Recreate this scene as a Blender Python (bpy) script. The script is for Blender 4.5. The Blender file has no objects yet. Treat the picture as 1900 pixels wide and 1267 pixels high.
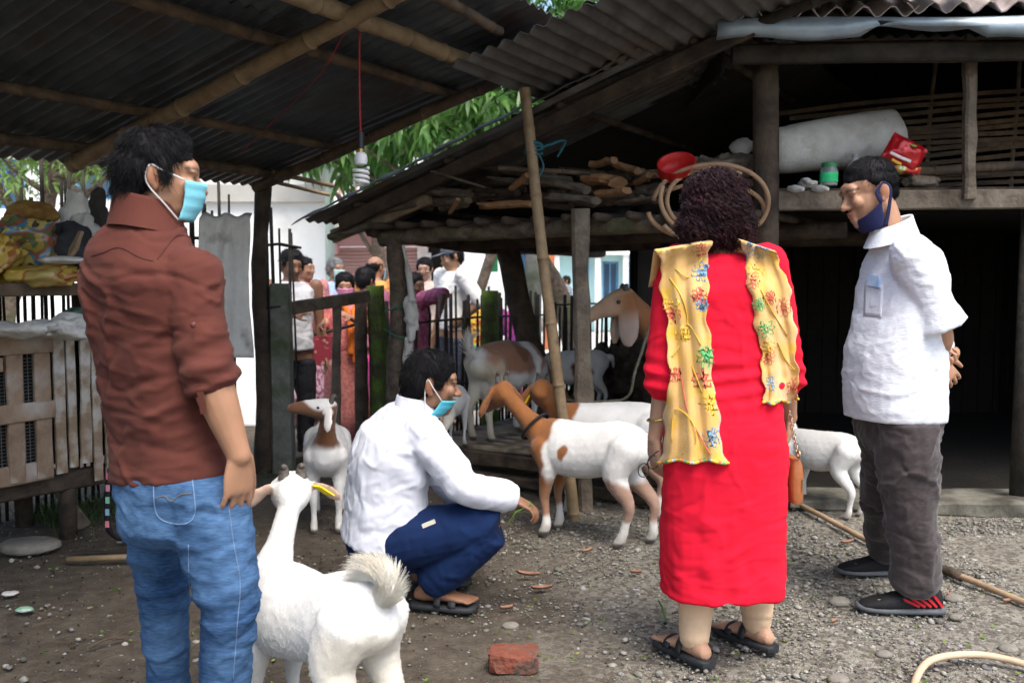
import bpy, math, random
import numpy as np
from mathutils import Vector, Matrix

random.seed(7)
rng = np.random.default_rng(11)
SC = bpy.context.scene
COL = SC.collection

# ------------------------------------------------------------------ camera
CAM_Z = 1.24
FPX = 1700.0            # focal length in pixels of a 1900 px wide frame
PITCH = math.atan((633.5 - 520.0) / FPX)
cam_d = bpy.data.cameras.new('camera')
cam_d.sensor_width = 36.0
cam_d.lens = 36.0 * FPX / 1900.0
cam_d.clip_start = 0.05
cam_d.clip_end = 600.0
cam_d.dof.use_dof = True
cam_d.dof.focus_distance = 3.2
cam_d.dof.aperture_fstop = 4.0
cam = bpy.data.objects.new('camera', cam_d)
COL.objects.link(cam)
cam.location = (0, 0, CAM_Z)
cam.rotation_euler = (math.pi / 2 - PITCH, 0, 0)
SC.camera = cam

# ------------------------------------------------------------------ sky and sun
SUN_EL, SUN_AZ = math.radians(61), math.radians(152)   # azimuth clockwise from +Y: behind the viewer, to the right
world = bpy.data.worlds.new('World')
SC.world = world
world.use_nodes = True
wn = world.node_tree.nodes
wl = world.node_tree.links
bg = wn['Background']
sky = wn.new('ShaderNodeTexSky')
sky.sky_type = 'NISHITA'
sky.sun_disc = False
sky.sun_elevation = SUN_EL
sky.sun_rotation = SUN_AZ
sky.air_density = 1.0
sky.dust_density = 3.0
sky.ozone_density = 0.6
wl.new(sky.outputs[0], bg.inputs[0])
bg.inputs[1].default_value = 0.12
sun_d = bpy.data.lights.new('sun', 'SUN')
sun_d.energy = 1.5
sun_d.angle = math.radians(34)
sun_d.color = (1.0, 0.96, 0.9)
sun = bpy.data.objects.new('sun', sun_d)
COL.objects.link(sun)
sd = Vector((math.sin(SUN_AZ) * math.cos(SUN_EL), math.cos(SUN_AZ) * math.cos(SUN_EL), math.sin(SUN_EL)))
sun.rotation_euler = sd.to_track_quat('Z', 'Y').to_euler()

SC.view_settings.view_transform = 'Standard'
SC.view_settings.look = 'None'
SC.view_settings.exposure = 1.52
SC.view_settings.gamma = 1.0
SC.view_settings.use_curve_mapping = False
SC.render.engine = 'CYCLES'
SC.cycles.use_denoising = True
SC.cycles.max_bounces = 6
SC.cycles.diffuse_bounces = 3
SC.cycles.use_adaptive_sampling = True
SC.cycles.adaptive_threshold = 0.03
SC.cycles.sample_clamp_indirect = 6.0

# ------------------------------------------------------------------ picking points of the place
cP, sP = math.cos(PITCH), math.sin(PITCH)
def ray(px, py):
    x = (px - 950.0) / FPX; y = (633.5 - py) / FPX
    return np.array([x, cP + y * sP, -sP + y * cP])
def W(px, py, Y):
    d = ray(px, py); t = Y / d[1]
    return np.array([d[0] * t, Y, CAM_Z + d[2] * t])
def G(px, py, z=0.0):
    d = ray(px, py); t = (z - CAM_Z) / d[2]
    return np.array([d[0] * t, d[1] * t, z])
def A(*a): return np.array(a, float)
def nrm(v):
    v = np.asarray(v, float); n = np.linalg.norm(v)
    return v / n if n > 1e-9 else v

# ------------------------------------------------------------------ noise
def _h(i, j, k):
    n = (i.astype(np.int64) * 374761393 + j.astype(np.int64) * 668265263 + k.astype(np.int64) * 2147483647) & 0xffffffff
    n = ((n ^ (n >> 13)) * 1274126177) & 0xffffffff
    n = n ^ (n >> 16)
    return (n & 0xffff) / 32767.5 - 1.0
def vnoise(p):
    p = np.asarray(p, float); i = np.floor(p); f = p - i; f = f * f * (3 - 2 * f); i = i.astype(np.int64)
    out = 0
    for dx in (0, 1):
        wx = f[:, 0] if dx else 1 - f[:, 0]
        for dy in (0, 1):
            wy = f[:, 1] if dy else 1 - f[:, 1]
            for dz in (0, 1):
                wz = f[:, 2] if dz else 1 - f[:, 2]
                out = out + wx * wy * wz * _h(i[:, 0] + dx, i[:, 1] + dy, i[:, 2] + dz)
    return out
def fbm(p, o=3):
    s = 0; a = 1.0
    for _ in range(o):
        s = s + a * vnoise(p); p = p * 2.03 + 17.3; a *= 0.5
    return s

# ------------------------------------------------------------------ mesh building
class MB:
    def __init__(s): s.v = []; s.f = []; s.n = 0
    def add(s, v, f):
        v = np.asarray(v, float).reshape(-1, 3)
        s.v.append(v); b = s.n
        s.f.extend([[i + b for i in q] for q in f]); s.n += len(v)
        return s
    def verts(s): return np.concatenate(s.v) if s.v else np.zeros((0, 3))
    def box(s, c, size, X=None, Y=None, Z=None, jit=0.0):
        X = A(1, 0, 0) if X is None else nrm(X)
        Z = A(0, 0, 1) if Z is None else nrm(Z)
        Y = nrm(np.cross(Z, X)) if Y is None else nrm(Y)
        c = np.asarray(c, float); v = []
        for k in (-.5, .5):
            for j in (-.5, .5):
                for i in (-.5, .5):
                    v.append(c + X * i * size[0] + Y * j * size[1] + Z * k * size[2])
        v = np.array(v)
        if jit: v = v + rng.normal(0, jit, v.shape)
        return s.add(v, [(0, 2, 3, 1), (4, 5, 7, 6), (0, 1, 5, 4), (2, 6, 7, 3), (0, 4, 6, 2), (1, 3, 7, 5)])
    def beam(s, p0, p1, w, h, up=(0, 0, 1), jit=0.0):
        p0 = np.asarray(p0, float); p1 = np.asarray(p1, float)
        X = nrm(p1 - p0); Yv = nrm(np.cross(up, X)); Z = np.cross(X, Yv)
        return s.box((p0 + p1) / 2, (np.linalg.norm(p1 - p0), w, h), X, Yv, Z, jit)
    def plank(s, p0, p1, w, h, up=(0, 0, 1), seg=5, wob=0.006):
        """a board with slightly uneven, chamfered edges"""
        p0 = np.asarray(p0, float); p1 = np.asarray(p1, float)
        X = nrm(p1 - p0); Yv = nrm(np.cross(up, X)); Z = np.cross(X, Yv)
        rings = []
        c = min(w, h) * 0.18
        o = rng.uniform(0, 50)
        for i in range(seg + 1):
            t = i / seg; q = p0 + (p1 - p0) * t
            dw = wob * rng.normal(); dh = wob * .5 * rng.normal()
            q = q + Yv * wob * rng.normal() * .5
            a, b = w / 2 + dw, h / 2 + dh
            pts = [(-a + c, -b), (a - c, -b), (a, -b + c), (a, b - c), (a - c, b), (-a + c, b), (-a, b - c), (-a, -b + c)]
            rings.append(np.array([q + Yv * y + Z * z for y, z in pts]))
        return s.loft(rings)
    def loft(s, rings, cap=True, closed=True):
        n = len(rings[0]); m = len(rings)
        v = np.concatenate([np.asarray(r, float) for r in rings]); f = []
        for i in range(m - 1):
            for j in range(n if closed else n - 1):
                a = i * n + j; b = i * n + (j + 1) % n
                f.append((a, b, b + n, a + n))
        if cap and closed:
            k = len(v)
            v = np.concatenate([v, [np.mean(rings[0], 0)], [np.mean(rings[-1], 0)]])
            for j in range(n):
                f.append((k, (j + 1) % n, j)); f.append((k + 1, (m - 1) * n + j, (m - 1) * n + (j + 1) % n))
        return s.add(v, f)
    def tube(s, P, R, n=10, cap=True, flat=None, wob=0.0, ref=None):
        """tube through P with radii R; flat=(axis vector, factor) squashes it"""
        P = np.asarray(P, float); m = len(P)
        R = np.full(m, R, float) if np.isscalar(R) else np.asarray(R, float)
        T = np.gradient(P, axis=0); T = T / np.maximum(np.linalg.norm(T, axis=1), 1e-9)[:, None]
        a = A(0, 0, 1) if ref is None else nrm(ref)
        if abs(np.dot(a, T[0])) > .95: a = A(1, 0, 0)
        u = nrm(a - T[0] * np.dot(a, T[0])); rings = []
        ang = np.linspace(0, 2 * math.pi, n, endpoint=False)
        for i in range(m):
            u = nrm(u - T[i] * np.dot(u, T[i])); w = np.cross(T[i], u)
            r = R[i] * (1 + (wob * rng.normal(size=n) if wob else 0))
            ring = P[i] + (np.cos(ang) * r)[:, None] * u + (np.sin(ang) * r)[:, None] * w
            if flat is not None:
                fa = nrm(flat[0]); d = (ring - P[i]) @ fa
                ring = ring - np.outer(d * (1 - flat[1]), fa)
            rings.append(ring)
        return s.loft(rings, cap)
    def limb(s, P, R, n=14, sub=4):
        """smooth rounded limb: interpolated, with round ends"""
        P = np.asarray(P, float); R = np.asarray(R, float)
        pts, rad = spline(P, R, sub)
        d0 = nrm(pts[0] - pts[1]); d1 = nrm(pts[-1] - pts[-2])
        pre = [(pts[0] + d0 * rad[0] * k, rad[0] * q) for k, q in ((.9, .35), (.6, .78), (.25, .96))]
        post = [(pts[-1] + d1 * rad[-1] * k, rad[-1] * q) for k, q in ((.25, .96), (.6, .78), (.9, .35))]
        PP = [p for p, _ in pre] + list(pts) + [p for p, _ in post]
        RR = [r for _, r in pre] + list(rad) + [r for _, r in post]
        return s.tube(np.array(PP), np.array(RR), n)
    def ell(s, c, r, X=None, Y=None, Z=None, n=16, m=10):
        X = A(1, 0, 0) if X is None else nrm(X); Z = A(0, 0, 1) if Z is None else nrm(Z)
        Y = nrm(np.cross(Z, X)) if Y is None else nrm(Y)
        c = np.asarray(c, float); r = (r, r, r) if np.isscalar(r) else r
        rings = []
        for i in range(1, m):
            t = math.pi * i / m - math.pi / 2
            a = np.linspace(0, 2 * math.pi, n, endpoint=False)
            rings.append(c + np.outer(np.cos(a) * math.cos(t) * r[0], X) + np.outer(np.sin(a) * math.cos(t) * r[1], Y) + math.sin(t) * r[2] * Z)
        k = MB(); k.loft(rings)
        v = k.verts(); v[-2] = c - r[2] * Z; v[-1] = c + r[2] * Z
        return s.add(v, k.f)
    def grid(s, fn, nu, nv, thick=0.0):
        """fn(u, v) -> point; thick makes a closed shell"""
        P = np.array([[fn(i / nu, j / nv) for j in range(nv + 1)] for i in range(nu + 1)])
        return s.gridp(P, thick)
    def gridp(s, P, thick=0.0):
        nu, nv = P.shape[0] - 1, P.shape[1] - 1
        idx = lambda i, j: i * (nv + 1) + j
        f = [(idx(i, j), idx(i + 1, j), idx(i + 1, j + 1), idx(i, j + 1)) for i in range(nu) for j in range(nv)]
        v = P.reshape(-1, 3)
        if thick:
            du = np.gradient(P, axis=0); dv = np.gradient(P, axis=1)
            N = np.cross(du, dv); N = N / np.maximum(np.linalg.norm(N, axis=2), 1e-12)[..., None]
            v2 = (P - N * thick).reshape(-1, 3); k = len(v)
            f = f + [(a + k, d + k, c + k, b + k) for a, b, c, d in f]
            bd = [idx(i, 0) for i in range(nu)] + [idx(nu, j) for j in range(nv)] + [idx(i, nv) for i in range(nu, 0, -1)] + [idx(0, j) for j in range(nv, 0, -1)]
            for q in range(len(bd)):
                a, b = bd[q], bd[(q + 1) % len(bd)]
                f.append((b, a, a + k, b + k))
            v = np.concatenate([v, v2])
        return s.add(v, f)

def spline(P, R, sub=4):
    P = np.asarray(P, float); R = np.asarray(R, float); m = len(P)
    pts, rad = [], []
    for i in range(m - 1):
        p0 = P[max(i - 1, 0)]; p1 = P[i]; p2 = P[i + 1]; p3 = P[min(i + 2, m - 1)]
        r0 = R[max(i - 1, 0)]; r1 = R[i]; r2 = R[i + 1]; r3 = R[min(i + 2, m - 1)]
        for j in range(sub):
            t = j / sub
            h = lambda a, b, c, d: .5 * (2 * b + (c - a) * t + (2 * a - 5 * b + 4 * c - d) * t * t + (3 * b - a - 3 * c + d) * t ** 3)
            pts.append(h(p0, p1, p2, p3)); rad.append(h(r0, r1, r2, r3))
    pts.append(P[-1]); rad.append(R[-1])
    return np.array(pts), np.array(rad)
def path(*pts, sub=6):
    p, _ = spline(np.array(pts, float), np.zeros(len(pts)), sub); return p

def mesh_from(name, v, f):
    me = bpy.data.meshes.new(name)
    v = np.asarray(v, np.float32)
    if isinstance(f, np.ndarray) and len(f):
        n, k = f.shape; me.vertices.add(len(v)); me.vertices.foreach_set('co', v.ravel()); me.loops.add(n * k); me.loops.foreach_set('vertex_index', f.astype(np.int32).ravel())
        me.polygons.add(n); me.polygons.foreach_set('loop_start', np.arange(0, n * k, k, dtype=np.int32)); me.update(calc_edges=True)
    else:
        me.from_pydata(v.tolist(), [], f); me.update()
    return me
def props(o, label=None, cat=None, group=None, kind=None):
    if label: o['label'] = label
    if cat: o['category'] = cat
    if group: o['group'] = group
    if kind: o['kind'] = kind
    return o
def wloc(o):
    p = A(0, 0, 0)
    while o is not None: p = p + np.array(o.location); o = o.parent
    return p
def mk(name, mb, mat, parent=None, label=None, cat=None, group=None, kind=None, smooth=False, origin=None, col=None, autos=None):
    v = mb.verts() if isinstance(mb, MB) else np.asarray(mb[0], float)
    f = mb.f if isinstance(mb, MB) else mb[1]
    if origin is None:
        lo, hi = v.min(0), v.max(0); origin = A((lo[0] + hi[0]) / 2, (lo[1] + hi[1]) / 2, lo[2])
    origin = np.asarray(origin, float)
    me = mesh_from(name, v - origin, f)
    if mat is not None: me.materials.append(mat)
    if smooth: me.polygons.foreach_set('use_smooth', np.ones(len(me.polygons), bool))
    if col is not None:
        at = me.color_attributes.new('Col', 'FLOAT_COLOR', 'POINT')
        c = np.ones((len(v), 4)); c[:, :3] = col
        at.data.foreach_set('color', c.ravel())
    if autos:
        try: me.set_sharp_from_angle(angle=math.radians(autos))
        except Exception: pass
    o = bpy.data.objects.new(name, me); COL.objects.link(o)
    if parent is not None:
        o.parent = parent; o.location = origin - wloc(parent)
    else: o.location = origin
    return props(o, label, cat, group, kind)
def root(name, loc, label, cat, group=None, kind=None):
    o = bpy.data.objects.new(name, None); COL.objects.link(o)
    o.empty_display_size = .1; o.location = np.asarray(loc, float)
    return props(o, label, cat, group, kind)
def remesh(mb, vox, smooth=3, fac=.5):
    me = mesh_from('tmp', mb.verts(), mb.f)
    ob = bpy.data.objects.new('tmp', me); COL.objects.link(ob)
    m = ob.modifiers.new('r', 'REMESH'); m.mode = 'VOXEL'; m.voxel_size = vox
    if smooth:
        m2 = ob.modifiers.new('s', 'SMOOTH'); m2.factor = fac; m2.iterations = smooth
    dg = bpy.context.evaluated_depsgraph_get(); ev = ob.evaluated_get(dg)
    em = ev.to_mesh()
    n = len(em.vertices); v = np.empty(n * 3); em.vertices.foreach_get('co', v)
    N = np.empty(n * 3); em.vertex_normals.foreach_get('vector', N)
    nl = len(em.loops); li = np.empty(nl, int); em.loops.foreach_get('vertex_index', li)
    npo = len(em.polygons); ls = np.empty(npo, int); em.polygons.foreach_get('loop_start', ls)
    lt = np.empty(npo, int); em.polygons.foreach_get('loop_total', lt)
    f = li.reshape(-1, 4) if lt.min() == lt.max() == 4 else [li[a:a + b].tolist() for a, b in zip(ls, lt)]
    ev.to_mesh_clear(); bpy.data.objects.remove(ob); bpy.data.meshes.remove(me)
    return v.reshape(-1, 3), f, N.reshape(-1, 3)
def strands(S, r0, r1=None):
    """S (n, k, 3) polylines -> one mesh of thin three-sided blades"""
    S = np.asarray(S, float); n, k, _ = S.shape
    T = np.gradient(S, axis=1); T /= np.maximum(np.linalg.norm(T, axis=2), 1e-9)[..., None]
    a = np.where(np.abs(T[..., 2:3]) > .9, A(1, 0, 0), A(0, 0, 1))
    U = np.cross(T, a); U /= np.maximum(np.linalg.norm(U, axis=2), 1e-9)[..., None]; Wv = np.cross(T, U)
    r1 = r0 * .3 if r1 is None else r1
    r = np.linspace(r0, r1, k)[None, :, None]
    vs = np.stack([S + r * (math.cos(q) * U + math.sin(q) * Wv) for q in (0, 2.094, 4.189)], axis=2)
    v = vs.reshape(-1, 3)
    b = (np.arange(n)[:, None] * k + np.arange(k - 1)[None, :]).ravel() * 3
    f = np.concatenate([np.stack([b + i, b + (i + 1) % 3, b + 3 + (i + 1) % 3, b + 3 + i], 1) for i in range(3)])
    return v, f

# ------------------------------------------------------------------ materials
def _new(name):
    m = bpy.data.materials.new(name); m.use_nodes = True
    nt = m.node_tree; b = nt.nodes['Principled BSDF']
    return m, nt, b
def M(name, c1, c2=None, scale=6.0, detail=5, rough=.8, bump=.15, bscale=None, stretch=(1, 1, 1), metal=0.0, c3=None, c3s=2.0, c3t=.6,
      bstretch=None, sheen=0.0, spec=.3, trans=0.0, alpha=1.0, contrast=(.35, .65), subsurf=0.0, wave=None, rvar=.1):
    m, nt, b = _new(name); N = nt.nodes; L = nt.links
    tc = N.new('ShaderNodeTexCoord'); mp = N.new('ShaderNodeMapping'); mp.inputs['Scale'].default_value = stretch
    L.new(tc.outputs['Object'], mp.inputs[0])
    c1 = tuple(c1) + (1,); c2 = tuple(c2) + (1,) if c2 is not None else tuple(min(1, x * .72) for x in c1[:3]) + (1,)
    nz = N.new('ShaderNodeTexNoise'); nz.inputs['Scale'].default_value = scale; nz.inputs['Detail'].default_value = detail
    nz.inputs['Roughness'].default_value = .62
    L.new(mp.outputs[0], nz.inputs['Vector'])
    rp = N.new('ShaderNodeValToRGB'); rp.color_ramp.elements[0].position = contrast[0]; rp.color_ramp.elements[1].position = contrast[1]
    rp.color_ramp.elements[0].color = c2; rp.color_ramp.elements[1].color = c1
    L.new(nz.outputs['Fac'], rp.inputs[0]); out = rp.outputs[0]
    if c3 is not None:
        n3 = N.new('ShaderNodeTexNoise'); n3.inputs['Scale'].default_value = c3s; n3.inputs['Detail'].default_value = 6
        L.new(tc.outputs['Object'], n3.inputs['Vector'])
        r3 = N.new('ShaderNodeValToRGB'); r3.color_ramp.elements[0].position = c3t - .06; r3.color_ramp.elements[1].position = c3t + .1
        L.new(n3.outputs['Fac'], r3.inputs[0])
        mx = N.new('ShaderNodeMix'); mx.data_type = 'RGBA'
        L.new(r3.outputs[0], mx.inputs[0]); L.new(out, mx.inputs[6]); mx.inputs[7].default_value = tuple(c3) + (1,)
        out = mx.outputs[2]
    L.new(out, b.inputs['Base Color'])
    mr = N.new('ShaderNodeMapRange'); mr.inputs[3].default_value = max(0, rough - rvar); mr.inputs[4].default_value = min(1, rough + rvar)
    L.new(nz.outputs['Fac'], mr.inputs[0]); L.new(mr.outputs[0], b.inputs['Roughness'])
    b.inputs['Metallic'].default_value = metal
    b.inputs['Specular IOR Level'].default_value = spec
    if sheen: b.inputs['Sheen Weight'].default_value = sheen
    if trans: b.inputs['Transmission Weight'].default_value = trans
    if alpha < 1: b.inputs['Alpha'].default_value = alpha
    if subsurf:
        b.inputs['Subsurface Weight'].default_value = subsurf; b.inputs['Subsurface Radius'].default_value = (.02, .008, .004); b.inputs['Subsurface Scale'].default_value = .4
    if bump:
        m2 = N.new('ShaderNodeMapping'); m2.inputs['Scale'].default_value = bstretch or stretch
        L.new(tc.outputs['Object'], m2.inputs[0])
        if wave:
            nb = N.new('ShaderNodeTexWave'); nb.inputs['Scale'].default_value = wave; nb.inputs['Distortion'].default_value = 2.0; nb.inputs['Detail'].default_value = 2
        else:
            nb = N.new('ShaderNodeTexNoise'); nb.inputs['Scale'].default_value = bscale or scale * 5; nb.inputs['Detail'].default_value = 4
        L.new(m2.outputs[0], nb.inputs['Vector'])
        bp = N.new('ShaderNodeBump'); bp.inputs['Strength'].default_value = bump; bp.inputs['Distance'].default_value = .02
        L.new(nb.outputs['Fac'], bp.inputs['Height']); L.new(bp.outputs[0], b.inputs['Normal'])
    return m
def VC(name, rough=.7, bump=.1, bscale=120, sheen=0.0, spec=.3, subsurf=0.0, var=.12, vscale=25, stretch=(1, 1, 1), bdist=.01):
    """colour from the mesh's own colour attribute, with fine variation"""
    m, nt, b = _new(name); N = nt.nodes; L = nt.links
    at = N.new('ShaderNodeVertexColor'); at.layer_name = 'Col'
    tc = N.new('ShaderNodeTexCoord'); mp = N.new('ShaderNodeMapping'); mp.inputs['Scale'].default_value = stretch
    L.new(tc.outputs['Object'], mp.inputs[0])
    nz = N.new('ShaderNodeTexNoise'); nz.inputs['Scale'].default_value = vscale; nz.inputs['Detail'].default_value = 5
    L.new(mp.outputs[0], nz.inputs['Vector'])
    mr = N.new('ShaderNodeMapRange'); mr.inputs[1].default_value = .3; mr.inputs[2].default_value = .7
    mr.inputs[3].default_value = 1 - var; mr.inputs[4].default_value = 1 + var * .4
    L.new(nz.outputs['Fac'], mr.inputs[0])
    mx = N.new('ShaderNodeVectorMath'); mx.operation = 'SCALE'
    L.new(at.outputs[0], mx.inputs[0]); L.new(mr.outputs[0], mx.inputs[3]); L.new(mx.outputs[0], b.inputs['Base Color'])
    b.inputs['Roughness'].default_value = rough; b.inputs['Specular IOR Level'].default_value = spec
    if sheen: b.inputs['Sheen Weight'].default_value = sheen
    if subsurf:
        b.inputs['Subsurface Weight'].default_value = subsurf; b.inputs['Subsurface Radius'].default_value = (.02, .008, .004); b.inputs['Subsurface Scale'].default_value = .3
    nb = N.new('ShaderNodeTexNoise'); nb.inputs['Scale'].default_value = bscale; nb.inputs['Detail'].default_value = 3
    L.new(mp.outputs[0], nb.inputs['Vector'])
    bp = N.new('ShaderNodeBump'); bp.inputs['Strength'].default_value = bump; bp.inputs['Distance'].default_value = bdist
    L.new(nb.outputs['Fac'], bp.inputs['Height']); L.new(bp.outputs[0], b.inputs['Normal'])
    return m

m_dark_wood = M('weathered_dark_wood', (.09, .065, .045), (.03, .022, .017), 8, stretch=(1, 1, 1), rough=.9, bump=.5, bscale=40)
m_grey_wood = M('weathered_grey_wood', (.2, .165, .125), (.09, .07, .052), 10, rough=.9, bump=.5, bscale=45, c3=(.05, .04, .03), c3s=5, c3t=.6)
m_log = M('bark_log', (.17, .13, .095), (.06, .045, .034), 14, rough=.95, bump=.7, bscale=40, c3=(.1, .11, .05), c3s=3, c3t=.62)
m_bamboo = M('dry_bamboo', (.29, .21, .12), (.17, .115, .062), 9, rough=.6, bump=.15, bscale=60, c3=(.1, .07, .04), c3s=9, c3t=.63)
m_bamboo_old = M('old_bamboo', (.13, .09, .055), (.06, .042, .028), 9, rough=.75, bump=.3, bscale=60, c3=(.04, .03, .022), c3s=6, c3t=.58)
m_black_bamboo = M('blackened_bamboo', (.045, .037, .028), (.018, .016, .013), 12, rough=.85, bump=.3)
m_tin_under = M('corrugated_iron_underside', (.13, .15, .165), (.07, .08, .088), 3, stretch=(1, 1, 1), rough=.45, bump=.06, metal=.55, c3=(.07, .035, .022), c3s=1.6, c3t=.6, spec=.4)
m_tin_grey = M('weathered_corrugated_iron', (.17, .17, .165), (.075, .07, .066), 4, rough=.7, bump=.15, metal=.2, c3=(.11, .07, .045), c3s=2.2, c3t=.58)
m_tin_light = M('galvanised_flashing', (.36, .44, .5), (.25, .31, .36), 5, rough=.45, bump=.05, metal=.35, c3=(.2, .19, .17), c3s=5, c3t=.64)
m_fibre = M('fibre_cement_roof', (.42, .36, .33), (.27, .22, .2), 6, rough=.9, bump=.3, c3=(.09, .07, .055), c3s=3.5, c3t=.6)
m_concrete = M('mossy_concrete', (.22, .22, .19), (.12, .125, .1), 9, rough=.95, bump=.4, c3=(.06, .085, .03), c3s=4, c3t=.56)
m_moss = M('mossy_wood', (.12, .19, .03), (.06, .085, .022), 12, rough=1, bump=.8, bscale=70, c3=(.06, .05, .035), c3s=5, c3t=.55)
m_step = M('damp_concrete_step', (.2, .19, .155), (.1, .095, .075), 6, rough=.9, bump=.4, c3=(.05, .045, .035), c3s=4, c3t=.55)
m_woven = M('split_bamboo_lath', (.12, .08, .045), (.055, .036, .022), 10, rough=.8, bump=.3, c3=(.05, .036, .026), c3s=4, c3t=.55)
m_red_cord = M('red_cord', (.35, .03, .03), rough=.6, bump=0)
m_blue_rope = M('teal_rope', (.02, .12, .15), rough=.8, bump=.3)
m_green_rope = M('green_twine', (.03, .2, .13), rough=.8, bump=.3)
m_white_plastic = M('white_plastic', (.75, .76, .76), (.66, .67, .68), 5, rough=.4, bump=.02)
m_black_plastic = M('black_plastic', (.02, .02, .022), rough=.4, bump=0)

# ------------------------------------------------------------------ the yard's own axes: along the eaves (U) and up the roof slopes (V)
U = A(.525, .851, 0); V = A(.851, -.525, 0)
U /= np.linalg.norm(U); V = A(U[1], -U[0], 0)
C0 = A(-1.586, 5.86, 0); C2 = A(-1.2, 5.9, 0)
def L0(u, v, z=0.0): return C0 + U * u + V * v + A(0, 0, z)
def L2(u, v, z=0.0): return C2 + U * u + V * v + A(0, 0, z)
def hr(v): return 1.86 + .24 * v
def hh(v): return 1.63 + .325 * v

# ------------------------------------------------------------------ ground
def gz(x, y): return -0.13 * np.clip((y - 6.2) / 1.6, 0, 1)
def ground_mesh():
    xs = np.concatenate([[-150, -60, -25, -12], np.linspace(-6, 6, 97), [12, 25, 60, 150]])
    ys = np.concatenate([[-60, -20, -6], np.linspace(-1, 10, 101), [14, 20, 30, 50, 90, 160, 300]])
    Xg, Yg = np.meshgrid(xs, ys, indexing='ij')
    P = np.stack([Xg.ravel(), Yg.ravel(), np.zeros(Xg.size)], 1)
    near = np.clip(1 - np.maximum(np.abs(P[:, 0]) - 6, 0) / 3, 0, 1) * np.clip(1 - np.maximum(P[:, 1] - 9, 0) / 2, 0, 1)
    P[:, 2] = gz(P[:, 0], P[:, 1]) + near * (.012 * fbm(P * 1.7, 3) + .006 * fbm(P * 7 + 5, 2)) - .008
    return P.reshape(Xg.shape + (3,))
m_g, nt, b = _new('packed_earth_and_gravel')
N = nt.nodes; L = nt.links
tc = N.new('ShaderNodeTexCoord')
def _nz(sc, det, off=(0, 0, 0)):
    mp = N.new('ShaderNodeMapping'); mp.inputs['Location'].default_value = off; L.new(tc.outputs['Object'], mp.inputs[0])
    n = N.new('ShaderNodeTexNoise'); n.inputs['Scale'].default_value = sc; n.inputs['Detail'].default_value = det; n.inputs['Roughness'].default_value = .65
    L.new(mp.outputs[0], n.inputs['Vector']); return n
def _ramp(src, a, b_, ca, cb):
    r = N.new('ShaderNodeValToRGB'); r.color_ramp.elements[0].position = a; r.color_ramp.elements[1].position = b_
    r.color_ramp.elements[0].color = tuple(ca) + (1,); r.color_ramp.elements[1].color = tuple(cb) + (1,); L.new(src, r.inputs[0]); return r
def _mix(fac, x, y):
    m = N.new('ShaderNodeMix'); m.data_type = 'RGBA'
    if isinstance(fac, float): m.inputs[0].default_value = fac
    else: L.new(fac, m.inputs[0])
    for s_, q in ((6, x), (7, y)):
        if isinstance(q, tuple): m.inputs[s_].default_value = q + (1,)
        else: L.new(q, m.inputs[s_])
    return m.outputs[2]
n1 = _nz(1.6, 8); n2 = _nz(14, 6, (3, 1, 0)); n3 = _nz(90, 3, (9, 2, 0))
earth = _ramp(n1.outputs['Fac'], .35, .68, (.058, .044, .031), (.125, .098, .068)).outputs[0]
fine = _ramp(n2.outputs['Fac'], .4, .7, (.05, .042, .034), (.16, .142, .115)).outputs[0]
c = _mix(.45, earth, fine)
vor = N.new('ShaderNodeTexVoronoi'); vor.inputs['Scale'].default_value = 55; L.new(tc.outputs['Object'], vor.inputs['Vector'])
grit = _ramp(vor.outputs['Color'], .2, .8, (.12, .105, .085), (.32, .3, .25)).outputs[0]
# gravel was tipped on the right hand side of the yard
sx = N.new('ShaderNodeSeparateXYZ'); L.new(tc.outputs['Object'], sx.inputs[0])
ma = N.new('ShaderNodeMath'); ma.operation = 'MULTIPLY_ADD'; ma.inputs[1].default_value = .55; ma.inputs[2].default_value = .1; L.new(sx.outputs[0], ma.inputs[0])
mb_ = N.new('ShaderNodeMath'); mb_.operation = 'ADD'; L.new(ma.outputs[0], mb_.inputs[0]); L.new(n1.outputs['Fac'], mb_.inputs[1])
gm = _ramp(mb_.outputs[0], .55, .95, (0, 0, 0), (.8, .8, .8)).outputs[0]
c = _mix(gm, c, grit)
L.new(c, b.inputs['Base Color']); b.inputs['Roughness'].default_value = .92; b.inputs['Specular IOR Level'].default_value = .25
bp = N.new('ShaderNodeBump'); bp.inputs['Strength'].default_value = .7; bp.inputs['Distance'].default_value = .02
L.new(n3.outputs['Fac'], bp.inputs['Height']); bp2 = N.new('ShaderNodeBump'); bp2.inputs['Strength'].default_value = .6; bp2.inputs['Distance'].default_value = .04
L.new(n2.outputs['Fac'], bp2.inputs['Height']); L.new(bp.outputs[0], bp2.inputs['Normal']); L.new(bp2.outputs[0], b.inputs['Normal'])
g = MB(); g.gridp(ground_mesh())
mk('ground', g, m_g, kind='structure', smooth=True, origin=(0, 0, 0))
m_road = M('pale_concrete_road', (.55, .53, .49), (.45, .43, .39), 4, rough=.9, bump=.2)
g = MB(); g.gridp(np.array([[[x, y, -.128 + .012] for y in np.linspace(8.6, 24, 8)] for x in np.linspace(-40, 40, 20)]), .02)
mk('road', g, m_road, kind='structure', origin=(0, 9, -.13))

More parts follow.
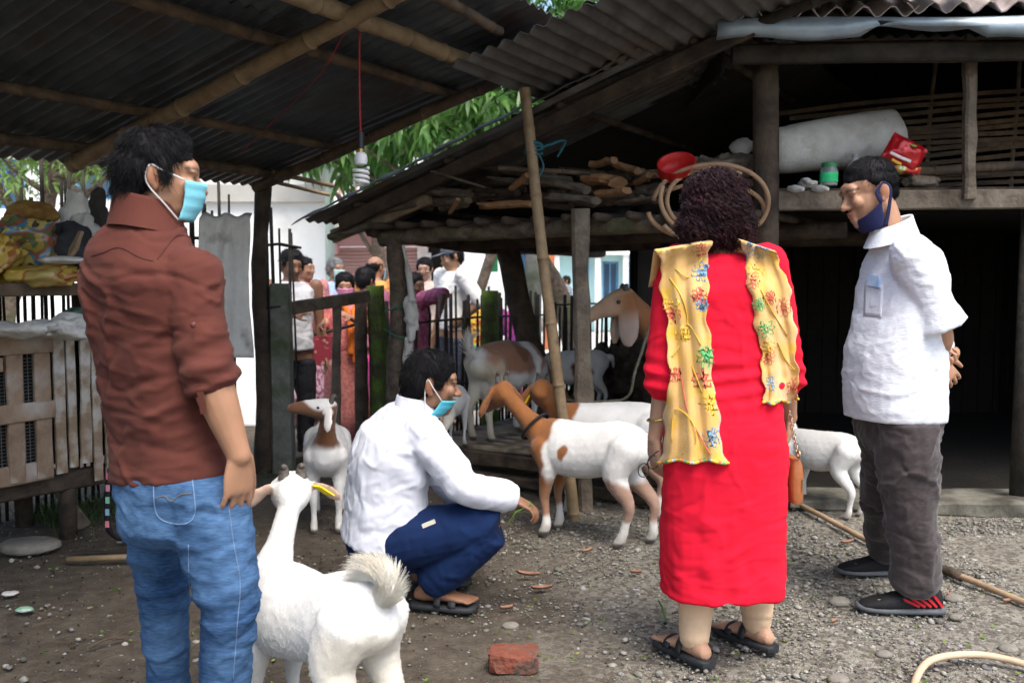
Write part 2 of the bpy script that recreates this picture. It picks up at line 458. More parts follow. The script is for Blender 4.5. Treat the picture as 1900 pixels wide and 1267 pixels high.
# ------------------------------------------------------------------ corrugated sheets
def corr(p0, along, across, la, lc, up, pitch=.076, amp=.011, thick=.0018, sag=.01, seed=0, nseg=6):
    """corrugated sheet: ridges run 'along'; la x lc metres"""
    r = np.random.default_rng(abs(int(seed)))
    nc = max(6, int(round(lc / pitch)) * 6)
    s_ = np.linspace(0, 1, nseg + 1); t = np.linspace(0, 1, nc + 1)
    along = nrm(along); across = nrm(across); up = nrm(up); P = np.zeros((nseg + 1, nc + 1, 3))
    bow = r.normal(0, sag, 4)
    for i, a in enumerate(s_):
        z = amp * np.cos(2 * math.pi * t * lc / pitch) + bow[0] * math.sin(a * 3.1) + bow[1] * np.sin(t * 3.1) * .7 + bow[2] * a * t + r.normal(0, .0012)
        P[i] = np.asarray(p0) + along * a * la + np.outer(t * lc, across) + np.outer(z, up)
    m = MB(); m.gridp(P, thick); return m
slopeV = nrm(V + A(0, 0, .24)); upN = nrm(np.cross(slopeV, U)); upN = upN if upN[2] > 0 else -upN
rt = root('lean_to_roof', L0(0, 0, 1.86), 'dark corrugated iron lean-to roof on bamboo poles over the brown shirted man', 'roof')
u = .14; k = 0
while u > -5.6:
    for (va, vb, dz) in ((-.22, 1.62, .0), (1.5, 2.42, .006)):
        if va > 1 and u > -.3: vb = 2.3
        m = corr(L0(u - .82, va, hr(va) + .055 + dz + .004 * (k % 2)), slopeV, U, (vb - va) * 1.03, .84, upN, seed=k + int(va * 10))
        mk('roof_sheet', m, m_tin_under, rt, smooth=True, autos=60)
    u -= .78; k += 1
def bamboo(name, p0, p1, r, parent=None, mat=None, node=.28, n=10, bend=.0, **kw):
    p0 = np.asarray(p0, float); p1 = np.asarray(p1, float); ln = np.linalg.norm(p1 - p0); m = max(1, int(ln / node))
    off = rng.uniform(0, .6); P = [p0]; R = [r]
    side = nrm(np.cross(p1 - p0, A(.3, .2, 1)))
    for i in range(m + 1):
        t = (i + off) / (m + .8)
        if t <= .02 or t >= .98: continue
        q = p0 + (p1 - p0) * t + side * bend * math.sin(t * 3.14) + rng.normal(0, .003, 3)
        d = nrm(p1 - p0) * r * .35
        for dd, rr in ((-2.2, .97), (-.5, 1.0), (0, 1.13), (.5, 1.0), (2.2, .97)): P.append(q + d * dd); R.append(r * rr * (1 - .12 * t))
    P.append(p1); R.append(r * .88)
    b_ = MB(); b_.tube(P, R, n)
    return mk(name, b_, mat or m_bamboo, parent, smooth=True, autos=50, **kw)
PO = -.0
for v, r, ua, ub, mt in ((.13, .034, -5.2, .1, m_bamboo_old), (.66, .028, -5.2, .0, m_bamboo_old), (1.53, .03, -5.2, -.02, m_bamboo_old)):
    bamboo('purlin', L0(ua, v, hr(v) + .01), L0(ub, v, hr(v) + .01), r, rt, mt, .4)
bamboo('purlin', L0(-3.2, 1.95, hr(1.95) - .03), L0(-.48, 1.9, hr(1.9) - .03), .042, rt, m_bamboo)
bamboo('purlin', L0(-1.6, 2.24, hr(2.24) - .01), L0(-.57, 2.15, hr(2.15) - .01), .026, rt, m_bamboo_old)
for uu in (-1.33, -2.75, -4.2):
    bamboo('rafter', L0(uu, .05, hr(.05) - .055), L0(uu - .02, 2.4, hr(2.4) - .055), .042, rt, m_bamboo, .42)
bamboo('rafter', L0(-.05, .0, hr(0) - .04), L0(-.12, 2.2, hr(2.2) - .04), .036, rt, m_bamboo_old, .42)
# light pin hole where a nail has come out is left to the sky behind
# poles sticking out past the eave corner
for (q0, q1, rr) in ((W(505, 320, 5.7), W(618, 345, 5.9), .016), (W(500, 335, 5.8), W(612, 362, 6.0), .013)):
    bamboo('eave_pole', q0, q1, rr, rt, m_bamboo)

# the sheet laid across under the first roof, scalloped end towards the viewer
rt = root('patch_roof', L0(-.58, 1.85, hr(1.85)), 'brown-grey corrugated patch sheets bridging the lean-to and the wood loft', 'roof')
for i, (va, vb) in enumerate(((1.86, 2.66), (2.6, 3.4), (3.34, 4.1))):
    m = corr(L0(-.6, va, hr(va) - .07 - .012 * i), U, slopeV, 1.75 - .2 * i, vb - va, upN, seed=40 + i, nseg=8, amp=.013, pitch=.085)
    mk('roof_sheet', m, m_tin_grey, rt, smooth=True, autos=60)
bamboo('batten', L0(.28, 1.7, hr(1.7) - .13), L0(.28, 4.0, hr(4.0) - .13), .03, rt, m_black_bamboo)

# ------------------------------------------------------------------ wood loft shed (its roof falls to the left)
hs = nrm(V + A(0, 0, .325)); hN = nrm(np.cross(hs, U)); hN = hN if hN[2] > 0 else -hN
m_shade_iron = M('shade_dark_iron', (.03, .028, .026), (.014, .013, .012), 5, rough=.85, bump=.2, metal=.1, c3=(.05, .03, .02), c3s=2, c3t=.6)  # shade of the enclosed roof underside put into a near-black colour
rt = root('shed_roof', L2(0, 0, 1.63), 'low corrugated roof with shade painted dark, sloping left above the firewood loft', 'roof')
for i in range(5):
    m = corr(L2(-.05 + .76 * i, -.12, hh(-.12) + .03 + .003 * (i % 2)), hs, U, 3.0, .8, hN, seed=60 + i, nseg=8)
    mk('roof_sheet', m, m_tin_grey if i == 0 else m_shade_iron, rt, smooth=True, autos=60)
# lapped sheet rolled over the verge, its lit edge seen from the yard
for i, (va, vb) in enumerate(((-.16, 1.05), (.95, 2.1), (2.0, 2.95))):
    P = np.zeros((13, 9, 3))
    for a in range(13):
        v = va + (vb - va) * a / 12
        for c_ in range(9):
            q = c_ / 8; ang = q * 2.0
            off = -.10 - .035 * math.sin(ang) + .14 * max(0, (1 - q)) * .9
            P[a, c_] = L2(off, v, hh(v) + .062 + .01 * i + .02 * math.cos(ang) - .045 * q + .006 * math.sin(a * 2.1 + i))
    m = MB(); m.gridp(P, .003); mk('verge_sheet', m, m_tin_grey, rt, smooth=True)
mk('verge_rafter', MB().plank(L2(.02, .12, hh(.12) - .075), L2(.02, 2.75, hh(2.75) - .075), .04, .085, up=hN, seg=9, wob=.004), m_dark_wood, rt, smooth=False)
mk('verge_rafter', MB().plank(L2(.1, -.02, hh(-.02) - .1), L2(.12, .75, hh(.75) - .13), .035, .09, up=hN, seg=5, wob=.004), M('raw_plank', (.3, .23, .15), (.17, .125, .08), 8, rough=.85, bump=.3), rt)
for v in (.25, .95, 1.7, 2.45):
    mk('purlin', MB().tube([L2(.0, v, hh(v) - .0), L2(1.8, v + .02, hh(v) + .0), L2(3.6, v, hh(v) - .005)], .022, 8, wob=.05), m_dark_wood, rt, smooth=True)
mk('eave_beam', MB().tube(path(L2(.1, .3, 1.56), L2(1.2, .32, 1.49), L2(2.2, .3, 1.5), L2(3.4, .3, 1.5)), .05, 10, wob=.04), m_dark_wood, rt, smooth=True)
m = corr(L2(.55, -.05, 1.565), nrm(V * .55 + A(0, 0, .1)), U, .55, 2.9, A(0, 0, 1), seed=77); mk('eave_sheet', m, m_shade_iron, rt, smooth=True, autos=60)
# loft: log beams and cross sticks
lf = root('wood_loft', L2(.1, .4, 1.5), 'loft of rough log beams carrying firewood under the shed roof', 'loft')
mk('log_beam', MB().tube(path(L2(.15, .35, 1.5), L2(.12, 1.0, 1.52), L2(.16, 1.7, 1.53), L2(.14, 2.6, 1.54)), .048, 12, wob=.04), m_log, lf, smooth=True)
mk('log_beam', MB().tube(path(L2(1.0, .35, 1.5), L2(1.0, 1.6, 1.52), L2(1.0, 3.0, 1.52)), .05, 12, wob=.04), m_dark_wood, lf, smooth=True)
mk('log_beam', MB().tube(path(L2(2.1, .35, 1.5), L2(2.1, 1.6, 1.52), L2(2.1, 3.0, 1.52)), .05, 12, wob=.04), m_dark_wood, lf, smooth=True)
for v in np.arange(.42, 2.75, .19):
    mk('loft_pole', MB().tube(path(L2(-.02, v, 1.575), L2(1.2, v + rng.normal(0, .02), 1.585), L2(2.5, v, 1.575)), .022, 7, wob=.05), m_dark_wood, lf, smooth=True)
# posts
def post(name, pts, rad, mat, label, n=12, wob=.05, group=None, cat='post'):
    p, r = spline(np.array(pts, float), np.array(rad, float), 5)
    return mk(name, MB().tube(p, r, n, wob=wob), mat, label=label, cat=cat, smooth=True, group=group)
post('wooden_post', [A(-.72, 5.72, -.03), A(-.735, 5.75, .6), A(-.71, 5.76, 1.1), A(-.74, 5.78, 1.5)], [.07, .062, .055, .058], m_log, 'rough grey log post with green twine behind the squatting man')
p1 = W(1076, 388, 4.9); p0 = A(.40, 4.9, -.03)
mk('wooden_post', MB().plank(p0, p1, .085, .085, up=(0, 1, 0), seg=10, wob=.005), m_grey_wood, label='straight square grey post holding the log beam beside the bamboo pole', cat='post')
bamboo('bamboo_pole', G(1066, 962) - A(0, 0, .03), W(973, 165, 4.78), .032, None, m_bamboo, .34, label='leaning yellow bamboo pole tied with teal rope to the shed roof', cat='pole')
post('wooden_post', [A(.36, 6.75, -.1), A(.22, 6.8, .45), A(.07, 6.9, 1.0), A(-.04, 7.0, 1.52)], [.1, .095, .09, .085], m_dark_wood, 'thick dark leaning trunk post behind the brown and white goat')
post('wooden_post', [A(1.34, 4.82, -.03), A(1.33, 4.82, 1.2), A(1.31, 4.82, 2.45)], [.075, .07, .062], m_dark_wood, 'tall dark round post at the left corner of the barn')
# teal rope round the bamboo pole
q = W(990, 278, 4.8); r_ = MB()
for i in range(5):
    a = np.linspace(0, 6.6, 20); r_.tube(np.stack([q[0] + .045 * np.cos(a), q[1] + .05 * np.sin(a), q[2] + .012 * i - .02 + .01 * np.sin(a + i)], 1), .006, 6)
r_.tube(path(q + A(.03, -.03, 0), q + A(.09, .02, .03), q + A(.17, .1, .06), q + A(.13, .13, -.02)), .007, 6)
r_.tube(path(q + A(.02, -.04, -.02), q + A(.05, -.04, -.09), q + A(.02, -.03, -.16)), .005, 6)
mk('rope_lashing', r_, m_blue_rope, label='teal rope lashing knotted round the bamboo pole', cat='rope', smooth=True)

# ------------------------------------------------------------------ slatted goat platform
pf = root('goat_platform', L2(.2, 1.2, 0), 'low plank platform of worn boards that the brown and white goat stands on', 'platform')
m_board = M('worn_board', (.36, .3, .22), (.2, .16, .115), 9, rough=.9, bump=.4, c3=(.07, .055, .04), c3s=5, c3t=.55)
for i in range(14):
    uu = .34 + i * .125
    mk('board', MB().plank(L2(uu, .55, .205 + rng.normal(0, .003)), L2(uu + rng.normal(0, .01), 2.6, .205), .112, .025, seg=5, wob=.003), m_board, pf)
mk('joist', MB().plank(L2(.25, .5, .15), L2(.25, 2.6, .15), .05, .09, seg=6), m_dark_wood, pf)
mk('joist', MB().plank(L2(.23, .5, .04), L2(.2, 2.6, .045), .06, .07, seg=6), m_dark_wood, pf)
mk('joist', MB().plank(L2(2.0, .5, .15), L2(2.0, 2.6, .15), .05, .09, seg=6), m_dark_wood, pf)
for v in (.7, 1.5, 2.4):
    mk('stump', MB().tube([L2(.3, v, -.03), L2(.3, v, .1)], [.07, .065], 10, wob=.08), m_dark_wood, pf, smooth=True)

# ------------------------------------------------------------------ barn on the right
bn = root('barn', (2.4, 6.0, 0), 'dark open-fronted barn with grey flashing and corrugated roof on the right', 'barn')
BY0, BY1, BX0, BX1 = 4.55, 8.2, 1.0, 4.4
def barn_pt(x, y, z): return A(x, y - .05 * (x - 1.0), z)
sl = math.tan(math.radians(27)); EZ = 2.455
for i in range(4):
    m = corr(barn_pt(1.02 + i * .84, BY0 - .08, EZ + .05 + .012 * (i % 2)), A(0, 1, sl), A(1, -.05, 0), 2.6, .9, A(0, -sl, 1), pitch=.13, amp=.026, thick=.006, seed=90 + i, sag=.004)
    mk('roof_sheet', m, m_fibre, bn, smooth=True, autos=60)
    m = corr(barn_pt(1.02 + i * .84, BY0 + .1, EZ - .02), A(0, 1, sl), A(1, -.05, 0), 4.2, .86, A(0, -sl, 1), seed=95 + i, sag=.004)
    mk('ceiling_sheet', m, m_shade_iron, bn, smooth=True, autos=60)
# flashing strip, bent, with a ragged lower lip
P = np.zeros((40, 6, 3))
for i in range(40):
    x = .98 + 3.3 * i / 39
    for j in range(6):
        prof = ((.10, .03), (.0, .032), (-.075, .012), (-.092, -.02), (-.085, -.045), (-.06, -.06))[j]
        drop = 1.0 + .22 * i / 39 if j > 2 else 1
        rag = .012 * math.sin(i * .9) * (j > 3) + (.05 * (1 if 8 < i < 15 else 0)) * (j > 3)
        P[i, j] = barn_pt(x, BY0 + prof[0], EZ + .01 + prof[1] * drop * 1.25 + rag + .006 * math.sin(i * .35))
mk('flashing', MB().gridp(P, .002), m_tin_light, bn, smooth=True)
mk('wall_plate', MB().plank(barn_pt(1.1, BY0 + .12, EZ - .09), barn_pt(4.3, BY0 + .12, EZ - .09), .07, .09, seg=9), m_black_bamboo, bn)  # near-black colour paints in the shade below the flashing
mk('wall_plate', MB().plank(barn_pt(1.2, BY0 + .5, EZ + .1), barn_pt(4.3, BY0 + .5, EZ + .1), .06, .07, seg=9), m_dark_wood, bn)
# back and side walls; the barn's inner shade is painted into near-black boards
m_shade_boards = M('shade_black_boards', (.018, .015, .012), (.008, .007, .006), 9, rough=.95, bump=.3)
mk('light_stop_panel', MB().box((2.75, 8.2, 1.9), (3.4, .03, 4.2)), m_shade_boards, bn)  # added panels behind the boards, stopping light through the gaps
mk('light_stop_panel', MB().box((4.4, 6.3, 1.9), (.03, 3.8, 4.2)), m_shade_boards, bn)
mk('light_stop_panel', MB().box((1.12, 7.5, 1.9), (.02, 1.4, 4.2)), m_shade_boards, bn)
mk('loft_floor', MB().box((2.9, 6.85, 1.66), (2.9, 2.5, .04)), m_shade_boards, bn)
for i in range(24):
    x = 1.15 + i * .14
    mk('wall_board', MB().plank(A(x, 8.15, -.1), A(x + rng.normal(0, .005), 8.15, 3.9), .132, .02, up=(0, 1, 0), seg=4, wob=.003), m_shade_boards, bn)
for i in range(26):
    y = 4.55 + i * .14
    mk('wall_board', MB().plank(A(4.35, y, -.1), A(4.35, y, 4.0), .132, .02, up=(1, 0, 0), seg=4, wob=.003), m_shade_boards, bn)
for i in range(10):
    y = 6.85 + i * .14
    mk('wall_board', MB().plank(A(1.15, y, -.1), A(1.15, y, 3.7), .132, .02, up=(1, 0, 0), seg=4, wob=.003), m_shade_boards, bn)
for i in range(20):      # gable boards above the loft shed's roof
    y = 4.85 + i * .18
    mk('gable_board', MB().plank(A(1.08, y, 2.3), A(1.08, y, 2.5 + (y - 4.55) * sl), .17, .02, up=(1, 0, 0), seg=2, wob=.003), m_shade_boards, bn)
# shelf: front beam, deck, posts
mk('shelf_beam', MB().plank(A(1.36, 4.86, 1.655), A(4.2, 4.72, 1.665), .04, .1, seg=14, wob=.003), m_grey_wood, bn)
for i in range(6):
    mk('shelf_board', MB().plank(A(1.4, 4.97 + i * .12, 1.715 + .004 * (i % 2)), A(4.25, 4.85 + i * .12, 1.725 + .004 * (i % 2)), .11, .022, seg=6, wob=.004), m_dark_wood, bn)
mk('shelf_post', MB().plank(W(1797, 370, 4.78), W(1797, 185, 4.78) + A(0, 0, .35), .06, .06, up=(0, 1, 0), seg=8, wob=.004), m_grey_wood, bn)
mk('shelf_post', MB().tube([A(2.75, 4.9, -.05), A(2.75, 4.9, 1.62)], [.05, .045], 10, wob=.05), m_black_bamboo, bn, smooth=True)
bamboo('shelf_rail', W(1600, 322, 4.98), W(1990, 305, 4.98), .03, bn, m_bamboo_old, .3)
# woven split bamboo screen at the back of the shelf
ws = root('lath_screen', A(2.9, 5.45, 1.74), 'brown split bamboo lath screen at the back of the barn shelf', 'screen')
for i in range(15):
    z = 1.75 + i * .036; x0 = 1.95 + .35 * rng.random() - (.25 if i > 12 else 0) - .02 * i
    if i < 4: x0 += .25
    t = .075 + rng.normal(0, .01)
    P_ = [A(x, 5.45 + .012 * math.sin(x * 9 + i * 3.1), z + (x - 1.95) * t + .01 * math.sin(x * 3 + i)) for x in np.linspace(x0, 4.25, 12)]
    l_ = MB()
    l_.gridp(np.array([[p + A(0, 0, -.0125), p + A(0, 0, .0125)] for p in P_]), .005)
    mk('lath', l_, m_woven, ws)
for x in (2.45, 2.95, 3.4, 3.9):
    bamboo('stake', A(x, 5.47, 1.73), A(x + .03, 5.47, 2.65), .014, ws, m_bamboo_old)
# step and floor
mk('barn_floor', MB().box((2.9, 6.6, .03), (3.2, 3.0, .06)), M('shade_dark_earth_floor', (.018, .015, .011), (.01, .009, .007), 6, rough=.9, bump=.4), bn)  # earth floor colour darkened to hold the shade inside the barn
st = MB().plank(G(1722, 955) + A(0, .06, .03), A(4.3, 4.68, .04), .16, .09, seg=14, wob=.01)
mk('door_step', st, m_step, bn)
st = MB().plank(A(1.5, 5.0, .035), A(4.3, 4.95, .04), .3, .05, seg=14, wob=.01)
mk('sill_slab', st, m_step, bn)

# ------------------------------------------------------------------ fences, gate and posts along the lane
def stick_fence(name, label, pa, pb, zb, zt, n, mat, rails=(), seed=0, jag=.12, r0=.009, skip=()):
    r = np.random.default_rng(seed); pa = np.asarray(pa, float); pb = np.asarray(pb, float)
    rt = root(name, (pa + pb) / 2 * A(1, 1, 0) + A(0, 0, zb), label, 'fence')
    for i in range(n):
        if i in skip: continue
        t = (i + .5 + r.normal(0, .15)) / n; q = pa + (pb - pa) * t
        ln = r.normal(0, .02, 2)
        top = zt + r.normal(0, jag)
        p_ = MB().tube([A(q[0], q[1], zb), A(q[0] + ln[0] * .5, q[1] + ln[1] * .5, (zb + top) / 2), A(q[0] + ln[0], q[1] + ln[1], top)], r0 * r.uniform(.8, 1.4), 6)
        mk('stake', p_, mat, rt, smooth=True)
    d = nrm(pb - pa); s_ = A(-d[1], d[0], 0)
    for z in rails:
        for o in (-.016, .016):
            mk('rail', MB().tube([A(pa[0], pa[1], z) + s_ * o, (pa + pb) / 2 * A(1, 1, 0) + A(0, 0, z + .02) + s_ * o, A(pb[0], pb[1], z) + s_ * o], .009, 6), mat, rt, smooth=True)
    return rt
stick_fence('bamboo_fence', 'black bamboo stake fence behind the rabbit hutch and the hanging sack cloth', L0(-3.3, -.32), L0(.0, -.28), -.02, 1.7, 84, m_black_bamboo, (.3, .75, 1.15, 1.5), 3)
stick_fence('bamboo_fence', 'short tuft of tall blackened stakes with a rail behind the concrete post', L0(.05, -.1), L0(.42, -.1), .1, 1.62, 6, m_black_bamboo, (1.46,), 5, .06)
fA, fB = A(-.93, 6.95, 0), A(.34, 9.0, 0)
stick_fence('bamboo_fence', 'dark stake fence between the mossy post and the leaning trunk', fA, fB, -.12, 1.1, 40, m_black_bamboo, (.35, .9), 8, .05, .011)
stick_fence('bamboo_fence', 'low stake fence behind the banana leaves in the shed', A(.4, 8.9, 0), A(1.25, 8.6, 0), -.13, 1.0, 22, m_black_bamboo, (.3, 1.0), 9, .04, .011)

post('tree_post', [L0(-.02, -.02, -.03), L0(-.01, .0, .6), L0(-.04, .0, 1.2), L0(.0, .02, 1.86)], [.062, .05, .046, .05], m_dark_wood, 'crooked dark tree-trunk post under the roof corner')
c_ = MB(); cp = G(520, 880); cp[1] += .1
rings = []
for z, s_ in ((-.05, .066), (.3, .064), (.8, .063), (1.19, .06), (1.22, .052)):
    a = s_; q = cp + A(0, 0, z) + A(-.004 * z, 0, 0)
    rings.append(np.array([q + A(x, y, 0) for x, y in ((-a, -a * .8), (-a * .8, -a), (a * .8, -a), (a, -a * .8), (a, a * .8), (a * .8, a), (-a * .8, a), (-a, a * .8))]))
c_.loft(rings)
mk('concrete_post', c_, m_concrete, label='grey mossy concrete fence post left of the gate', cat='post')
r_ = MB(); r_.tube(path(*[cp + A(.085 * math.cos(a) - .05, .085 * math.sin(a) * .9, 1.02 + .01 * a) for a in np.linspace(0, 6.3, 9)]), .007, 6)
mk('wire_tie', r_, m_black_plastic, label='black wire tie round the concrete post', cat='wire', smooth=True)
mp_ = W(704, 800, 6.75) * A(1, 1, 0)
post('mossy_post', [mp_ + A(.0, 0, -.1), mp_ + A(0, 0, .6), mp_ + A(-.02, 0, W(700, 530, 6.75)[2])], [.075, .07, .062], m_moss, 'bright green moss covered gate post', wob=.06)
g2 = W(672, 800, 6.7) * A(1, 1, 0)
post('wooden_post', [g2 + A(0, 0, -.1), g2 + A(0, 0, .5), g2 + A(0, 0, W(672, 560, 6.7)[2])], [.05, .048, .045], m_dark_wood, 'thin dark post left of the mossy green post')
mq = A(-.2, 8.05, 0)
post('mossy_post', [mq + A(0, 0, -.2), mq + A(0, 0, .5), mq + A(0, 0, 1.15)], [.085, .08, .075], m_moss, 'dark mossy post in the middle of the stake fence')
gt = root('gate', (A(-1.35, 6.3, 0)), 'old timber gate with one top rail and upright planks', 'gate')
mk('top_rail', MB().plank(W(540, 572, 5.95), W(684, 549, 6.62), .035, .085, seg=7, wob=.003), m_grey_wood, gt)
mk('upright', MB().plank(W(622, 845, 6.35), W(625, 570, 6.35), .06, .03, up=(0, 1, 0), seg=7, wob=.003), m_grey_wood, gt)
mk('bottom_rail', MB().plank(W(542, 862, 5.95) + A(0, 0, .0), W(684, 828, 6.6), .05, .07, seg=6, wob=.004), m_dark_wood, gt)
post('roadside_post', [A(.23, 9.4, -.2), A(.22, 9.4, .8), A(.2, 9.4, 2.4)], [.085, .08, .075], m_concrete, 'pale greenish pole standing beyond the stake fence', n=12)
post('roadside_post', [A(-.62, 10.2, -.2), A(-.45, 10.2, .8), A(-.15, 10.2, 1.75)], [.06, .06, .055], m_log, 'slanting grey prop beyond the stake fence')

# ------------------------------------------------------------------ hutch, table and what lies on them
m_hutch = M('limewashed_slat', (.4, .31, .21), (.24, .17, .11), 7, rough=.9, bump=.4, c3=(.55, .53, .5), c3s=7, c3t=.52)
m_hutch2 = M('hutch_door_wood', (.36, .26, .18), (.22, .15, .1), 7, rough=.9, bump=.35, c3=(.42, .37, .32), c3s=5, c3t=.56)
m_mesh = M('wire_mesh', (.16, .16, .155), rough=.5, metal=.5, bump=0)
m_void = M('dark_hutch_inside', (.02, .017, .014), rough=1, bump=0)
ht = root('hutch', L0(-1.7, .3, 0), 'slatted wooden animal hutch on legs with wire mesh doors', 'hutch')
HF, HB, HZ0, HZ1, HU0, HU1 = .35, -.15, .33, 1.0, -2.75, -.75
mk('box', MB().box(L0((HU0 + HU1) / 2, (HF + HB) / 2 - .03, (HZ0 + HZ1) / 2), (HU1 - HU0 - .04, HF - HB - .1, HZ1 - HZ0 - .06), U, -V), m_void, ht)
uu = -1.645
while uu < HU1:
    w = rng.uniform(.04, .062)
    zb = HZ0 - .015 + rng.normal(0, .02)
    mk('slat', MB().plank(L0(uu + w / 2, HF, zb), L0(uu + w / 2 + rng.normal(0, .004), HF + rng.normal(0, .004), HZ1 + rng.normal(0, .006)), w, .018, up=V, seg=4, wob=.0015), m_hutch, ht)
    uu += w + rng.uniform(.012, .022)
for (ua, ub) in ((-2.26, -1.67), (-2.86, -2.3)):
    dr = mk('door', MB().plank(L0(ua, HF + .01, HZ0 + .03), L0(ub, HF + .01, HZ0 + .03), .028, .09, seg=3, wob=.002), m_hutch2, ht)
    um = (ua + ub) / 2
    for (a, b_, z0, z1) in ((ua + .04, None, HZ0 - .07, HZ1), (ub - .045, None, HZ0, HZ1 - .0), (um + .12, None, HZ0, HZ1)):
        mk('stile', MB().plank(L0(a, HF + .025, z0), L0(a, HF + .025, z1), .075, .022, up=V, seg=4, wob=.002), m_hutch if a < um else m_hutch2, dr)
    for z in (HZ1 - .05, (HZ0 + HZ1) / 2 - .02):
        mk('crossbar', MB().plank(L0(ua, HF + .042, z), L0(ub, HF + .042, z), .016, .085, seg=4, wob=.002), m_hutch2, dr)
    wm = MB()
    for z in np.arange(HZ0 + .09, HZ1 - .1, .016): wm.beam(L0(ua + .02, HF + .008, z), L0(ub - .02, HF + .008, z), .003, .003)
    for q in np.arange(ua + .05, ub - .03, .022): wm.beam(L0(q, HF + .006, HZ0 + .06), L0(q, HF + .006, HZ1 - .08), .003, .003, up=V)
    mk('wire_mesh', wm, m_mesh, dr)
mk('latch_block', MB().box(L0(-1.99, HF + .06, HZ1 - .13), (.14, .03, .06), U, V), m_hutch2, ht)
for a in (-2.6, -1.55, -.85):
    for v in (.28, -.1):
        mk('leg', MB().tube([L0(a, v, -.03), L0(a + .01, v, HZ0 + .03)], [.04, .036], 9, wob=.06), m_dark_wood, ht, smooth=True)
mk('brace', MB().plank(L0(-1.42, .2, .0), L0(-1.62, .1, .45), .05, .07, seg=4), m_grey_wood, ht)
mk('floor_beam', MB().plank(L0(HU0, .3, HZ0 - .05), L0(HU1, .3, HZ0 - .06), .05, .09, seg=6), m_dark_wood, ht)

tb = root('table', L0(-1.9, .25, 0), 'rough plank table above the hutch heaped with sacks and plastic', 'table')
mk('edge_plank', MB().plank(L0(-3.0, .62, 1.2), L0(-1.15, .6, 1.2), .03, .055, seg=6, wob=.003), m_bamboo_old, tb)
for i in range(7):
    mk('board', MB().plank(L0(-3.0, .55 - i * .11, 1.195 + .003 * (i % 2)), L0(-1.15, .55 - i * .11, 1.195 + .003 * (i % 2)), .105, .022, seg=4, wob=.003), m_dark_wood, tb)
for a in (-2.9, -1.25):
    for v in (.5, -.05):
        mk('leg', MB().plank(L0(a, v, .99), L0(a, v, 1.19), .05, .05, up=U, seg=3), m_dark_wood, tb)

def blob(c, r, seed, amp=.35, freq=6.0, X=None, Z=None, n=40, m=26, ridge=True, flatten=None):
    """crumpled cloth or plastic heap"""
    k = MB(); k.ell(c, r, X=X, Z=Z, n=n, m=m); v = k.verts(); c = np.asarray(c, float)
    d = v - c; ln = np.linalg.norm(d, axis=1); dn = d / ln[:, None]
    p = v * freq + seed * 7.7
    w = fbm(p, 4)
    if ridge: w = .5 - np.abs(w) * 1.3 + .35 * fbm(p * 2.3, 2)
    v = c + dn * (ln * (1 + amp * w))[:, None]
    if flatten is not None: v[:, 2] = np.maximum(v[:, 2], flatten)
    o = MB(); o.add(v, k.f); return o
def foil(name, base, alts, scale=7, rough=.28, metal=.0):
    """printed plastic film: patches of several inks"""
    m, nt, b = _new(name); N = nt.nodes; L = nt.links
    tc = N.new('ShaderNodeTexCoord'); vo = N.new('ShaderNodeTexNoise'); vo.inputs['Scale'].default_value = scale; vo.inputs['Detail'].default_value = 2
    L.new(tc.outputs['Object'], vo.inputs['Vector'])
    rp = N.new('ShaderNodeValToRGB'); rp.color_ramp.interpolation = 'CONSTANT'
    cs = [base] + list(alts); e = rp.color_ramp.elements; e[0].color = tuple(cs[0]) + (1,); e[1].color = tuple(cs[-1]) + (1,)
    e[1].position = .34 + .32 * (len(cs) - 1) / len(cs)
    for i in range(1, len(cs) - 1):
        q = e.new(.34 + .32 * i / len(cs)); q.color = tuple(cs[i]) + (1,)
    L.new(vo.outputs['Fac'], rp.inputs[0]); L.new(rp.outputs[0], b.inputs['Base Color'])
    b.inputs['Roughness'].default_value = rough; b.inputs['Metallic'].default_value = metal
    return m
m_sack = M('grimy_white_sack', (.62, .61, .57), (.45, .43, .39), 7, rough=.8, bump=.4, bscale=60, c3=(.3, .27, .22), c3s=5, c3t=.62)
m_sack_grey = M('grey_sack_cloth', (.74, .73, .69), (.62, .61, .56), 8, rough=.95, bump=.5, bscale=160, c3=(.2, .18, .15), c3s=5, c3t=.62)
m_yel = foil('yellow_printed_film', (.36, .23, .03), [(.42, .28, .04), (.5, .36, .08), (.32, .12, .04), (.33, .25, .07)], 7)
m_mix = foil('mixed_printed_film', (.34, .22, .05), [(.1, .13, .05), (.28, .07, .04), (.05, .18, .27), (.42, .32, .09), (.06, .05, .05)], 9)
def tabl(px, py, Y): return W(px, py, Y)
mk('plastic_bag', blob(tabl(75, 512, 3.98), (.16, .1, .045), 1, .5, 9, flatten=1.207), m_yel, label='yellow crumpled plastic bag at the front of the table', cat='bag', smooth=True)
mk('plastic_bag', blob(tabl(40, 455, 4.15), (.15, .12, .12), 2, .5, 9, flatten=1.207), m_mix, label='multicoloured printed plastic wrapping heaped on the table', cat='bag', smooth=True)
mk('plastic_bag', blob(tabl(-10, 480, 3.95), (.12, .1, .1), 12, .5, 9, flatten=1.207), m_yel, label='yellow and red plastic bag at the left edge of the table', cat='bag', smooth=True)
mk('cloth_heap', blob(tabl(118, 455, 4.35), (.13, .12, .1), 3, .45, 7, flatten=1.207), M('dark_cloth', (.05, .05, .055), (.02, .02, .022), 9, rough=.9, bump=.3), label='dark grey cloth heap on the table beside the plate', cat='cloth', smooth=True)
mk('cloth_heap', blob(tabl(60, 400, 4.45), (.1, .1, .06), 4, .45, 8), M('dull_red_cloth', (.2, .07, .03), (.3, .2, .04), 9, rough=.8, bump=.3), label='dull red and yellow cloth on top of the heap', cat='cloth', smooth=True)
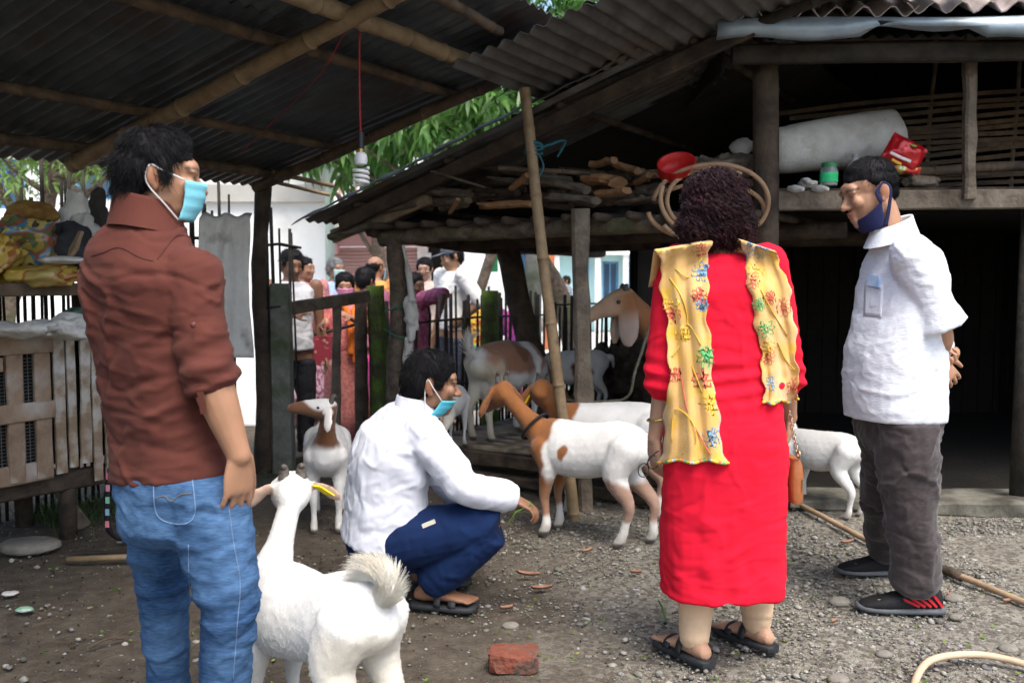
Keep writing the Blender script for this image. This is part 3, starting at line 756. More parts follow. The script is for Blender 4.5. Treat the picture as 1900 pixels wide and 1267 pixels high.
mk('sack', blob(tabl(140, 395, 4.62), (.075, .06, .1), 5, .4, 9), m_sack_grey, label='pale grey sack slung over the stake fence', cat='sack', smooth=True)
mk('sack', blob(tabl(155, 440, 4.6), (.07, .06, .11), 15, .5, 9), m_sack, label='white sack hanging in folds below the grey one', cat='sack', smooth=True)
mk('sack', blob(tabl(185, 400, 4.7), (.05, .05, .12), 6, .4, 8), M('dark_sack', (.06, .055, .05), (.03, .028, .025), 9, rough=.9, bump=.4), label='dark sack on the fence left of the brown shirted man', cat='sack', smooth=True)
mk('sack', blob(tabl(45, 610, 3.95), (.14, .07, .035), 7, .5, 8), m_sack, label='white sack crumpled on the hutch roof, left', cat='sack', smooth=True)
mk('sack', blob(tabl(118, 606, 4.08), (.13, .07, .045), 8, .6, 8), m_sack, label='white sack folded on the hutch roof with its end hanging down', cat='sack', smooth=True)
mk('sack', blob(tabl(142, 592, 4.25), (.06, .08, .05), 9, .4, 8), M('green_sack', (.1, .2, .14), (.06, .12, .09), 9, rough=.6, bump=.3), label='small green sack behind the white ones on the hutch', cat='sack', smooth=True)
mk('sheet_of_foam', blob(tabl(120, 483, 3.95), (.1, .07, .016), 10, .3, 8), m_sack, label='flat white tray lying on the table edge', cat='tray', smooth=True)
mk('wood_offcut', MB().plank(tabl(128, 478, 4.05), tabl(150, 430, 4.1), .03, .015, seg=3), m_bamboo, label='small tan wood offcut leaning on the dark cloth', cat='wood')
# cloth hanging on the fence
def hang(px0, px1, py0, py1, Y0, Y1, seed, folds=5, amp=.02):
    P = np.zeros((41, 31, 3))
    for i in range(41):
        for j in range(31):
            a = i / 40; t = j / 30
            px = px0 + (px1 - px0) * a + (4 * math.sin(t * 7 + seed) if i in (0, 40) else 0) + 14 * (t - .5) * (a - .5)
            q = W(px, py0 + (py1 - py0) * t, Y0 + (Y1 - Y0) * a)
            nz_ = fbm(np.array([[a * folds * 1.3 + .5 * math.sin(t * 2.5), t * .8, seed]]), 3)[0]
            q = q + A(.2, -1, 0) * (amp * (.5 + .8 * t) * 1.5 * nz_ + .03 * (1 - abs(t - .02)))
            if j == 0: q = q + A(0, .05, .012 * math.sin(a * 15))
            P[i, j] = q
    return MB().gridp(P, .003)
mk('sack_cloth', hang(364, 464, 398, 664, 5.1, 5.4, 1.0, 3, .026), m_sack_grey, label='long pale grey sack cloth hanging on the fence right of the brown shirted man', cat='cloth', smooth=True)
rb = blob(W(762, 590, 5.68), (.045, .04, .13), 21, .45, 11)
rb.tube(path(W(748, 455, 5.7), W(757, 500, 5.68), W(765, 560, 5.66)), [.01] * 6 + [.02] * 6 + [.035], 10)
rb.add(blob(W(758, 660, 5.7), (.035, .03, .14), 22, .3, 9).verts(), blob(W(758, 660, 5.7), (.035, .03, .14), 22, .3, 9).f)
mk('rag_bundle', rb, m_sack, label='white rag bundle tied to the log post with green twine', cat='rag', smooth=True)
for z, dz, lb_ in ((W(735, 572, 5.7)[2], .02, 'green twine round the log post above the rag bundle'), (W(735, 620, 5.7)[2], -.03, 'lower green twine round the log post and rag bundle')):
    tw = MB(); tw.tube(path(*[A(-.735 + .062 * math.cos(a) + (.05 if math.cos(a) > .6 else 0), 5.73 + .062 * math.sin(a), z + dz * math.cos(a)) for a in np.linspace(0, 6.28, 12)]), .004, 5)
    mk('twine', tw, m_green_rope, label=lb_, cat='twine', smooth=True)

# ------------------------------------------------------------------ lamp on a red cord
lb = root('hanging_bulb', W(674, 325, 4.3), 'white spiral lamp bulb hanging on a red cord from the bamboo', 'lamp')
top = W(668, 22, 3.85); bt = W(669, 250, 3.95)
LY = bt
mk('cord', MB().tube(path(top, (top + bt) / 2 + A(-.004, .0, 0), bt), .004, 6), m_red_cord, lb, smooth=True)
mk('cord', MB().tube(path(top, W(640, 60, 3.8), W(600, 130, 3.95) + A(0, 0, .0), W(540, 195, 4.35), W(440, 290, 4.75)), .0025, 6), m_red_cord, lb, smooth=True)
mk('cord_knot', MB().tube(path(*[top + A(.055 * math.cos(a), .03 * math.sin(a), .02 + .05 * math.sin(a * .5 + 2)) for a in np.linspace(0, 12, 26)]), .004, 6), m_red_cord, lb, smooth=True)
mk('socket', MB().tube([bt + A(0, 0, .01), bt + A(0, 0, -.06)], [.014, .016], 14), m_black_plastic, lb, smooth=True, autos=50)
mk('bulb_cap', MB().tube([bt + A(0, 0, -.06), bt + A(0, 0, -.075)], [.013, .013], 14), M('brass_cap', (.5, .3, .12), rough=.35, metal=.8, bump=0), lb, smooth=True, autos=50)
mk('ballast', MB().tube([bt + A(0, 0, -.075), bt + A(0, 0, -.085), bt + A(0, 0, -.105), bt + A(0, 0, -.125), bt + A(0, 0, -.13)], [.015, .026, .03, .026, .012], 18), m_white_plastic, lb, smooth=True, autos=50)
a = np.linspace(0, 2 * math.pi * 3.6, 90)
mk('spiral', MB().tube(np.stack([bt[0] + .03 * np.cos(a), bt[1] + .03 * np.sin(a), bt[2] - .14 - .075 * a / a[-1]], 1), .0075, 8), m_white_plastic, lb, smooth=True)

# ------------------------------------------------------------------ firewood in the loft
m_split = M('split_wood', (.42, .24, .11), (.26, .13, .06), 9, rough=.85, bump=.4, c3=(.2, .11, .06), c3s=6, c3t=.58)
m_fw = [m_grey_wood, m_dark_wood, m_log, m_split]
def chunk(p0, p1, r, mat, label, seed, kind='round', flat=.6):
    p0 = np.asarray(p0); p1 = np.asarray(p1); r_ = np.random.default_rng(seed)
    pts = [p0 + (p1 - p0) * t + r_.normal(0, r * .06, 3) for t in np.linspace(0, 1, 6)]
    rad = [r * (1 + r_.normal(0, .06)) for _ in pts]
    if kind == 'tip': rad = [r * q for q in (.25, .7, .95, 1, .95, .8)]
    k = MB().tube(pts, rad, 9, flat=(A(0, 0, 1), flat), wob=.08)
    mk('firewood', k, mat, label=label, cat='firewood', group='firewood stacked in the loft', smooth=False)
S = [((612, 440), (690, 418), 5.85, .03, 0, 'pale plank end jutting from the loft at the far left'),
 ((690, 400), (770, 378), 5.7, .035, 0, 'grey split billet near the left end of the loft'),
 ((765, 352), (870, 362), 5.55, .055, 0, 'flat grey billet left of the bamboo pole, upper row'),
 ((805, 375), (868, 372), 5.35, .045, 2, 'thick dark billet end left of the pale split wedge'),
 ((885, 380), (985, 378), 5.15, .045, 3, 'pale split wedge lying on the log beam left of the bamboo pole'),
 ((905, 330), (975, 340), 5.25, .035, 0, 'weathered flat piece above the pale split wedge'),
 ((950, 350), (980, 325), 5.05, .022, 3, 'short orange-brown stub just left of the bamboo pole'),
 ((1005, 335), (1090, 352), 5.0, .03, 0, 'long grey slab right of the bamboo pole'),
 ((1025, 365), (1105, 372), 4.95, .04, 0, 'broad grey billet above the square post'),
 ((1090, 330), (1150, 338), 5.0, .06, 3, 'big orange cut log end facing the yard'),
 ((1112, 360), (1165, 355), 4.9, .04, 3, 'pale yellow split log below the orange log end'),
 ((1100, 305), (1140, 298), 5.1, .025, 3, 'short orange chunk on top of the pile'),
 ((1140, 305), (1185, 318), 5.1, .025, 3, 'tan chunk beside the short orange one on top of the pile'),
 ((1180, 340), (1205, 325), 4.95, .02, 3, 'small reddish stick leaning at the right end of the pile'),
 ((800, 318), (900, 348), 5.3, .009, 0, 'thin straight stick poking out to the left'),
 ((835, 395), (850, 370), 5.3, .014, 3, 'short tan stick leaning on the billets'),
 ((740, 372), (800, 385), 5.75, .03, 1, 'dark billet behind the plank ends'),
 ((880, 352), (960, 358), 5.4, .035, 1, 'black billet in the middle row left of the bamboo'),
 ((985, 378), (1060, 382), 5.15, .03, 1, 'dark slab on the log beam right of the bamboo'),
 ((1040, 318), (1100, 322), 5.3, .03, 1, 'blackened slab at the back of the pile'),
 ((1150, 375), (1215, 372), 5.0, .035, 1, 'dark log on the beam at the right end')]
for i, (a, b_, Y, r, mi, lb_) in enumerate(S):
    chunk(W(a[0], a[1], Y + .12), W(b_[0], b_[1], Y - .08), r, m_fw[mi], lb_ + ', firewood', 200 + i, 'tip' if 'wedge' in lb_ else 'round', .5 if r > .03 else .8)
r = np.random.default_rng(33)
for i in range(64):     # older, darker billets packed between and behind the named ones
    px = r.uniform(760, 1215); t_ = (px - 740) / 480; ytop = 372 - 55 * min(1, t_ * 1.6); py = r.uniform(ytop, 384); Y = 5.75 - .95 * t_ + r.uniform(.05, .55); ln = r.uniform(.14, .36); an = r.normal(0, .16)
    q_ = W(px, py, Y); d_ = A(V[0] * ln * .5, V[1] * ln * .5, math.sin(an) * ln * .3)
    chunk(q_ - d_, q_ + d_, r.uniform(.02, .045), m_fw[r.integers(0, 3)] if r.random() < .85 else m_split, 'dark weathered firewood billet packed into the loft pile', 400 + i, 'round', r.uniform(.4, .9))
bamboo('stick', W(925, 312, 5.0), W(1095, 322, 4.9), .014, None, m_bamboo_old, .2, label='long knobbly tan stick lying across the top of the firewood', cat='stick')

# red bowl, cane coil and odds and ends in front of the barn post
rb = MB(); q = W(1252, 312, 4.75); rings = []
for z, r in ((-.06, .03), (-.055, .06), (-.02, .085), (.03, .095), (.035, .1), (.03, .09), (-.01, .08), (-.045, .05)):
    a = np.linspace(0, 6.283, 24, endpoint=False)
    ax, up_ = nrm(A(1, -.2, .1)), nrm(A(.1, -.7, .75)); ay = np.cross(up_, ax)
    rings.append(q + up_ * z + np.outer(np.cos(a) * r, ax) + np.outer(np.sin(a) * r, ay))
rb.loft(rings); mk('plastic_bowl', rb, M('red_plastic', (.55, .02, .02), (.45, .015, .015), 4, rough=.35, bump=.02), label='red plastic bowl stuffed into the end of the firewood loft', cat='bowl', smooth=True)
m_cane = M('tan_cane', (.42, .27, .16), (.3, .18, .1), 7, rough=.7, bump=.1)
cc = W(1320, 380, 4.7); cl = MB()
for k_, (rx, rz, dy, ox, oz, a0, a1) in enumerate(((.29, .2, 0, 0, 0, 3.7, 9.3), (.26, .17, .03, .03, .02, 1.0, 6.6), (.3, .14, .05, -.02, -.03, 3.2, 8.6), (.2, .17, -.02, -.07, .03, 2.8, 6.0))):
    a = np.linspace(a0, a1, 44); cl.tube(np.stack([cc[0] + ox + rx * np.cos(a), cc[1] + dy + .05 * np.sin(a * 1.5), cc[2] + oz + rz * np.sin(a)], 1), .012, 8)
mk('cane_coil', cl, m_cane, label='coil of tan cane hanging behind the curly haired woman', cat='cane', smooth=True)
hb = blob(W(1335, 318, 5.0), (.25, .1, .07), 31, .7, 16)
mk('rope_heap', hb, m_grey_wood, label='tangled grey rope and twigs at the end of the loft', cat='rope', smooth=True)
# shelf goods
roll = MB(); ra, rb_ = W(1415, 285, 5.15), W(1665, 250, 5.3)
pts = [ra + (rb_ - ra) * t for t in np.linspace(0, 1, 24)]
rad = [.12 + .06 * t - .03 * t ** 3 for t in np.linspace(0, 1, 24)]
rad[0] = .05; rad[1] = .1; rad[-1] = .06
roll.tube(pts, rad, 28)
v = roll.verts(); v = v + (.012 * fbm(v * 7, 3))[:, None] * A(.2, -1, .4); r2 = MB(); r2.add(v, roll.f)
mk('sack_roll', r2, m_sack, label='fat white plastic sack roll lying on the barn shelf', cat='sack', smooth=True)
def lathe(name, c, prof, mat, n=20, parent=None, **kw):
    c = np.asarray(c, float); a = np.linspace(0, 6.2832, n, endpoint=False); rings = [c + np.stack([np.cos(a) * r, np.sin(a) * r, np.full(n, z)], 1) for z, r in prof]
    return mk(name, MB().loft(rings), mat, parent, smooth=True, autos=40, **kw)
SZ = 1.738
m_clear = M('clear_plastic_jar', (.75, .8, .78), (.7, .75, .74), 4, rough=.12, bump=0, trans=.75)
jp = W(1538, 330, 4.92); jp[2] = SZ
jr = root('jar', jp, 'clear plastic jar with green lid and green label on the shelf', 'jar')
lathe('jar_body', jp, ((0, .03), (.004, .044), (.085, .045), (.1, .038), (.106, .036)), m_clear, parent=jr)
lathe('lid', jp, ((.1, .04), (.122, .04), (.124, .036)), M('green_lid', (.03, .25, .09), rough=.4, bump=0), parent=jr)
lathe('label_band', jp, ((.022, .0465), (.07, .0468)), M('green_label', (.02, .55, .16), (.05, .7, .3), 14, rough=.5, bump=0), parent=jr)
bp_ = W(1586, 330, 5.0); bp_[2] = SZ
bt_ = root('bottle', bp_, 'small bottle with blue label and grey cap behind the head of the white shirted man', 'bottle')
lathe('bottle_body', bp_, ((0, .03), (.004, .036), (.12, .036), (.145, .02), (.155, .016)), M('pale_plastic', (.6, .62, .62), rough=.3, bump=0), parent=bt_)
lathe('label_band', bp_, ((.075, .0375), (.115, .0375)), M('blue_label', (.04, .2, .4), (.3, .5, .6), 20, rough=.5, bump=0), parent=bt_)
lathe('cap', bp_, ((.155, .018), (.18, .018), (.182, .012)), M('grey_cap', (.35, .36, .36), rough=.4, bump=0), parent=bt_)
wb = W(1638, 330, 4.95); wb[2] = SZ
lathe('bottle', wb, ((0, .024), (.004, .03), (.1, .03), (.108, .02), (.13, .02)), m_white_plastic, label='plain white bottle tucked behind the red snack packet', cat='bottle')
def packet(c, w, h, tilt, seed, mat, **kw):
    P = np.zeros((21, 21, 3)); c = np.asarray(c, float)
    for i in range(21):
        for j in range(21):
            x = i / 10 - 1; y = j / 10 - 1
            b_ = .045 * max(0, (1 - abs(x) ** 3)) * max(0, (1 - abs(y) ** 3))
            P[i, j] = c + A(math.cos(tilt) * x * w - math.sin(tilt) * y * h, -b_, math.sin(tilt) * x * w + math.cos(tilt) * y * h)
    f_ = P.reshape(-1, 3); d = .012 * fbm(f_ * 22 + seed, 3); P = P + (d[:, None] * A(.3, -1, .4)).reshape(21, 21, 3)
    Q = P.copy(); Q[..., 1] = 2 * c[1] - Q[..., 1] + .004
    k = MB(); k.gridp(P[:, ::-1]); k.gridp(Q)
    return mk('snack_packet', k, mat, smooth=True, cat='packet', **kw)
m_redfoil = M('red_foil', (.55, .015, .02), (.4, .01, .015), 8, rough=.25, bump=.2, metal=.25, spec=.6)
rp_ = packet(W(1678, 285, 4.88), .1, .075, -.5, 3, m_redfoil, label='shiny red snack packet propped on the barn shelf')
m_ink_w = M('white_ink', (.75, .7, .68), rough=.4, bump=0); m_ink_y = M('yellow_ink', (.7, .35, .03), rough=.4, bump=0)
for (q0, q1, rr, mt) in ((W(1652, 283, 4.82), W(1690, 300, 4.82), .008, m_ink_w), (W(1655, 296, 4.82), W(1672, 305, 4.82), .008, m_ink_y), (W(1690, 268, 4.83), W(1700, 272, 4.83), .006, M('green_ink', (.2, .35, .05), rough=.4, bump=0))):
    mk('printed_band', MB().tube(path(q0, (q0 + q1) / 2 + A(0, -.006, -.004), q1), rr, 8, flat=(A(0, 1, 0), .3)), mt, rp_, smooth=True)
packet(W(1672, 316, 4.9), .1, .02, -.08, 5, foil('green_yellow_film', (.3, .5, .05), [(.7, .7, .6), (.65, .5, .05), (.6, .05, .04)], 16), label='green and yellow flat packet lying under the red one')
for px, py, nm in ((1465, 350, 'left'), (1510, 350, 'right')):
    q = W(px, py, 4.82)
    mk('old_bulb', MB().limb([q, q + A(.02, -.03, -.004), q + A(.045, -.07, -.01)], [.014, .02, .012], 10), m_sack, label='small grimy white bulb on the shelf edge, %s of the pair' % nm, cat='bulb', smooth=True)
mk('plastic_bag', blob(W(1500, 340, 4.9), (.05, .05, .02), 51, .6, 14), m_sack, label='scrap of white plastic on the shelf below the green lidded jar', cat='bag', smooth=True)
mk('cloth_heap', blob(W(1700, 338, 4.92), (.1, .06, .03), 52, .6, 10), m_grey_wood, label='grey rag lying on the shelf under the packets', cat='rag', smooth=True)
mk('plastic_bag', blob(W(1380, 275, 5.4), (.07, .06, .05), 53, .5, 10), m_sack, label='pale plastic bag in the dark behind the barn post', cat='bag', smooth=True)

# ------------------------------------------------------------------ goats
m_coat = VC('short_goat_coat', rough=.9, bump=.22, bscale=170, sheen=.2, spec=.12, var=.12, vscale=14, stretch=(1, 1, .45), bdist=.004)
m_horn = M('goat_horn', (.12, .1, .085), (.06, .05, .042), 20, rough=.6, bump=.3)
m_hairw = M('cream_tail_hair', (.82, .8, .72), (.72, .66, .54), 12, rough=.8, bump=0)
m_tag = M('yellow_ear_tag', (.8, .6, .02), rough=.4, bump=0)
m_collar = M('black_collar', (.015, .015, .017), rough=.7, bump=.1)
m_eye = M('dark_eye', (.02, .012, .008), rough=.12, bump=0, spec=.6)
def sm(a, b, x):
    t = np.clip((x - a) / (b - a), 0, 1); return t * t * (3 - 2 * t)
def lerpc(c, col, w): return c * (1 - w[:, None]) + np.array(col) * w[:, None]
WHITE = (.68, .67, .64)
def goat(label, px, py_xy, yaw, k, z0, head, hd, colfn, ears=('side', .17), hornl=.05, tail='up', pitch=0.0, vox=.0075, legs=None, neckr=1.0, belly=1.0, hairy=0, seed=0, group='goats in the yard', tagside=None, collar=None, hks=1.05, coat=0, eardown=(.55, -.85)):
    """goat built in its own frame (x forward, y left, z up), head placed in the yard"""
    pos = A(py_xy[0], py_xy[1], z0)
    cy, sy = math.cos(yaw), math.sin(yaw)
    Fx = A(cy, sy, 0); Fy = A(-sy, cy, 0); Fz = A(0, 0, 1)
    cp_, sp_ = math.cos(pitch), math.sin(pitch)
    def loc(x, y, z):
        # pitch tilts the trunk about its middle
        zz = z - .5; x2 = x * cp_ - zz * sp_; z2 = x * sp_ + zz * cp_ + .5
        return pos + k * (Fx * x2 + Fy * y + Fz * z2)
    def loc0(x, y, z): return pos + k * (Fx * x + Fy * y + Fz * z)
    mb = MB()
    prof = ((-.385, .525, .03, .03), (-.36, .535, .075, .065), (-.3, .54, .115, .095), (-.18, .528, .145, .122), (-.02, .495, .172 * belly, .152 * belly), (.12, .497, .16, .138), (.24, .51, .142, .11), (.31, .515, .105, .085), (.345, .515, .05, .045))
    pr = np.array(prof); pp, _ = spline(pr[:, :3], pr[:, 3], 3); _, ww = spline(pr[:, :3], pr[:, 3], 3)
    rings = []
    ang = np.linspace(0, 2 * math.pi, 22, endpoint=False)
    for (x, zc, h), w in zip(pp, ww):
        rings.append(np.array([loc(x, w * math.cos(a) * (1 - .12 * math.sin(a)), zc + h * math.sin(a)) for a in ang]))
    mb.loft(rings)
    lg = legs or {}
    for s_ in (1, -1):
        dx, dy = lg.get(('f', s_), (0, 0))
        sh = loc(.235, s_ * .07, .5); el = loc(.2, s_ * .085, .385)
        mb.limb([sh, el, loc0(.225 + dx * .5, s_ * .082, .225), loc0(.215 + dx * .8, s_ * .08, .13), loc0(.215 + dx, s_ * .08, .055), loc0(.235 + dx, s_ * .08, .012)],
                k * A(.075, .052, .029, .02, .025, .024), 12)
        dx, dy = lg.get(('h', s_), (0, 0))
        mb.limb([loc(-.26, s_ * .065, .53), loc(-.215, s_ * .095, .385), loc0(-.325 + dx * .6, s_ * .088, .235), loc0(-.315 + dx * .8, s_ * .085, .13), loc0(-.305 + dx, s_ * .085, .055), loc0(-.28 + dx, s_ * .085, .012)],
                k * A(.098, .07, .031, .021, .026, .025), 12)
    head = np.asarray(head, float); hd = nrm(hd); side = nrm(np.cross(Fz, hd)); hu = np.cross(hd, side)
    hk = k * hks
    nb = loc(.25, 0, .535)
    nm = (nb + head) / 2 + k * .03 * nrm(np.cross(side, head - nb)) * 0
    mb.limb([loc(.2, 0, .52), nb, nm, head - hd * .012 * hk], A(.11 * k, .1 * k, .068 * k * neckr, .046 * hk * (neckr if neckr < .9 else 1)), 16)
    hr_ = [(-.05, .026, .03, .0), (-.035, .044, .05, .005), (.01, .054, .06, .006), (.06, .05, .056, .004), (.11, .038, .044, .003), (.155, .03, .034, -.004), (.19, .027, .029, -.01), (.21, .018, .018, -.012), (.217, .008, .008, -.013)]
    hr_ = np.array(hr_); p3, w3 = spline(hr_[:, [0, 2, 3]], hr_[:, 1], 2)
    rings = []
    for (x, h, oz), w in zip(p3, w3):
        rings.append(np.array([head + hk * (hd * x + side * w * math.cos(a) + hu * (oz + h * math.sin(a))) for a in ang]))
    mb.loft(rings)
    for s_ in (1, -1):   # cheek and brow
        mb.ell(head + hk * (hd * .045 + side * s_ * .04 + hu * .028), (.02 * hk, .014 * hk, .012 * hk), X=hd, Z=hu)
    etips = []
    for s_ in (1, -1):
        base = head + hk * (hd * -.005 + side * s_ * .046 + hu * .03)
        l_ = ears[1] * k
        if ears[0] == 'droop': d = nrm(side * s_ * eardown[0] + hu * 0 + Fz * eardown[1] + hd * .08)
        else: d = nrm(side * s_ * 1.0 + Fz * -.35 - hd * .05)
        d2 = nrm(d + Fz * -.35)
        nrm_ = nrm(np.cross(d, np.cross(side * s_ + hd * .8, d)))
        pts = [base, base + d * l_ * .25, base + d * l_ * .5 + d2 * l_ * .05, base + d * l_ * .5 + d2 * l_ * .32, base + d * l_ * .5 + d2 * l_ * .52]
        mb.tube(spline(pts, [0] * 5, 4)[0], spline(pts, A(.02, .03, .036, .032, .012) * (l_ / .17), 4)[1], 14, flat=(nrm_, .34))
        etips.append((base, d, d2, l_, nrm_))
    tb = loc(-.375, 0, .575)
    if tail == 'up':
        tp = [loc(-.35, 0, .575), loc(-.42, 0, .63), loc(-.44, 0, .69), loc(-.41, 0, .735)]
    elif tail == 'curl':
        tp = [loc(-.35, 0, .585), loc(-.38, 0, .645), loc(-.345, 0, .685), loc(-.285, .0, .69)]
    else:
        tp = [loc(-.36, 0, .58), loc(-.42, 0, .585), loc(-.44, 0, .54), loc(-.445, 0, .48)]
    mb.limb(tp, k * A(.034, .03, .024, .012), 10)
    if lg.get('udder'):
        mb.ell(loc(-.2, 0, .33), (.075 * k, .065 * k, .085 * k)); mb.limb([loc(-.19, .04, .28), loc(-.18, .05, .215)], [.022 * k, .012 * k]); mb.limb([loc(-.19, -.04, .28), loc(-.18, -.05, .215)], [.022 * k, .012 * k])
    v, f, N = remesh(mb, vox, 4)
    v = v + N * (.0011 * fbm(v * 60 + seed, 2) + .006 * k * fbm(v * A(7, 7, 5) + seed, 2))[:, None]
    # colours are laid out in the goat's own frame
    q = (v - pos) / k; lx = q @ Fx; ly = q @ Fy; lz = q[:, 2]
    hq = (v - head) / hk; hx = hq @ hd; hy = hq @ side; hz = hq @ hu
    wob = .03 * fbm(q * 9 + seed, 3)
    c = np.tile(np.array(WHITE), (len(v), 1))
    em = np.zeros(len(v))
    for base, d, d2, l_, _n in etips:
        ep = np.array([base + d * l_ * t for t in (.3, .42, .55)] + [base + d * l_ * .5 + d2 * l_ * t for t in (.15, .3, .45, .55)])
        dm = np.min(np.linalg.norm(v[:, None, :] - ep[None], axis=2), 1); em = np.maximum(em, 1 - sm(.036 * l_ / .17, .045 * l_ / .17, dm))
    EARM[0] = em
    c = colfn(c, lx + wob, ly + wob * .7, lz + wob, hx, hy, hz)
    c = lerpc(c, (.33, .28, .2), .45 * (1 - sm(.03, .13, lz)) * (z0 < 5))
    c = lerpc(c, (.1, .085, .07), 1 - sm(.02, .03, lz))
    nose = sm(.195, .21, hx) * (np.abs(hy) < .04) * (np.abs(hz) < .06) * (hx < .24); c = lerpc(c, (.25, .14, .11), nose * .8)
    o = mk('goat', (v, f), m_coat, label=label, cat='goat', group=group, smooth=True, origin=pos, col=np.clip(c, 0, 1))
    if coat:
        r = np.random.default_rng(seed + 50); ii = r.integers(0, len(v), coat); ii = ii[q[ii, 2] > .06]; n = len(ii)
        back = -Fx * .8 - Fz * .75; nv_ = N[ii]; fl = back - nv_ * (nv_ @ back)[:, None] + r.normal(0, .25, (n, 3)); ln = k * r.uniform(.003, .007, n)[:, None] * (1 + .5 * sm(.45, .2, np.abs(q[ii, 2] - .2)))[:, None]
        S_ = np.stack([v[ii], v[ii] + fl * ln * .5 + nv_ * ln * .2, v[ii] + fl * ln + nv_ * ln * .2], 1)
        sv, sf = strands(S_, .0007 * k, .0003 * k)
        mk('coat_hair', (sv, sf), m_coat, o, col=np.repeat(np.clip(c[ii] * r.uniform(.9, 1.08, (n, 1)), 0, 1), 9, 0))
    for s_ in (1, -1):
        mk('eye', MB().ell(head + hk * (hd * .05 + side * s_ * .0475 + hu * .016), (.011 * hk, .006 * hk, .009 * hk), X=hd, Z=hu, n=12, m=8), m_eye, o, smooth=True)
        if hornl:
            b0 = head + hk * (hd * -.012 + side * s_ * .022 + hu * .058)
            mk('horn', MB().tube(path(b0 - hu * .012, b0 + hu * hornl * .5 - hd * hornl * .15, b0 + hu * hornl * .8 - hd * hornl * .6 + side * s_ * hornl * .1), np.linspace(.014, .005, 13) * hk / .8, 9), m_horn, o, smooth=True)
    if tagside is not None:
        base, d, d2, l_, nn = etips[tagside]
        c0 = base + d * l_ * .38 + d2 * l_ * .05 - A(0, .014, 0)
        mk('ear_tag', MB().box(c0, (.026, .005, .05), X=nrm(A(.9, -.3, 0) + d * .3), Z=nrm(d2 + d * .5)), m_tag, o)
    if collar is not None:
        cp0 = nb + (head - nb) * collar; t_ = nrm(head - nb); a1 = nrm(np.cross(t_, Fz)); a2 = np.cross(t_, a1)
        a = np.linspace(0, 6.2832, 26); rr = k * (.105 - .045 * collar) * 1.06
        mk('collar', MB().tube(np.array([cp0 + a1 * rr * math.cos(x) + a2 * rr * math.sin(x) for x in a]), .007, 7), m_collar, o, smooth=True)
    if hairy:
        r = np.random.default_rng(seed + 5); n = hairy
        tpp = spline(np.array(tp), [0] * 4, 8)[0]; t = r.random(n); i = (t * (len(tpp) - 2)).astype(int)
        b0 = tpp[i] + (tpp[i + 1] - tpp[i]) * r.random(n)[:, None]; td = tpp[i + 1] - tpp[i]; td /= np.linalg.norm(td, axis=1)[:, None]
        rd = r.normal(size=(n, 3)); rd -= td * np.sum(rd * td, 1)[:, None]; rd /= np.linalg.norm(rd, axis=1)[:, None]
        b0 = b0 + rd * k * .018
        ln = k * r.uniform(.025, .065, n)[:, None]
        dirv = td * .8 + rd * .6
        S_ = np.stack([b0, b0 + dirv * ln * .4, b0 + (dirv + td * .25) * ln * .75, b0 + (dirv + td * .5 + A(0, 0, -.15)) * ln], 1)
        mk('tail_hair', strands(S_, .0008), m_hairw, o)
    return o
BR = (.27, .105, .035); TAN = (.36, .2, .12); DB = (.13, .055, .025)
EARM = [None]
def ear_mask(hx, hy, hz): return EARM[0]
def c_white(c, lx, ly, lz, hx, hy, hz):
    c = lerpc(c, (.45, .27, .18), ear_mask(hx, hy, hz) * .85)
    d = sm(-.1, -.3, lx) * sm(.6, .5, lz) * (np.abs(lx) < .5)
    c = lerpc(c, (.6, .52, .36), np.clip(d, 0, 1) * .5 * sm(-.01, .02, lz * .1 + .02))
    return c
def c_brownhead(c, lx, ly, lz, hx, hy, hz):
    hm = sm(.16, .19, lx + .25 * np.clip(.55 - lz, 0, 1) * -.4)
    hm = hm * sm(.2, .3, lz + .2 * (lx > .3))
    c = lerpc(c, BR, hm)
    leg = (lz < .34) & (lx > 0); c = lerpc(c, (.29, .12, .045), leg * sm(.12, .16, lz) * (1 - sm(.3, .36, lz)) * .9)
    hl = (lx < -.15) & (lz < .37); c = lerpc(c, (.28, .12, .05), hl * sm(.12, .15, lz) * (1 - sm(.33, .37, lz)) * .8)
    spot = 1 - sm(.035, .05, np.sqrt((lx - .06) ** 2 + (lz - .47) ** 2)); c = lerpc(c, BR, spot)
    return c
def c_kid(c, lx, ly, lz, hx, hy, hz):
    neck = sm(.54, .6, lz) * sm(.2, .26, lx); c = lerpc(c, DB, neck)
    face = (np.abs(hx - .06) < .3) & (np.abs(hy) < .09) & (np.abs(hz) < .09)
    c = lerpc(c, (.16, .075, .04), face * 1.0)
    c = lerpc(c, WHITE, face * sm(.012, .03, hz + .02 * np.sin(hx * 30)) * .95)
    em = ear_mask(hx, hy, hz); c = lerpc(c, (.74, .7, .66), em)
    return c
def c_patch(c, lx, ly, lz, hx, hy, hz):
    back = sm(.42, .48, lz)
    p1 = back * sm(-.36, -.3, lx) * (1 - sm(.1, .14, lx + .3 * (lz - .55)))
    p2 = sm(.44, .5, lz) * sm(.2, .24, lx + .2 * (lz - .5)) * (1 - sm(.34, .4, lx))
    c = lerpc(c, (.3, .13, .06), np.clip(p1 + p2, 0, 1) * .93)
    dk = 1 - sm(.07, .1, np.sqrt((lx - .02) ** 2 + (lz - .62) ** 2)); c = lerpc(c, DB, dk * .7)
    rear = sm(-.2, -.3, lx) * sm(.6, .5, lz); c = lerpc(c, (.58, .5, .36), rear * .75)
    c = lerpc(c, (.2, .1, .05), (lx > .42) * 1.0)
    return c
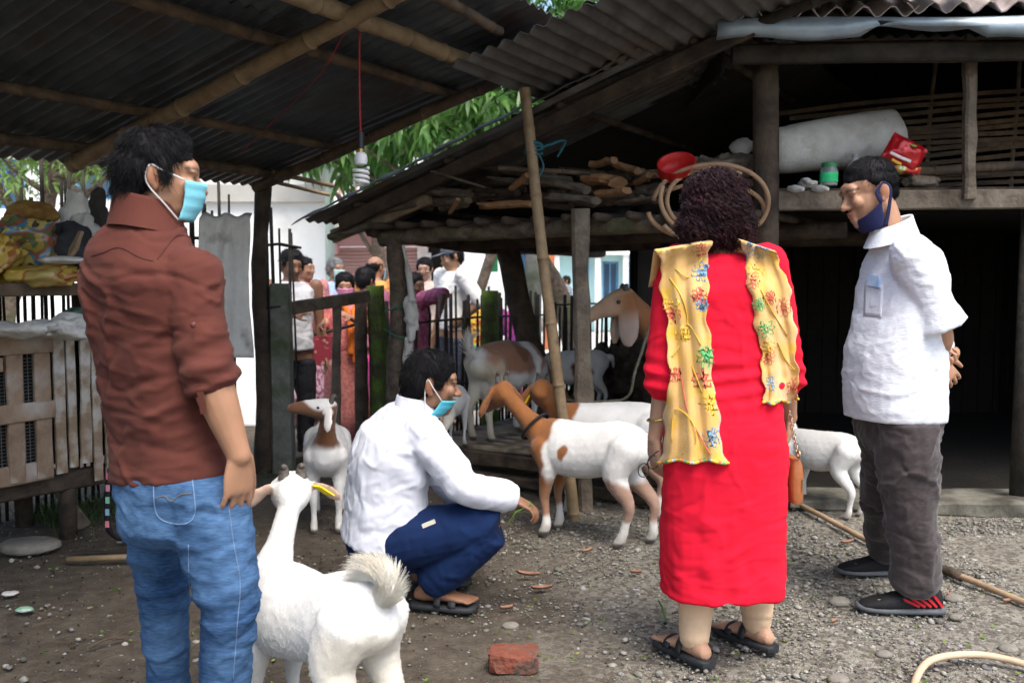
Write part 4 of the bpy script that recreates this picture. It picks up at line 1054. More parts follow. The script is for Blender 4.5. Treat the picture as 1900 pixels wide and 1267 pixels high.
def c_tan(c, lx, ly, lz, hx, hy, hz):
    c = lerpc(c, (.33, .145, .062), np.ones(len(lx)))
    fr = (np.abs(hy) < .09) & (np.abs(hx - .08) < .2) & (np.abs(hz) < .1)
    c = lerpc(c, (.43, .29, .19), fr * sm(.0, .1, hx))
    c = lerpc(c, (.46, .36, .3), ear_mask(hx, hy, hz) * sm(-.02, -.1, hz) * .9)
    c = lerpc(c, (.5, .34, .2), fr * sm(.03, .05, hz) * .6)
    return c
def c_pw(c, lx, ly, lz, hx, hy, hz):
    p = 1 - sm(.09, .12, np.sqrt((lx + .05) ** 2 + (lz - .47) ** 2)); c = lerpc(c, DB, p)
    return lerpc(c, BR, sm(.3, .36, lx) * 1.0)

R_ = math.radians
# big white goat in front, seen from behind
hp = W(543, 918, 2.56)
goat('white goat with a yellow ear tag seen from behind in the foreground', 0, (-.512, 2.3), R_(140), .77, 0, hp, (-.32, .93, -.12), c_white, ('droop', .14), .03, 'curl', -.06, .0065, None, .72, .84, 3200, 1, tagside=1, eardown=(.85, -.42), hks=1.36, coat=9000)
# brown-headed white goat, side on
goat('white goat with brown head and neck and a black collar beside the outstretched hand', 0, (.36, 4.36), R_(149), .86, 0, W(934, 730, 4.6), (-.45, .78, -.42), c_brownhead, ('droop', .19), .05, 'up', 0, .008, {('h', -1): (-.06, 0), ('h', 1): (.05, 0)}, .82, .88, 0, 2, collar=.28, hks=1.22, coat=9000)
goat('brown-headed white goat standing behind the collared one', 0, (.5, 4.82), R_(168), .9, 0, W(1006, 728, 4.85), (.15, .85, -.45), c_brownhead, ('droop', .2), .04, 'down', 0, .009, None, .82, 1, 0, 3, tagside=0, hks=1.2)
goat('white kid with brown face and neck lifting its muzzle beside the gate', 0, (-.945, 4.62), R_(-80), .76, 0, W(607, 762, 4.38), (-.93, -.2, .16), c_kid, ('droop', .17), .035, 'down', 0, .007, None, .85, .95, 0, 4, hks=1.15, coat=9000)
goat('large white goat with brown patches on its back, rear view on the platform', 0, (-.03, 6.0), R_(54), .93, .22, W(1030, 720, 6.5), (.5, .7, -.5), c_patch, ('droop', .2), .06, 'up', 0, .009, {'udder': 1}, 1, 1.05, 500, 5, coat=14000)
goat('tall tan long-eared goat with pale muzzle standing in the shed', 0, (1.2, 5.62), R_(214), 1.22, .22, W(1160, 560, 5.4), (-.86, -.25, -.28), c_tan, ('droop', .24), .03, 'down', 0, .009, None, .95, 1, 0, 6, eardown=(.16, -.98))
goat('small white kid between the red dress and the grey trousers', 0, (1.66, 4.86), R_(128), .66, 0, W(1466, 792, 5.1), (-.5, .8, -.3), lambda c, *a: lerpc(c, (.3, .14, .07), sm(-.04, .0, a[3]) * (np.abs(a[4]) < .2) * (np.abs(a[5]) < .12)), ('droop', .15), 0, 'up', 0, .007, {('f', 1): (.04, 0)}, 1, .95, 0, 7, coat=7000)
goat('white goat with one dark brown patch half hidden behind the bamboo pole', 0, (.46, 6.9), R_(195), .74, .22, W(1000, 680, 6.6), (-.8, -.2, -.3), c_pw, ('droop', .17), .03, 'down', 0, .01, None, 1, 1, 0, 8)
goat('greyish white kid standing behind the head of the squatting man', 0, (-.38, 5.5), R_(70), .58, .22, W(852, 735, 5.8), (.3, .9, -.2), c_white, ('droop', .15), 0, 'down', 0, .009, None, 1, 1, 0, 9)

# ------------------------------------------------------------------ people
m_skin = VC('skin', rough=.55, bump=.12, bscale=180, spec=.35, subsurf=.12, var=.08, vscale=30, bdist=.003)
m_hair = M('black_hair', (.012, .011, .012), (.007, .007, .008), 30, rough=.6, bump=.1, spec=.12)
def fabric(name, c, c2=None, scale=6, weave=420, rough=.9, bump=.12, sheen=.15, **kw):
    return M(name, c, c2 or tuple(x * .86 for x in c), scale, rough=rough, bump=bump, bscale=weave, sheen=sheen * .15, spec=.08, rvar=.05, **kw)
def frame(f, roll_up=(0, 0, 1)):
    f = nrm(f); r = nrm(np.cross(f, roll_up)); u_ = np.cross(r, f); return r, f, u_
def head_parts(mb, c, f, k, ear=True):
    r, f, u_ = frame(f)
    Pt = lambda x, y, z: c + k * (r * x + f * y + u_ * z)
    E = lambda p, rad: mb.ell(Pt(*p), tuple(k * q for q in rad), X=r, Y=f, Z=u_, n=20, m=14)
    E((0, -.014, .035), (.075, .096, .084)); E((0, .022, -.025), (.062, .068, .082)); E((0, .03, -.068), (.05, .052, .045))
    E((0, .068, -.098), (.022, .02, .018)); E((.046, .0, -.06), (.016, .04, .03)); E((-.046, .0, -.06), (.016, .04, .03))
    E((0, .076, .03), (.05, .02, .028))
    for s_ in (1, -1):
        E((s_ * .034, .074, -.018), (.024, .02, .022)); E((s_ * .03, .084, .022), (.024, .012, .008))
        E((s_ * .031, .079, .005), (.013, .012, .008))
        if ear:
            mb.ell(Pt(s_ * .079, -.012, -.002), (.009 * k, .02 * k, .033 * k), X=nrm(r + f * .45 * s_), Z=u_, n=14, m=10)
            mb.ell(Pt(s_ * .076, -.004, -.03), (.008 * k, .012 * k, .014 * k), X=r, Z=u_, n=12, m=8)
    mb.limb([Pt(0, .086, .014), Pt(0, .098, -.008), Pt(0, .112, -.026)], k * A(.009, .0105, .0135), 12)
    for s_ in (1, -1): E((s_ * .011, .1, -.03), (.009, .011, .008))
    E((0, .091, -.052), (.021, .0125, .006)); E((0, .0905, -.064), (.019, .012, .0065)); E((0, .085, -.08), (.018, .011, .012))
def hand(mb, w, d, n, t, k=1.0, curl=.35, spread=.1, thumb=.7):
    """palm from wrist w along d; n is the back-of-hand normal, t points to the thumb side"""
    d = nrm(d); n = nrm(n - d * np.dot(n, d)); t = nrm(np.cross(n, d)) * (1 if np.dot(np.cross(n, d), t) > 0 else -1)
    rings = []
    for x, wd, th in ((-.02, .024, .019), (.0, .026, .018), (.02, .034, .017), (.05, .041, .0155), (.08, .042, .013), (.092, .036, .01)):
        a = np.linspace(0, 6.2832, 16, endpoint=False)
        rings.append(w + k * (d * x) + np.outer(np.cos(a) * wd * k, t) + np.outer(np.sin(a) * th * k, n))
    mb.loft(rings)
    for i, (ln, off, rr) in enumerate(((.072, .0325, .0078), (.08, .011, .0082), (.075, -.011, .0078), (.058, -.0325, .007))):
        b_ = w + k * (d * .082 + t * off); dd = nrm(d + t * (1.5 - i) * spread * .5); p = [b_ - dd * .015 * k]; q = b_; cu = curl * (1 + .12 * i)
        pts = [q]; ang = 0
        for sg in (.45, .3, .25):
            ang += cu * (.55 if sg == .45 else 1.0)
            q = q + k * ln * sg * (dd * math.cos(ang) - n * math.sin(ang)); pts.append(q)
        mb.limb([p[0]] + pts, k * rr * A(1.05, 1.05, .98, .92, .75), 9, 2)
    b_ = w + k * (d * .02 + t * .028); td = nrm(d * .75 + t * thumb - n * .25)
    mb.limb([b_ - td * .015 * k, b_ + td * .035 * k, b_ + k * (td * .06 + d * .012), b_ + k * (td * .07 + d * .035 - n * .006)], k * A(.014, .0125, .0105, .008), 9, 2)
def arm(mb, sh, el, wr, k=1.0, fat=1.0):
    up = el - sh; lo = wr - el
    mb.limb([sh, sh + up * .35, sh + up * .75, el, el + lo * .25, el + lo * .6, el + lo * .9, wr], k * fat * A(.056, .05, .043, .04, .042, .035, .027, .026), 14, 3)
def leg(mb, hp, kn, an, k=1.0):
    a, b_ = kn - hp, an - kn
    mb.limb([hp, hp + a * .4, hp + a * .8, kn, kn + b_ * .25, kn + b_ * .6, kn + b_ * .9, an], k * A(.085, .078, .062, .055, .056, .045, .036, .036), 14, 3)
def foot(mb, an, td, k=1.0, toes=True):
    td = nrm(A(td[0], td[1], 0)); s_ = A(-td[1], td[0], 0); b_ = A(an[0], an[1], 0); z = an[2]
    g_ = z - .075 * k
    mb.limb([an + A(0, 0, .01), an - td * .03 * k - A(0, 0, .045 * k)], k * A(.036, .033), 12)
    rings = []
    for x, w_, h, zc in ((-.07, .012, .012, .022), (-.06, .026, .024, .026), (-.02, .033, .033, .033), (.03, .033, .032, .034), (.08, .04, .022, .024), (.12, .043, .016, .018), (.15, .038, .012, .014), (.16, .026, .008, .012)):
        a = np.linspace(0, 6.2832, 16, endpoint=False)
        rings.append(A(b_[0], b_[1], g_) + k * td * x + np.outer(np.cos(a) * w_ * k, s_) + np.outer(np.sin(a) * h * k + zc * k, A(0, 0, 1)))
    mb.loft(rings)
    if toes:
        for i, (o, ln, r) in enumerate(((.028, .035, .0115), (.008, .032, .0085), (-.009, .027, .008), (-.024, .021, .0075), (-.036, .014, .007))):
            b0 = A(b_[0], b_[1], g_) + k * (td * .145 + s_ * o + A(0, 0, .014)); mb.limb([b0, b0 + k * (td * ln - A(0, 0, .004))], [r * k, r * k * .9], 8, 1)
def shoe(name, an, td, g_, parent, mat_up, mat_sole, k=1.0, flash=None):
    td = nrm(A(td[0], td[1], 0)); s_ = A(-td[1], td[0], 0); o = A(an[0], an[1], g_)
    a = np.linspace(0, 6.2832, 20, endpoint=False)
    def shell(prof):
        m = MB(); rings = []
        for x, w_, z0, z1 in prof:
            zc, h = (z0 + z1) / 2, (z1 - z0) / 2
            ca, sa = np.cos(a), np.sin(a); sq = lambda q: np.sign(q) * np.abs(q) ** .7
            rings.append(o + k * td * x + np.outer(sq(ca) * w_ * k, s_) + np.outer(sq(sa) * h * k + zc * k, A(0, 0, 1)))
        return m.loft(rings)
    up = mk(name, shell(((-.085, .015, .02, .06), (-.078, .03, .015, .085), (-.05, .036, .012, .1), (.0, .037, .012, .095), (.05, .04, .012, .078), (.1, .044, .012, .06), (.15, .043, .012, .048), (.185, .033, .014, .036), (.2, .015, .018, .028))), mat_up, parent, smooth=True)
    mk('sole', shell(((-.095, .015, .0, .026), (-.088, .034, .0, .03), (-.05, .041, .0, .028), (.05, .044, .0, .025), (.12, .049, .0, .024), (.17, .044, .002, .026), (.2, .03, .006, .028), (.212, .012, .012, .026))), mat_sole, up, smooth=True)
    if flash is not None:
        m = MB()
        for i in range(5):
            p0 = o + k * (td * (-.075 + i * .02) - flash[1] * (.0385 + .001 * i) + A(0, 0, .035)); p1 = o + k * (td * (-.045 + i * .026) - flash[1] * .0365 + A(0, 0, .075 - .004 * i))
            m.beam(p0, p1, .009, .005, up=flash[1])
        mk('side_flash', m, flash[0], up)
def torso_rings(J, ft, spec, k=1.0):
    """spec: (t along pelvis->chest->neck, half width, half depth, forward shift)"""
    P = np.array([J['pel'] - nrm(J['che'] - J['pel']) * .14 * k, J['pel'], J['che'], J['nek'], J['nek'] + nrm(J['nek'] - J['che']) * .1 * k])
    ts = A(-.5, 0, 1, 2, 2.6); out = []
    pts, tt = spline(P, ts, 10)
    T = np.gradient(pts, axis=0); ang = np.linspace(0, 6.2832, 28, endpoint=False)
    for (t, a, b_, sh) in spec:
        i = int(np.argmin(np.abs(tt - t))); tn = nrm(T[i]); r = nrm(np.cross(ft, tn)); f = np.cross(tn, r)
        e = .82
        ca = np.sign(np.cos(ang)) * np.abs(np.cos(ang)) ** e; sa = np.sign(np.sin(ang)) * np.abs(np.sin(ang)) ** e
        out.append(pts[i] + f * sh * k + np.outer(ca * a * k, r) + np.outer(sa * b_ * k, f))
    return out
BODY = ((-.35, .13, .09, 0), (-.1, .155, .11, -.005), (.2, .15, .105, 0), (.5, .138, .1, .0), (.8, .15, .11, .0), (1.0, .16, .115, .0), (1.4, .165, .1, -.01), (1.65, .13, .08, -.012), (1.85, .075, .065, -.01), (2.0, .05, .052, 0))
def wrinkle(v, N, amp, freq=(7, 7, 16), seed=0, fine=.35, where=None):
    p = v * np.array(freq, float) + seed * 3.1
    p = p + .6 * np.stack([fbm(v * 5 + seed, 2), fbm(v * 5 + 9 + seed, 2), fbm(v * 5 + 23 + seed, 2)], 1)
    n1 = fbm(p, 2); n2 = fbm(p * A(.6, .6, 1.1) + 31, 2)
    d = .85 * np.exp(-(n1 / .2) ** 2) - .6 * np.exp(-(n2 / .13) ** 2) + .35 * n1 + fine * .5 * fbm(p * 2.4, 2)
    w = 1 if where is None else where(v)
    return v + N * (amp * d * w)[:, None]
def skin_cols(v, c, f, k, base, stubble=0.0, brow=True, open_eye=True):
    r, f, u_ = frame(f); q = (v - c) / k; x = q @ r; y = q @ f; z = q @ u_
    near = np.linalg.norm(q, axis=1) < .15
    C = np.tile(np.array(base, float), (len(v), 1))
    C *= (1 + .06 * fbm(v * 14, 2))[:, None]
    lips = near * (y > .09) * np.exp(-((z + .058) / .009) ** 2) * (np.abs(x) < .022); C = lerpc(C, np.array(base) * A(.75, .45, .45), lips)
    if brow: C = lerpc(C, (.02, .015, .012), near * (y > .06) * np.exp(-((z - .03) / .0055) ** 2) * (np.abs(x) > .012) * (np.abs(x) < .05) * .85)
    e = np.exp(-((z - .006) / (.0042 if open_eye else .0025)) ** 2) * np.exp(-((np.abs(x) - .031) / .011) ** 4) * (y > .06) * near
    C = lerpc(C, (.03, .02, .016), np.clip(e, 0, 1) * .9)
    if stubble: C = lerpc(C, (.06, .05, .045), near * (y > .02) * sm(-.04, -.07, z) * stubble)
    C = lerpc(C, np.array(base) * A(.9, .7, .65), near * (np.abs(x) > .076) * .6)
    return C
def make_body(label, J, o, vox=.0045, group=None, extra=None):
    k = o.get('k', 1.0); mb = MB(); ft = nrm(o['ft'])
    mb.loft(torso_rings(J, ft, o.get('body', BODY), k))
    mb.limb([J['nek'] - A(0, 0, .03), (J['nek'] + J['head']) / 2 - nrm(o['fh']) * .02 * k, J['head'] - nrm(o['fh']) * .015 * k], k * A(.058, .05, .052), 16)
    head_parts(mb, J['head'], o['fh'], o.get('hk', k))
    for s_ in 'lr':
        if 'sh' + s_ in J:
            arm(mb, J['sh' + s_], J['el' + s_], J['wr' + s_], k, o.get('fat', 1))
            h = o['hand' + s_]; hand(mb, J['wr' + s_], *h[:3], k=k * 1.0, **(h[3] if len(h) > 3 else {}))
        if 'hp' + s_ in J:
            leg(mb, J['hp' + s_], J['kn' + s_], J['an' + s_], k * o.get('lk', 1.0)); foot(mb, J['an' + s_], o['toe' + s_], k * o.get('fk', 1.0), o.get('toes', True))
    if extra: extra(mb)
    v, f, N = remesh(mb, vox, 3)
    C = skin_cols(v, J['head'], o['fh'], o.get('hk', k), o['skin'], o.get('stubble', 0), o.get('brow', True), o.get('open', True))
    org = A((J['anl'][0] + J['anr'][0]) / 2, (J['anl'][1] + J['anr'][1]) / 2, min(J['anl'][2], J['anr'][2]) - .075 * k) if 'anl' in J else None
    return mk('person', (v, f), m_skin, label=label, cat='person', group=group, smooth=True, col=C, origin=org)
def garment(name, parts, mat, parent, vox=.007, smooth=3, wr=(), label=None, fn=None):
    mb = MB()
    for p in parts: p(mb)
    v, f, N = remesh(mb, vox, smooth)
    for w_ in wr: v = wrinkle(v, N, *w_[:3], **(w_[3] if len(w_) > 3 else {}))
    if fn is not None: v = fn(v, N)
    return mk(name, (v, f), mat, parent, smooth=True, label=label)
def short_hair(c, f, k, parent, mat=None, n=2600, ln=.035, r=.0011, seed=0, fringe=0.0, back=-.055, vol=1.0, ell=None, curl=0.0):
    r_, f, u_ = frame(f); mat = mat or m_hair
    Pt = lambda x, y, z: c + k * (r_ * x + f * y + u_ * z)
    mb = MB(); E = lambda p, rad: mb.ell(Pt(*p), tuple(k * q * vol for q in rad), X=r_, Y=f, Z=u_, n=20, m=14)
    for p, rad in (ell or [((0, -.014 + fringe * .3, .055), (.08, .094, .073)), ((0, -.045, .012), (.079, .071, .075)), ((0, -.06, -.03), (.062, .05, .045)), ((0, .03 + fringe, .088), (.056, .042, .028)), ((.07, .018, .025), (.012, .022, .035)), ((-.07, .018, .025), (.012, .022, .035))]): E(p, rad)
    v, fc, N = remesh(mb, .006 * k, 3)
    v = v + N * (.004 * fbm(v * 40 + seed, 2))[:, None]
    o = mk('hair', (v, fc), mat, parent, smooth=True)
    rg = np.random.default_rng(seed); i = rg.integers(0, len(v), n); p = v[i]; nn = N[i]
    crown = Pt(0, -.05, .12)
    fl = p - crown; fl = fl - nn * np.sum(fl * nn, 1)[:, None]; fl /= np.maximum(np.linalg.norm(fl, axis=1), 1e-6)[:, None]
    fl = fl + rg.normal(0, .28, fl.shape); L_ = ln * k * rg.uniform(.6, 1.3, n)[:, None]
    yl = (p - c) @ f / k; L_ = L_ * (1 - .75 * sm(.01, .07, yl))[:, None]
    S_ = [p]
    for a, up in ((.33, .13), (.66, .15), (1.0, .07)):
        q = p + fl * L_ * a + nn * L_ * up * (1 if not curl else .8)
        if curl: q = q + rg.normal(0, curl, q.shape)
        S_.append(q)
    mk('hair_strands', strands(np.stack(S_, 1), r * k), mat, o)
    return o
def mask_patch(c, f, k, z0, z1, yo=0.0, wid=1.15, droop=0.0, bulge=.016):
    r_, f, u_ = frame(f); P = np.zeros((25, 13, 3))
    for i in range(25):
        a = (i / 24 - .5) * 2 * wid
        for j in range(13):
            t = j / 12; z = z0 + (z1 - z0) * t
            rx = .074 - .012 * t; ry = .101 + bulge * math.sin(t * 2.6) + .018 * math.cos(a) ** 3 * (1 - t) - .02 * t
            pl = .0018 * math.sin(t * 22) * math.cos(a)
            P[i, j] = c + k * (r_ * (rx + pl) * math.sin(a) * 1.04 + f * ((ry + pl) * max(0, math.cos(a)) ** .72 + yo - .0 + droop * t) + u_ * z)
    return P
def ear_loops(P, c, f, k, mat, parent):
    r_, f, u_ = frame(f)
    for s_, i in ((1, 24), (-1, 0)):
        b0, b1 = P[i, 0], P[i, 12]
        ea = c + k * (r_ * s_ * .085 + f * -.022 + u_ * .022); eb = c + k * (r_ * s_ * .082 + f * -.026 + u_ * -.024)
        mk('ear_loop', MB().tube(path(b0, b0 + (ea - b0) * .6 + r_ * s_ * .006, ea, eb, b1 + (eb - b1) * .4 + r_ * s_ * .006, b1), .0022 * k, 6), mat, parent, smooth=True)
m_mask = M('pale_blue_mask', (.2, .55, .64), (.16, .47, .56), 8, rough=.8, bump=.1, bscale=300)
m_loop = M('white_elastic', (.75, .75, .72), rough=.8, bump=0)
SK1, SK2, SK3 = (.36, .19, .11), (.24, .12, .068), (.44, .25, .16)

# ---- man in the brown shirt
J = dict(pel=W(332, 905, 2.2), che=W(288, 560, 2.2), nek=W(283, 405, 2.18), head=W(300, 330, 2.18))
ft = nrm(A(.55, .83, 0)); rt_ = A(ft[1], -ft[0], 0)
J.update(shr=W(352, 512, 2.11), elr=W(384, 684, 2.06), wrr=W(443, 845, 2.06), shl=W(216, 508, 2.29), ell=W(268, 690, 2.5), wrl=W(340, 790, 2.56),
         hpr=W(385, 920, 2.13), knr=W(424, 1120, 2.1), anr=W(415, 1400, 2.14), hpl=W(292, 920, 2.27), knl=W(304, 1110, 2.32), anl=W(318, 1360, 2.36))
for s_ in 'lr': J['an' + s_][2] = .085
o = dict(k=.98, hk=.86, ft=ft, fh=(.95, .24, -.1), skin=SK1, fat=1.12, fk=.9, lk=.82, body=[(q[0], q[1] * .86, q[2] * .86, q[3]) for q in BODY], toel=(.6, .8), toer=(.75, .6), handr=(A(-.05, .05, -1), A(.8, -.6, 0), A(.6, .8, 0), dict(curl=.32, thumb=.35)), handl=(A(.3, .6, -.5), A(0, 0, 1), A(-1, 0, 0)))
pm = make_body('man in a brown shirt and blue jeans wearing a pale blue mask, foreground left', J, o)
m_brown = fabric('brown_shirt_cloth', (.108, .036, .027), (.085, .027, .02), 4, 380, sheen=.2)
SH = ((.06, .172, .13, .0), (.12, .171, .128, .0), (.25, .166, .125, .005), (.5, .166, .122, .0), (.8, .174, .124, -.005), (1.0, .182, .124, -.012), (1.25, .184, .118, -.02), (1.45, .165, .104, -.024), (1.62, .132, .092, -.024), (1.78, .1, .08, -.018), (1.93, .08, .072, -.008))
def sleeve(J, s_, t, r0, r1, r2):
    sh, el, wr = J['sh' + s_], J['el' + s_], J['wr' + s_]; d = el - sh; l_ = wr - el
    pts = [sh + A(0, 0, .0), sh + d * .35, sh + d * .75, el + l_ * .0]
    rad = [r0, r1 * 1.02, r1 * .98, r2]
    if t > 0: pts.append(el + l_ * t); rad.append(r2)
    return lambda mb: mb.limb(pts, rad, 18, 4)
def cuff(J, s_, t, r, w=.035):
    sh, el, wr = J['sh' + s_], J['el' + s_], J['wr' + s_]; p = el + (wr - el) * t; d = nrm(wr - el if t > 0 else el - sh)
    return lambda mb: mb.tube([p - d * w / 2 - d * .006, p - d * w / 2, p + d * w / 2, p + d * w / 2 + d * .004], [r * .96, r, r, r * .95], 22)
def flare(J, s_, r0, r1):
    sh, el = J['sh' + s_], J['el' + s_]; d = el - sh
    return lambda mb: mb.tube([sh + d * .55, sh + d * .75, sh + d * .98, sh + d * 1.0, sh + d * .97], [r0 * .92, r0, r1, r1 * .97, r1 * .6], 24)
def lower(v):   # stronger folds at elbow and waist
    return np.ones(len(v))
s1 = garment('shirt', [lambda mb: mb.loft(torso_rings(J, ft, SH, 1.0)), sleeve(J, 'r', .06, .072, .062, .055), sleeve(J, 'l', .2, .07, .06, .056), cuff(J, 'r', .0, .06, .03), cuff(J, 'r', .1, .059, .035)], m_brown, pm, .006, 6,
            [(.007, (4, 4, 11), 1), (.0035, (9, 9, 22), 2)],
            fn=lambda v, N: v + N * (.006 * np.sin((v[:, 2] - v[:, 0] * .5) * 95 + 3 * fbm(v * 7, 2)) * np.exp(-(np.linalg.norm(v - J['elr'] - A(0, 0, .02), axis=1) / .09) ** 2))[:, None])
r_, f_, u_ = frame(nrm(A(.75, .6, 0)))
cl = MB(); rings = []
a = np.linspace(0, 6.2832, 30, endpoint=False)
for z, rr, dd in ((-.045, .098, .09), (-.01, .088, .082), (.022, .08, .076), (.03, .078, .074), (.024, .074, .07), (-.03, .08, .075)):
    rings.append(J['nek'] + A(-.012, 0, .01) + np.outer(np.cos(a) * rr, r_) + np.outer(np.sin(a) * dd, f_) + np.outer(z + .018 * -np.sin(a), A(0, 0, 1)))
cl.loft(rings, cap=False); mk('collar', cl, m_brown, s1, smooth=True)
mk('sleeve_button', MB().ell(W(358, 603, 2.0), (.007, .004, .007)), M('button', (.12, .035, .03), rough=.3, bump=0), s1, smooth=True)
mk('sleeve_tab', MB().plank(J['elr'] + A(.0, -.056, -.03), J['elr'] + A(.008, -.052, -.095), .014, .003, up=(0, 1, 0), seg=3, wob=.001), m_brown, s1)
# yoke seam across the back
# jeans
m_jean, nt, b = _new('blue_denim'); N = nt.nodes; L = nt.links
tc = N.new('ShaderNodeTexCoord'); n1 = N.new('ShaderNodeTexNoise'); n1.inputs['Scale'].default_value = 3.2; n1.inputs['Detail'].default_value = 5; L.new(tc.outputs['Object'], n1.inputs['Vector'])
mp = N.new('ShaderNodeMapping'); mp.inputs['Scale'].default_value = (25, 25, 160); L.new(tc.outputs['Object'], mp.inputs[0])
n2 = N.new('ShaderNodeTexNoise'); n2.inputs['Scale'].default_value = 2; n2.inputs['Detail'].default_value = 3; L.new(mp.outputs[0], n2.inputs['Vector'])
ad = N.new('ShaderNodeMath'); ad.operation = 'MULTIPLY_ADD'; ad.inputs[1].default_value = .45; L.new(n2.outputs['Fac'], ad.inputs[0]); L.new(n1.outputs['Fac'], ad.inputs[2])
rp = N.new('ShaderNodeValToRGB'); rp.color_ramp.elements[0].position = .55; rp.color_ramp.elements[1].position = .9
rp.color_ramp.elements[0].color = (.02, .05, .12, 1); rp.color_ramp.elements[1].color = (.09, .175, .31, 1); L.new(ad.outputs[0], rp.inputs[0]); L.new(rp.outputs[0], b.inputs['Base Color'])
b.inputs['Roughness'].default_value = .95; b.inputs['Specular IOR Level'].default_value = .05
bp = N.new('ShaderNodeBump'); bp.inputs['Strength'].default_value = .25; bp.inputs['Distance'].default_value = .004; L.new(n2.outputs['Fac'], bp.inputs['Height']); L.new(bp.outputs[0], b.inputs['Normal'])
def tuck(v, c, z0, z1, s_=.2):
    """waistband narrows where a shirt hangs over it"""
    w = sm(z0, z1, v[:, 2]) * s_; out = v.copy(); out[:, :2] = v[:, :2] * (1 - w)[:, None] + c[None, :2] * w[:, None]; return out
def trouser(J, s_, radii, ext=0.0):
    hp, kn, an = J['hp' + s_], J['kn' + s_], J['an' + s_]; a_, b_ = kn - hp, an - kn
    end = an + nrm(an - kn) * ext
    return lambda mb: mb.limb([hp, hp + a_ * .5, kn, kn + b_ * .4, kn + b_ * .8, end], radii, 18, 4)
PANT = ((-.42, .12, .1, -.01), (-.25, .148, .118, -.014), (0, .153, .12, -.01), (.15, .155, .115, 0), (.3, .145, .108, 0))
jn = garment('jeans', [lambda mb: mb.loft(torso_rings(J, ft, PANT, 1.0)), trouser(J, 'r', A(.1, .086, .069, .063, .061, .06), .0), trouser(J, 'l', A(.094, .078, .061, .056, .053, .052), .0)], m_jean, pm, .0065, 3,
             [(.006, (5, 5, 11), 5), (.003, (12, 12, 26), 6)], fn=lambda v, N: tuck(v, J['pel'], .775, .805, .26) + N * (.0035 * np.sin(v[:, 2] * 85 + 3 * fbm(v * 8, 2)) * np.exp(-((v[:, 2] - .5) / .1) ** 2))[:, None])
m_seam = M('denim_stitch', (.2, .3, .45), rough=.9, bump=0)
def on_surf(v_obj, pts, off=.002):
    """drop points onto a garment mesh along the viewing side (nearest surface)"""
    o_ = v_obj; wl_ = wloc(o_); out = []
    for p in pts:
        ok, q, n, i = o_.closest_point_on_mesh(Vector(p - wl_)); out.append(np.array(q) + wl_ + np.array(n) * off)
    return np.array(out)
def on_ray(o_, pxs, off=.002):
    wl_ = wloc(o_); out = []
    for px, py in pxs:
        d = ray(px, py); ok, q, n, i = o_.ray_cast(Vector(A(0, 0, CAM_Z) - wl_), Vector(nrm(d)))
        if ok: out.append(np.array(q) + wl_ + np.array(n) * off)
    return np.array(out)
def pxline(*pts, n=10):
    out = []
    for (a, b_) in zip(pts[:-1], pts[1:]):
        for t in np.linspace(0, 1, n, endpoint=False): out.append((a[0] + (b_[0] - a[0]) * t, a[1] + (b_[1] - a[1]) * t))
    return out + [pts[-1]]
bpy.context.view_layer.update()
def stitch(name, o_, pts, r, mat, off=.001, n=10):
    pp_ = path(*[(a_, b_, 0) for a_, b_ in pts], sub=10); P_ = on_ray(o_, [(q[0], q[1]) for q in pp_], off)
    if len(P_) > 3: mk(name, MB().tube(P_, r, 5), mat, o_, smooth=True)
stitch('seam', jn, ((420, 905), (432, 1000), (445, 1080), (440, 1160), (432, 1262)), .0009, m_seam)
stitch('seam', jn, ((350, 1010), (352, 1120), (360, 1240)), .0009, m_seam)
stitch('pocket_edge', jn, ((285, 880), (292, 955), (338, 972), (362, 948), (352, 858)), .0011, m_seam)
stitch('pocket_stitch', jn, ((288, 925), (305, 920), (318, 930), (335, 918), (356, 915)), .0012, M('tan_stitch', (.2, .16, .1), rough=.9, bump=0))
stitch('yoke_seam', s1, ((170, 475), (190, 470), (222, 460), (260, 478), (285, 485)), .0009, M('dark_brown_seam', (.062, .022, .016), rough=.9, bump=0))
stitch('yoke_seam', s1, ((292, 482), (312, 455), (330, 437), (355, 442)), .0009, M('dark_brown_seam2', (.062, .022, .016), rough=.9, bump=0))
short_hair(J['head'], o['fh'], .88, pm, n=6500, ln=.03, r=.0009, seed=3, fringe=.0, ell=[((0, -.018, .055), (.083, .094, .077)), ((0, -.05, .012), (.083, .075, .08)), ((0, -.064, -.04), (.07, .052, .055)), ((0, -.07, -.075), (.055, .035, .035)), ((.072, .014, .02), (.012, .02, .035)), ((-.072, .014, .02), (.012, .02, .035)), ((0, .035, .09), (.05, .035, .027))])
Pm = mask_patch(J['head'], o['fh'], .86, -.004, -.112, wid=1.0)
mo = mk('face_mask', MB().gridp(Pm, .0025), m_mask, pm, smooth=True); ear_loops(Pm, J['head'], o['fh'], .86, m_loop, mo)
for s_ in 'lr': shoe('shoe', J['an' + s_] , o['toe' + s_], 0.0, pm, m_black_plastic, m_black_plastic, 1.05)

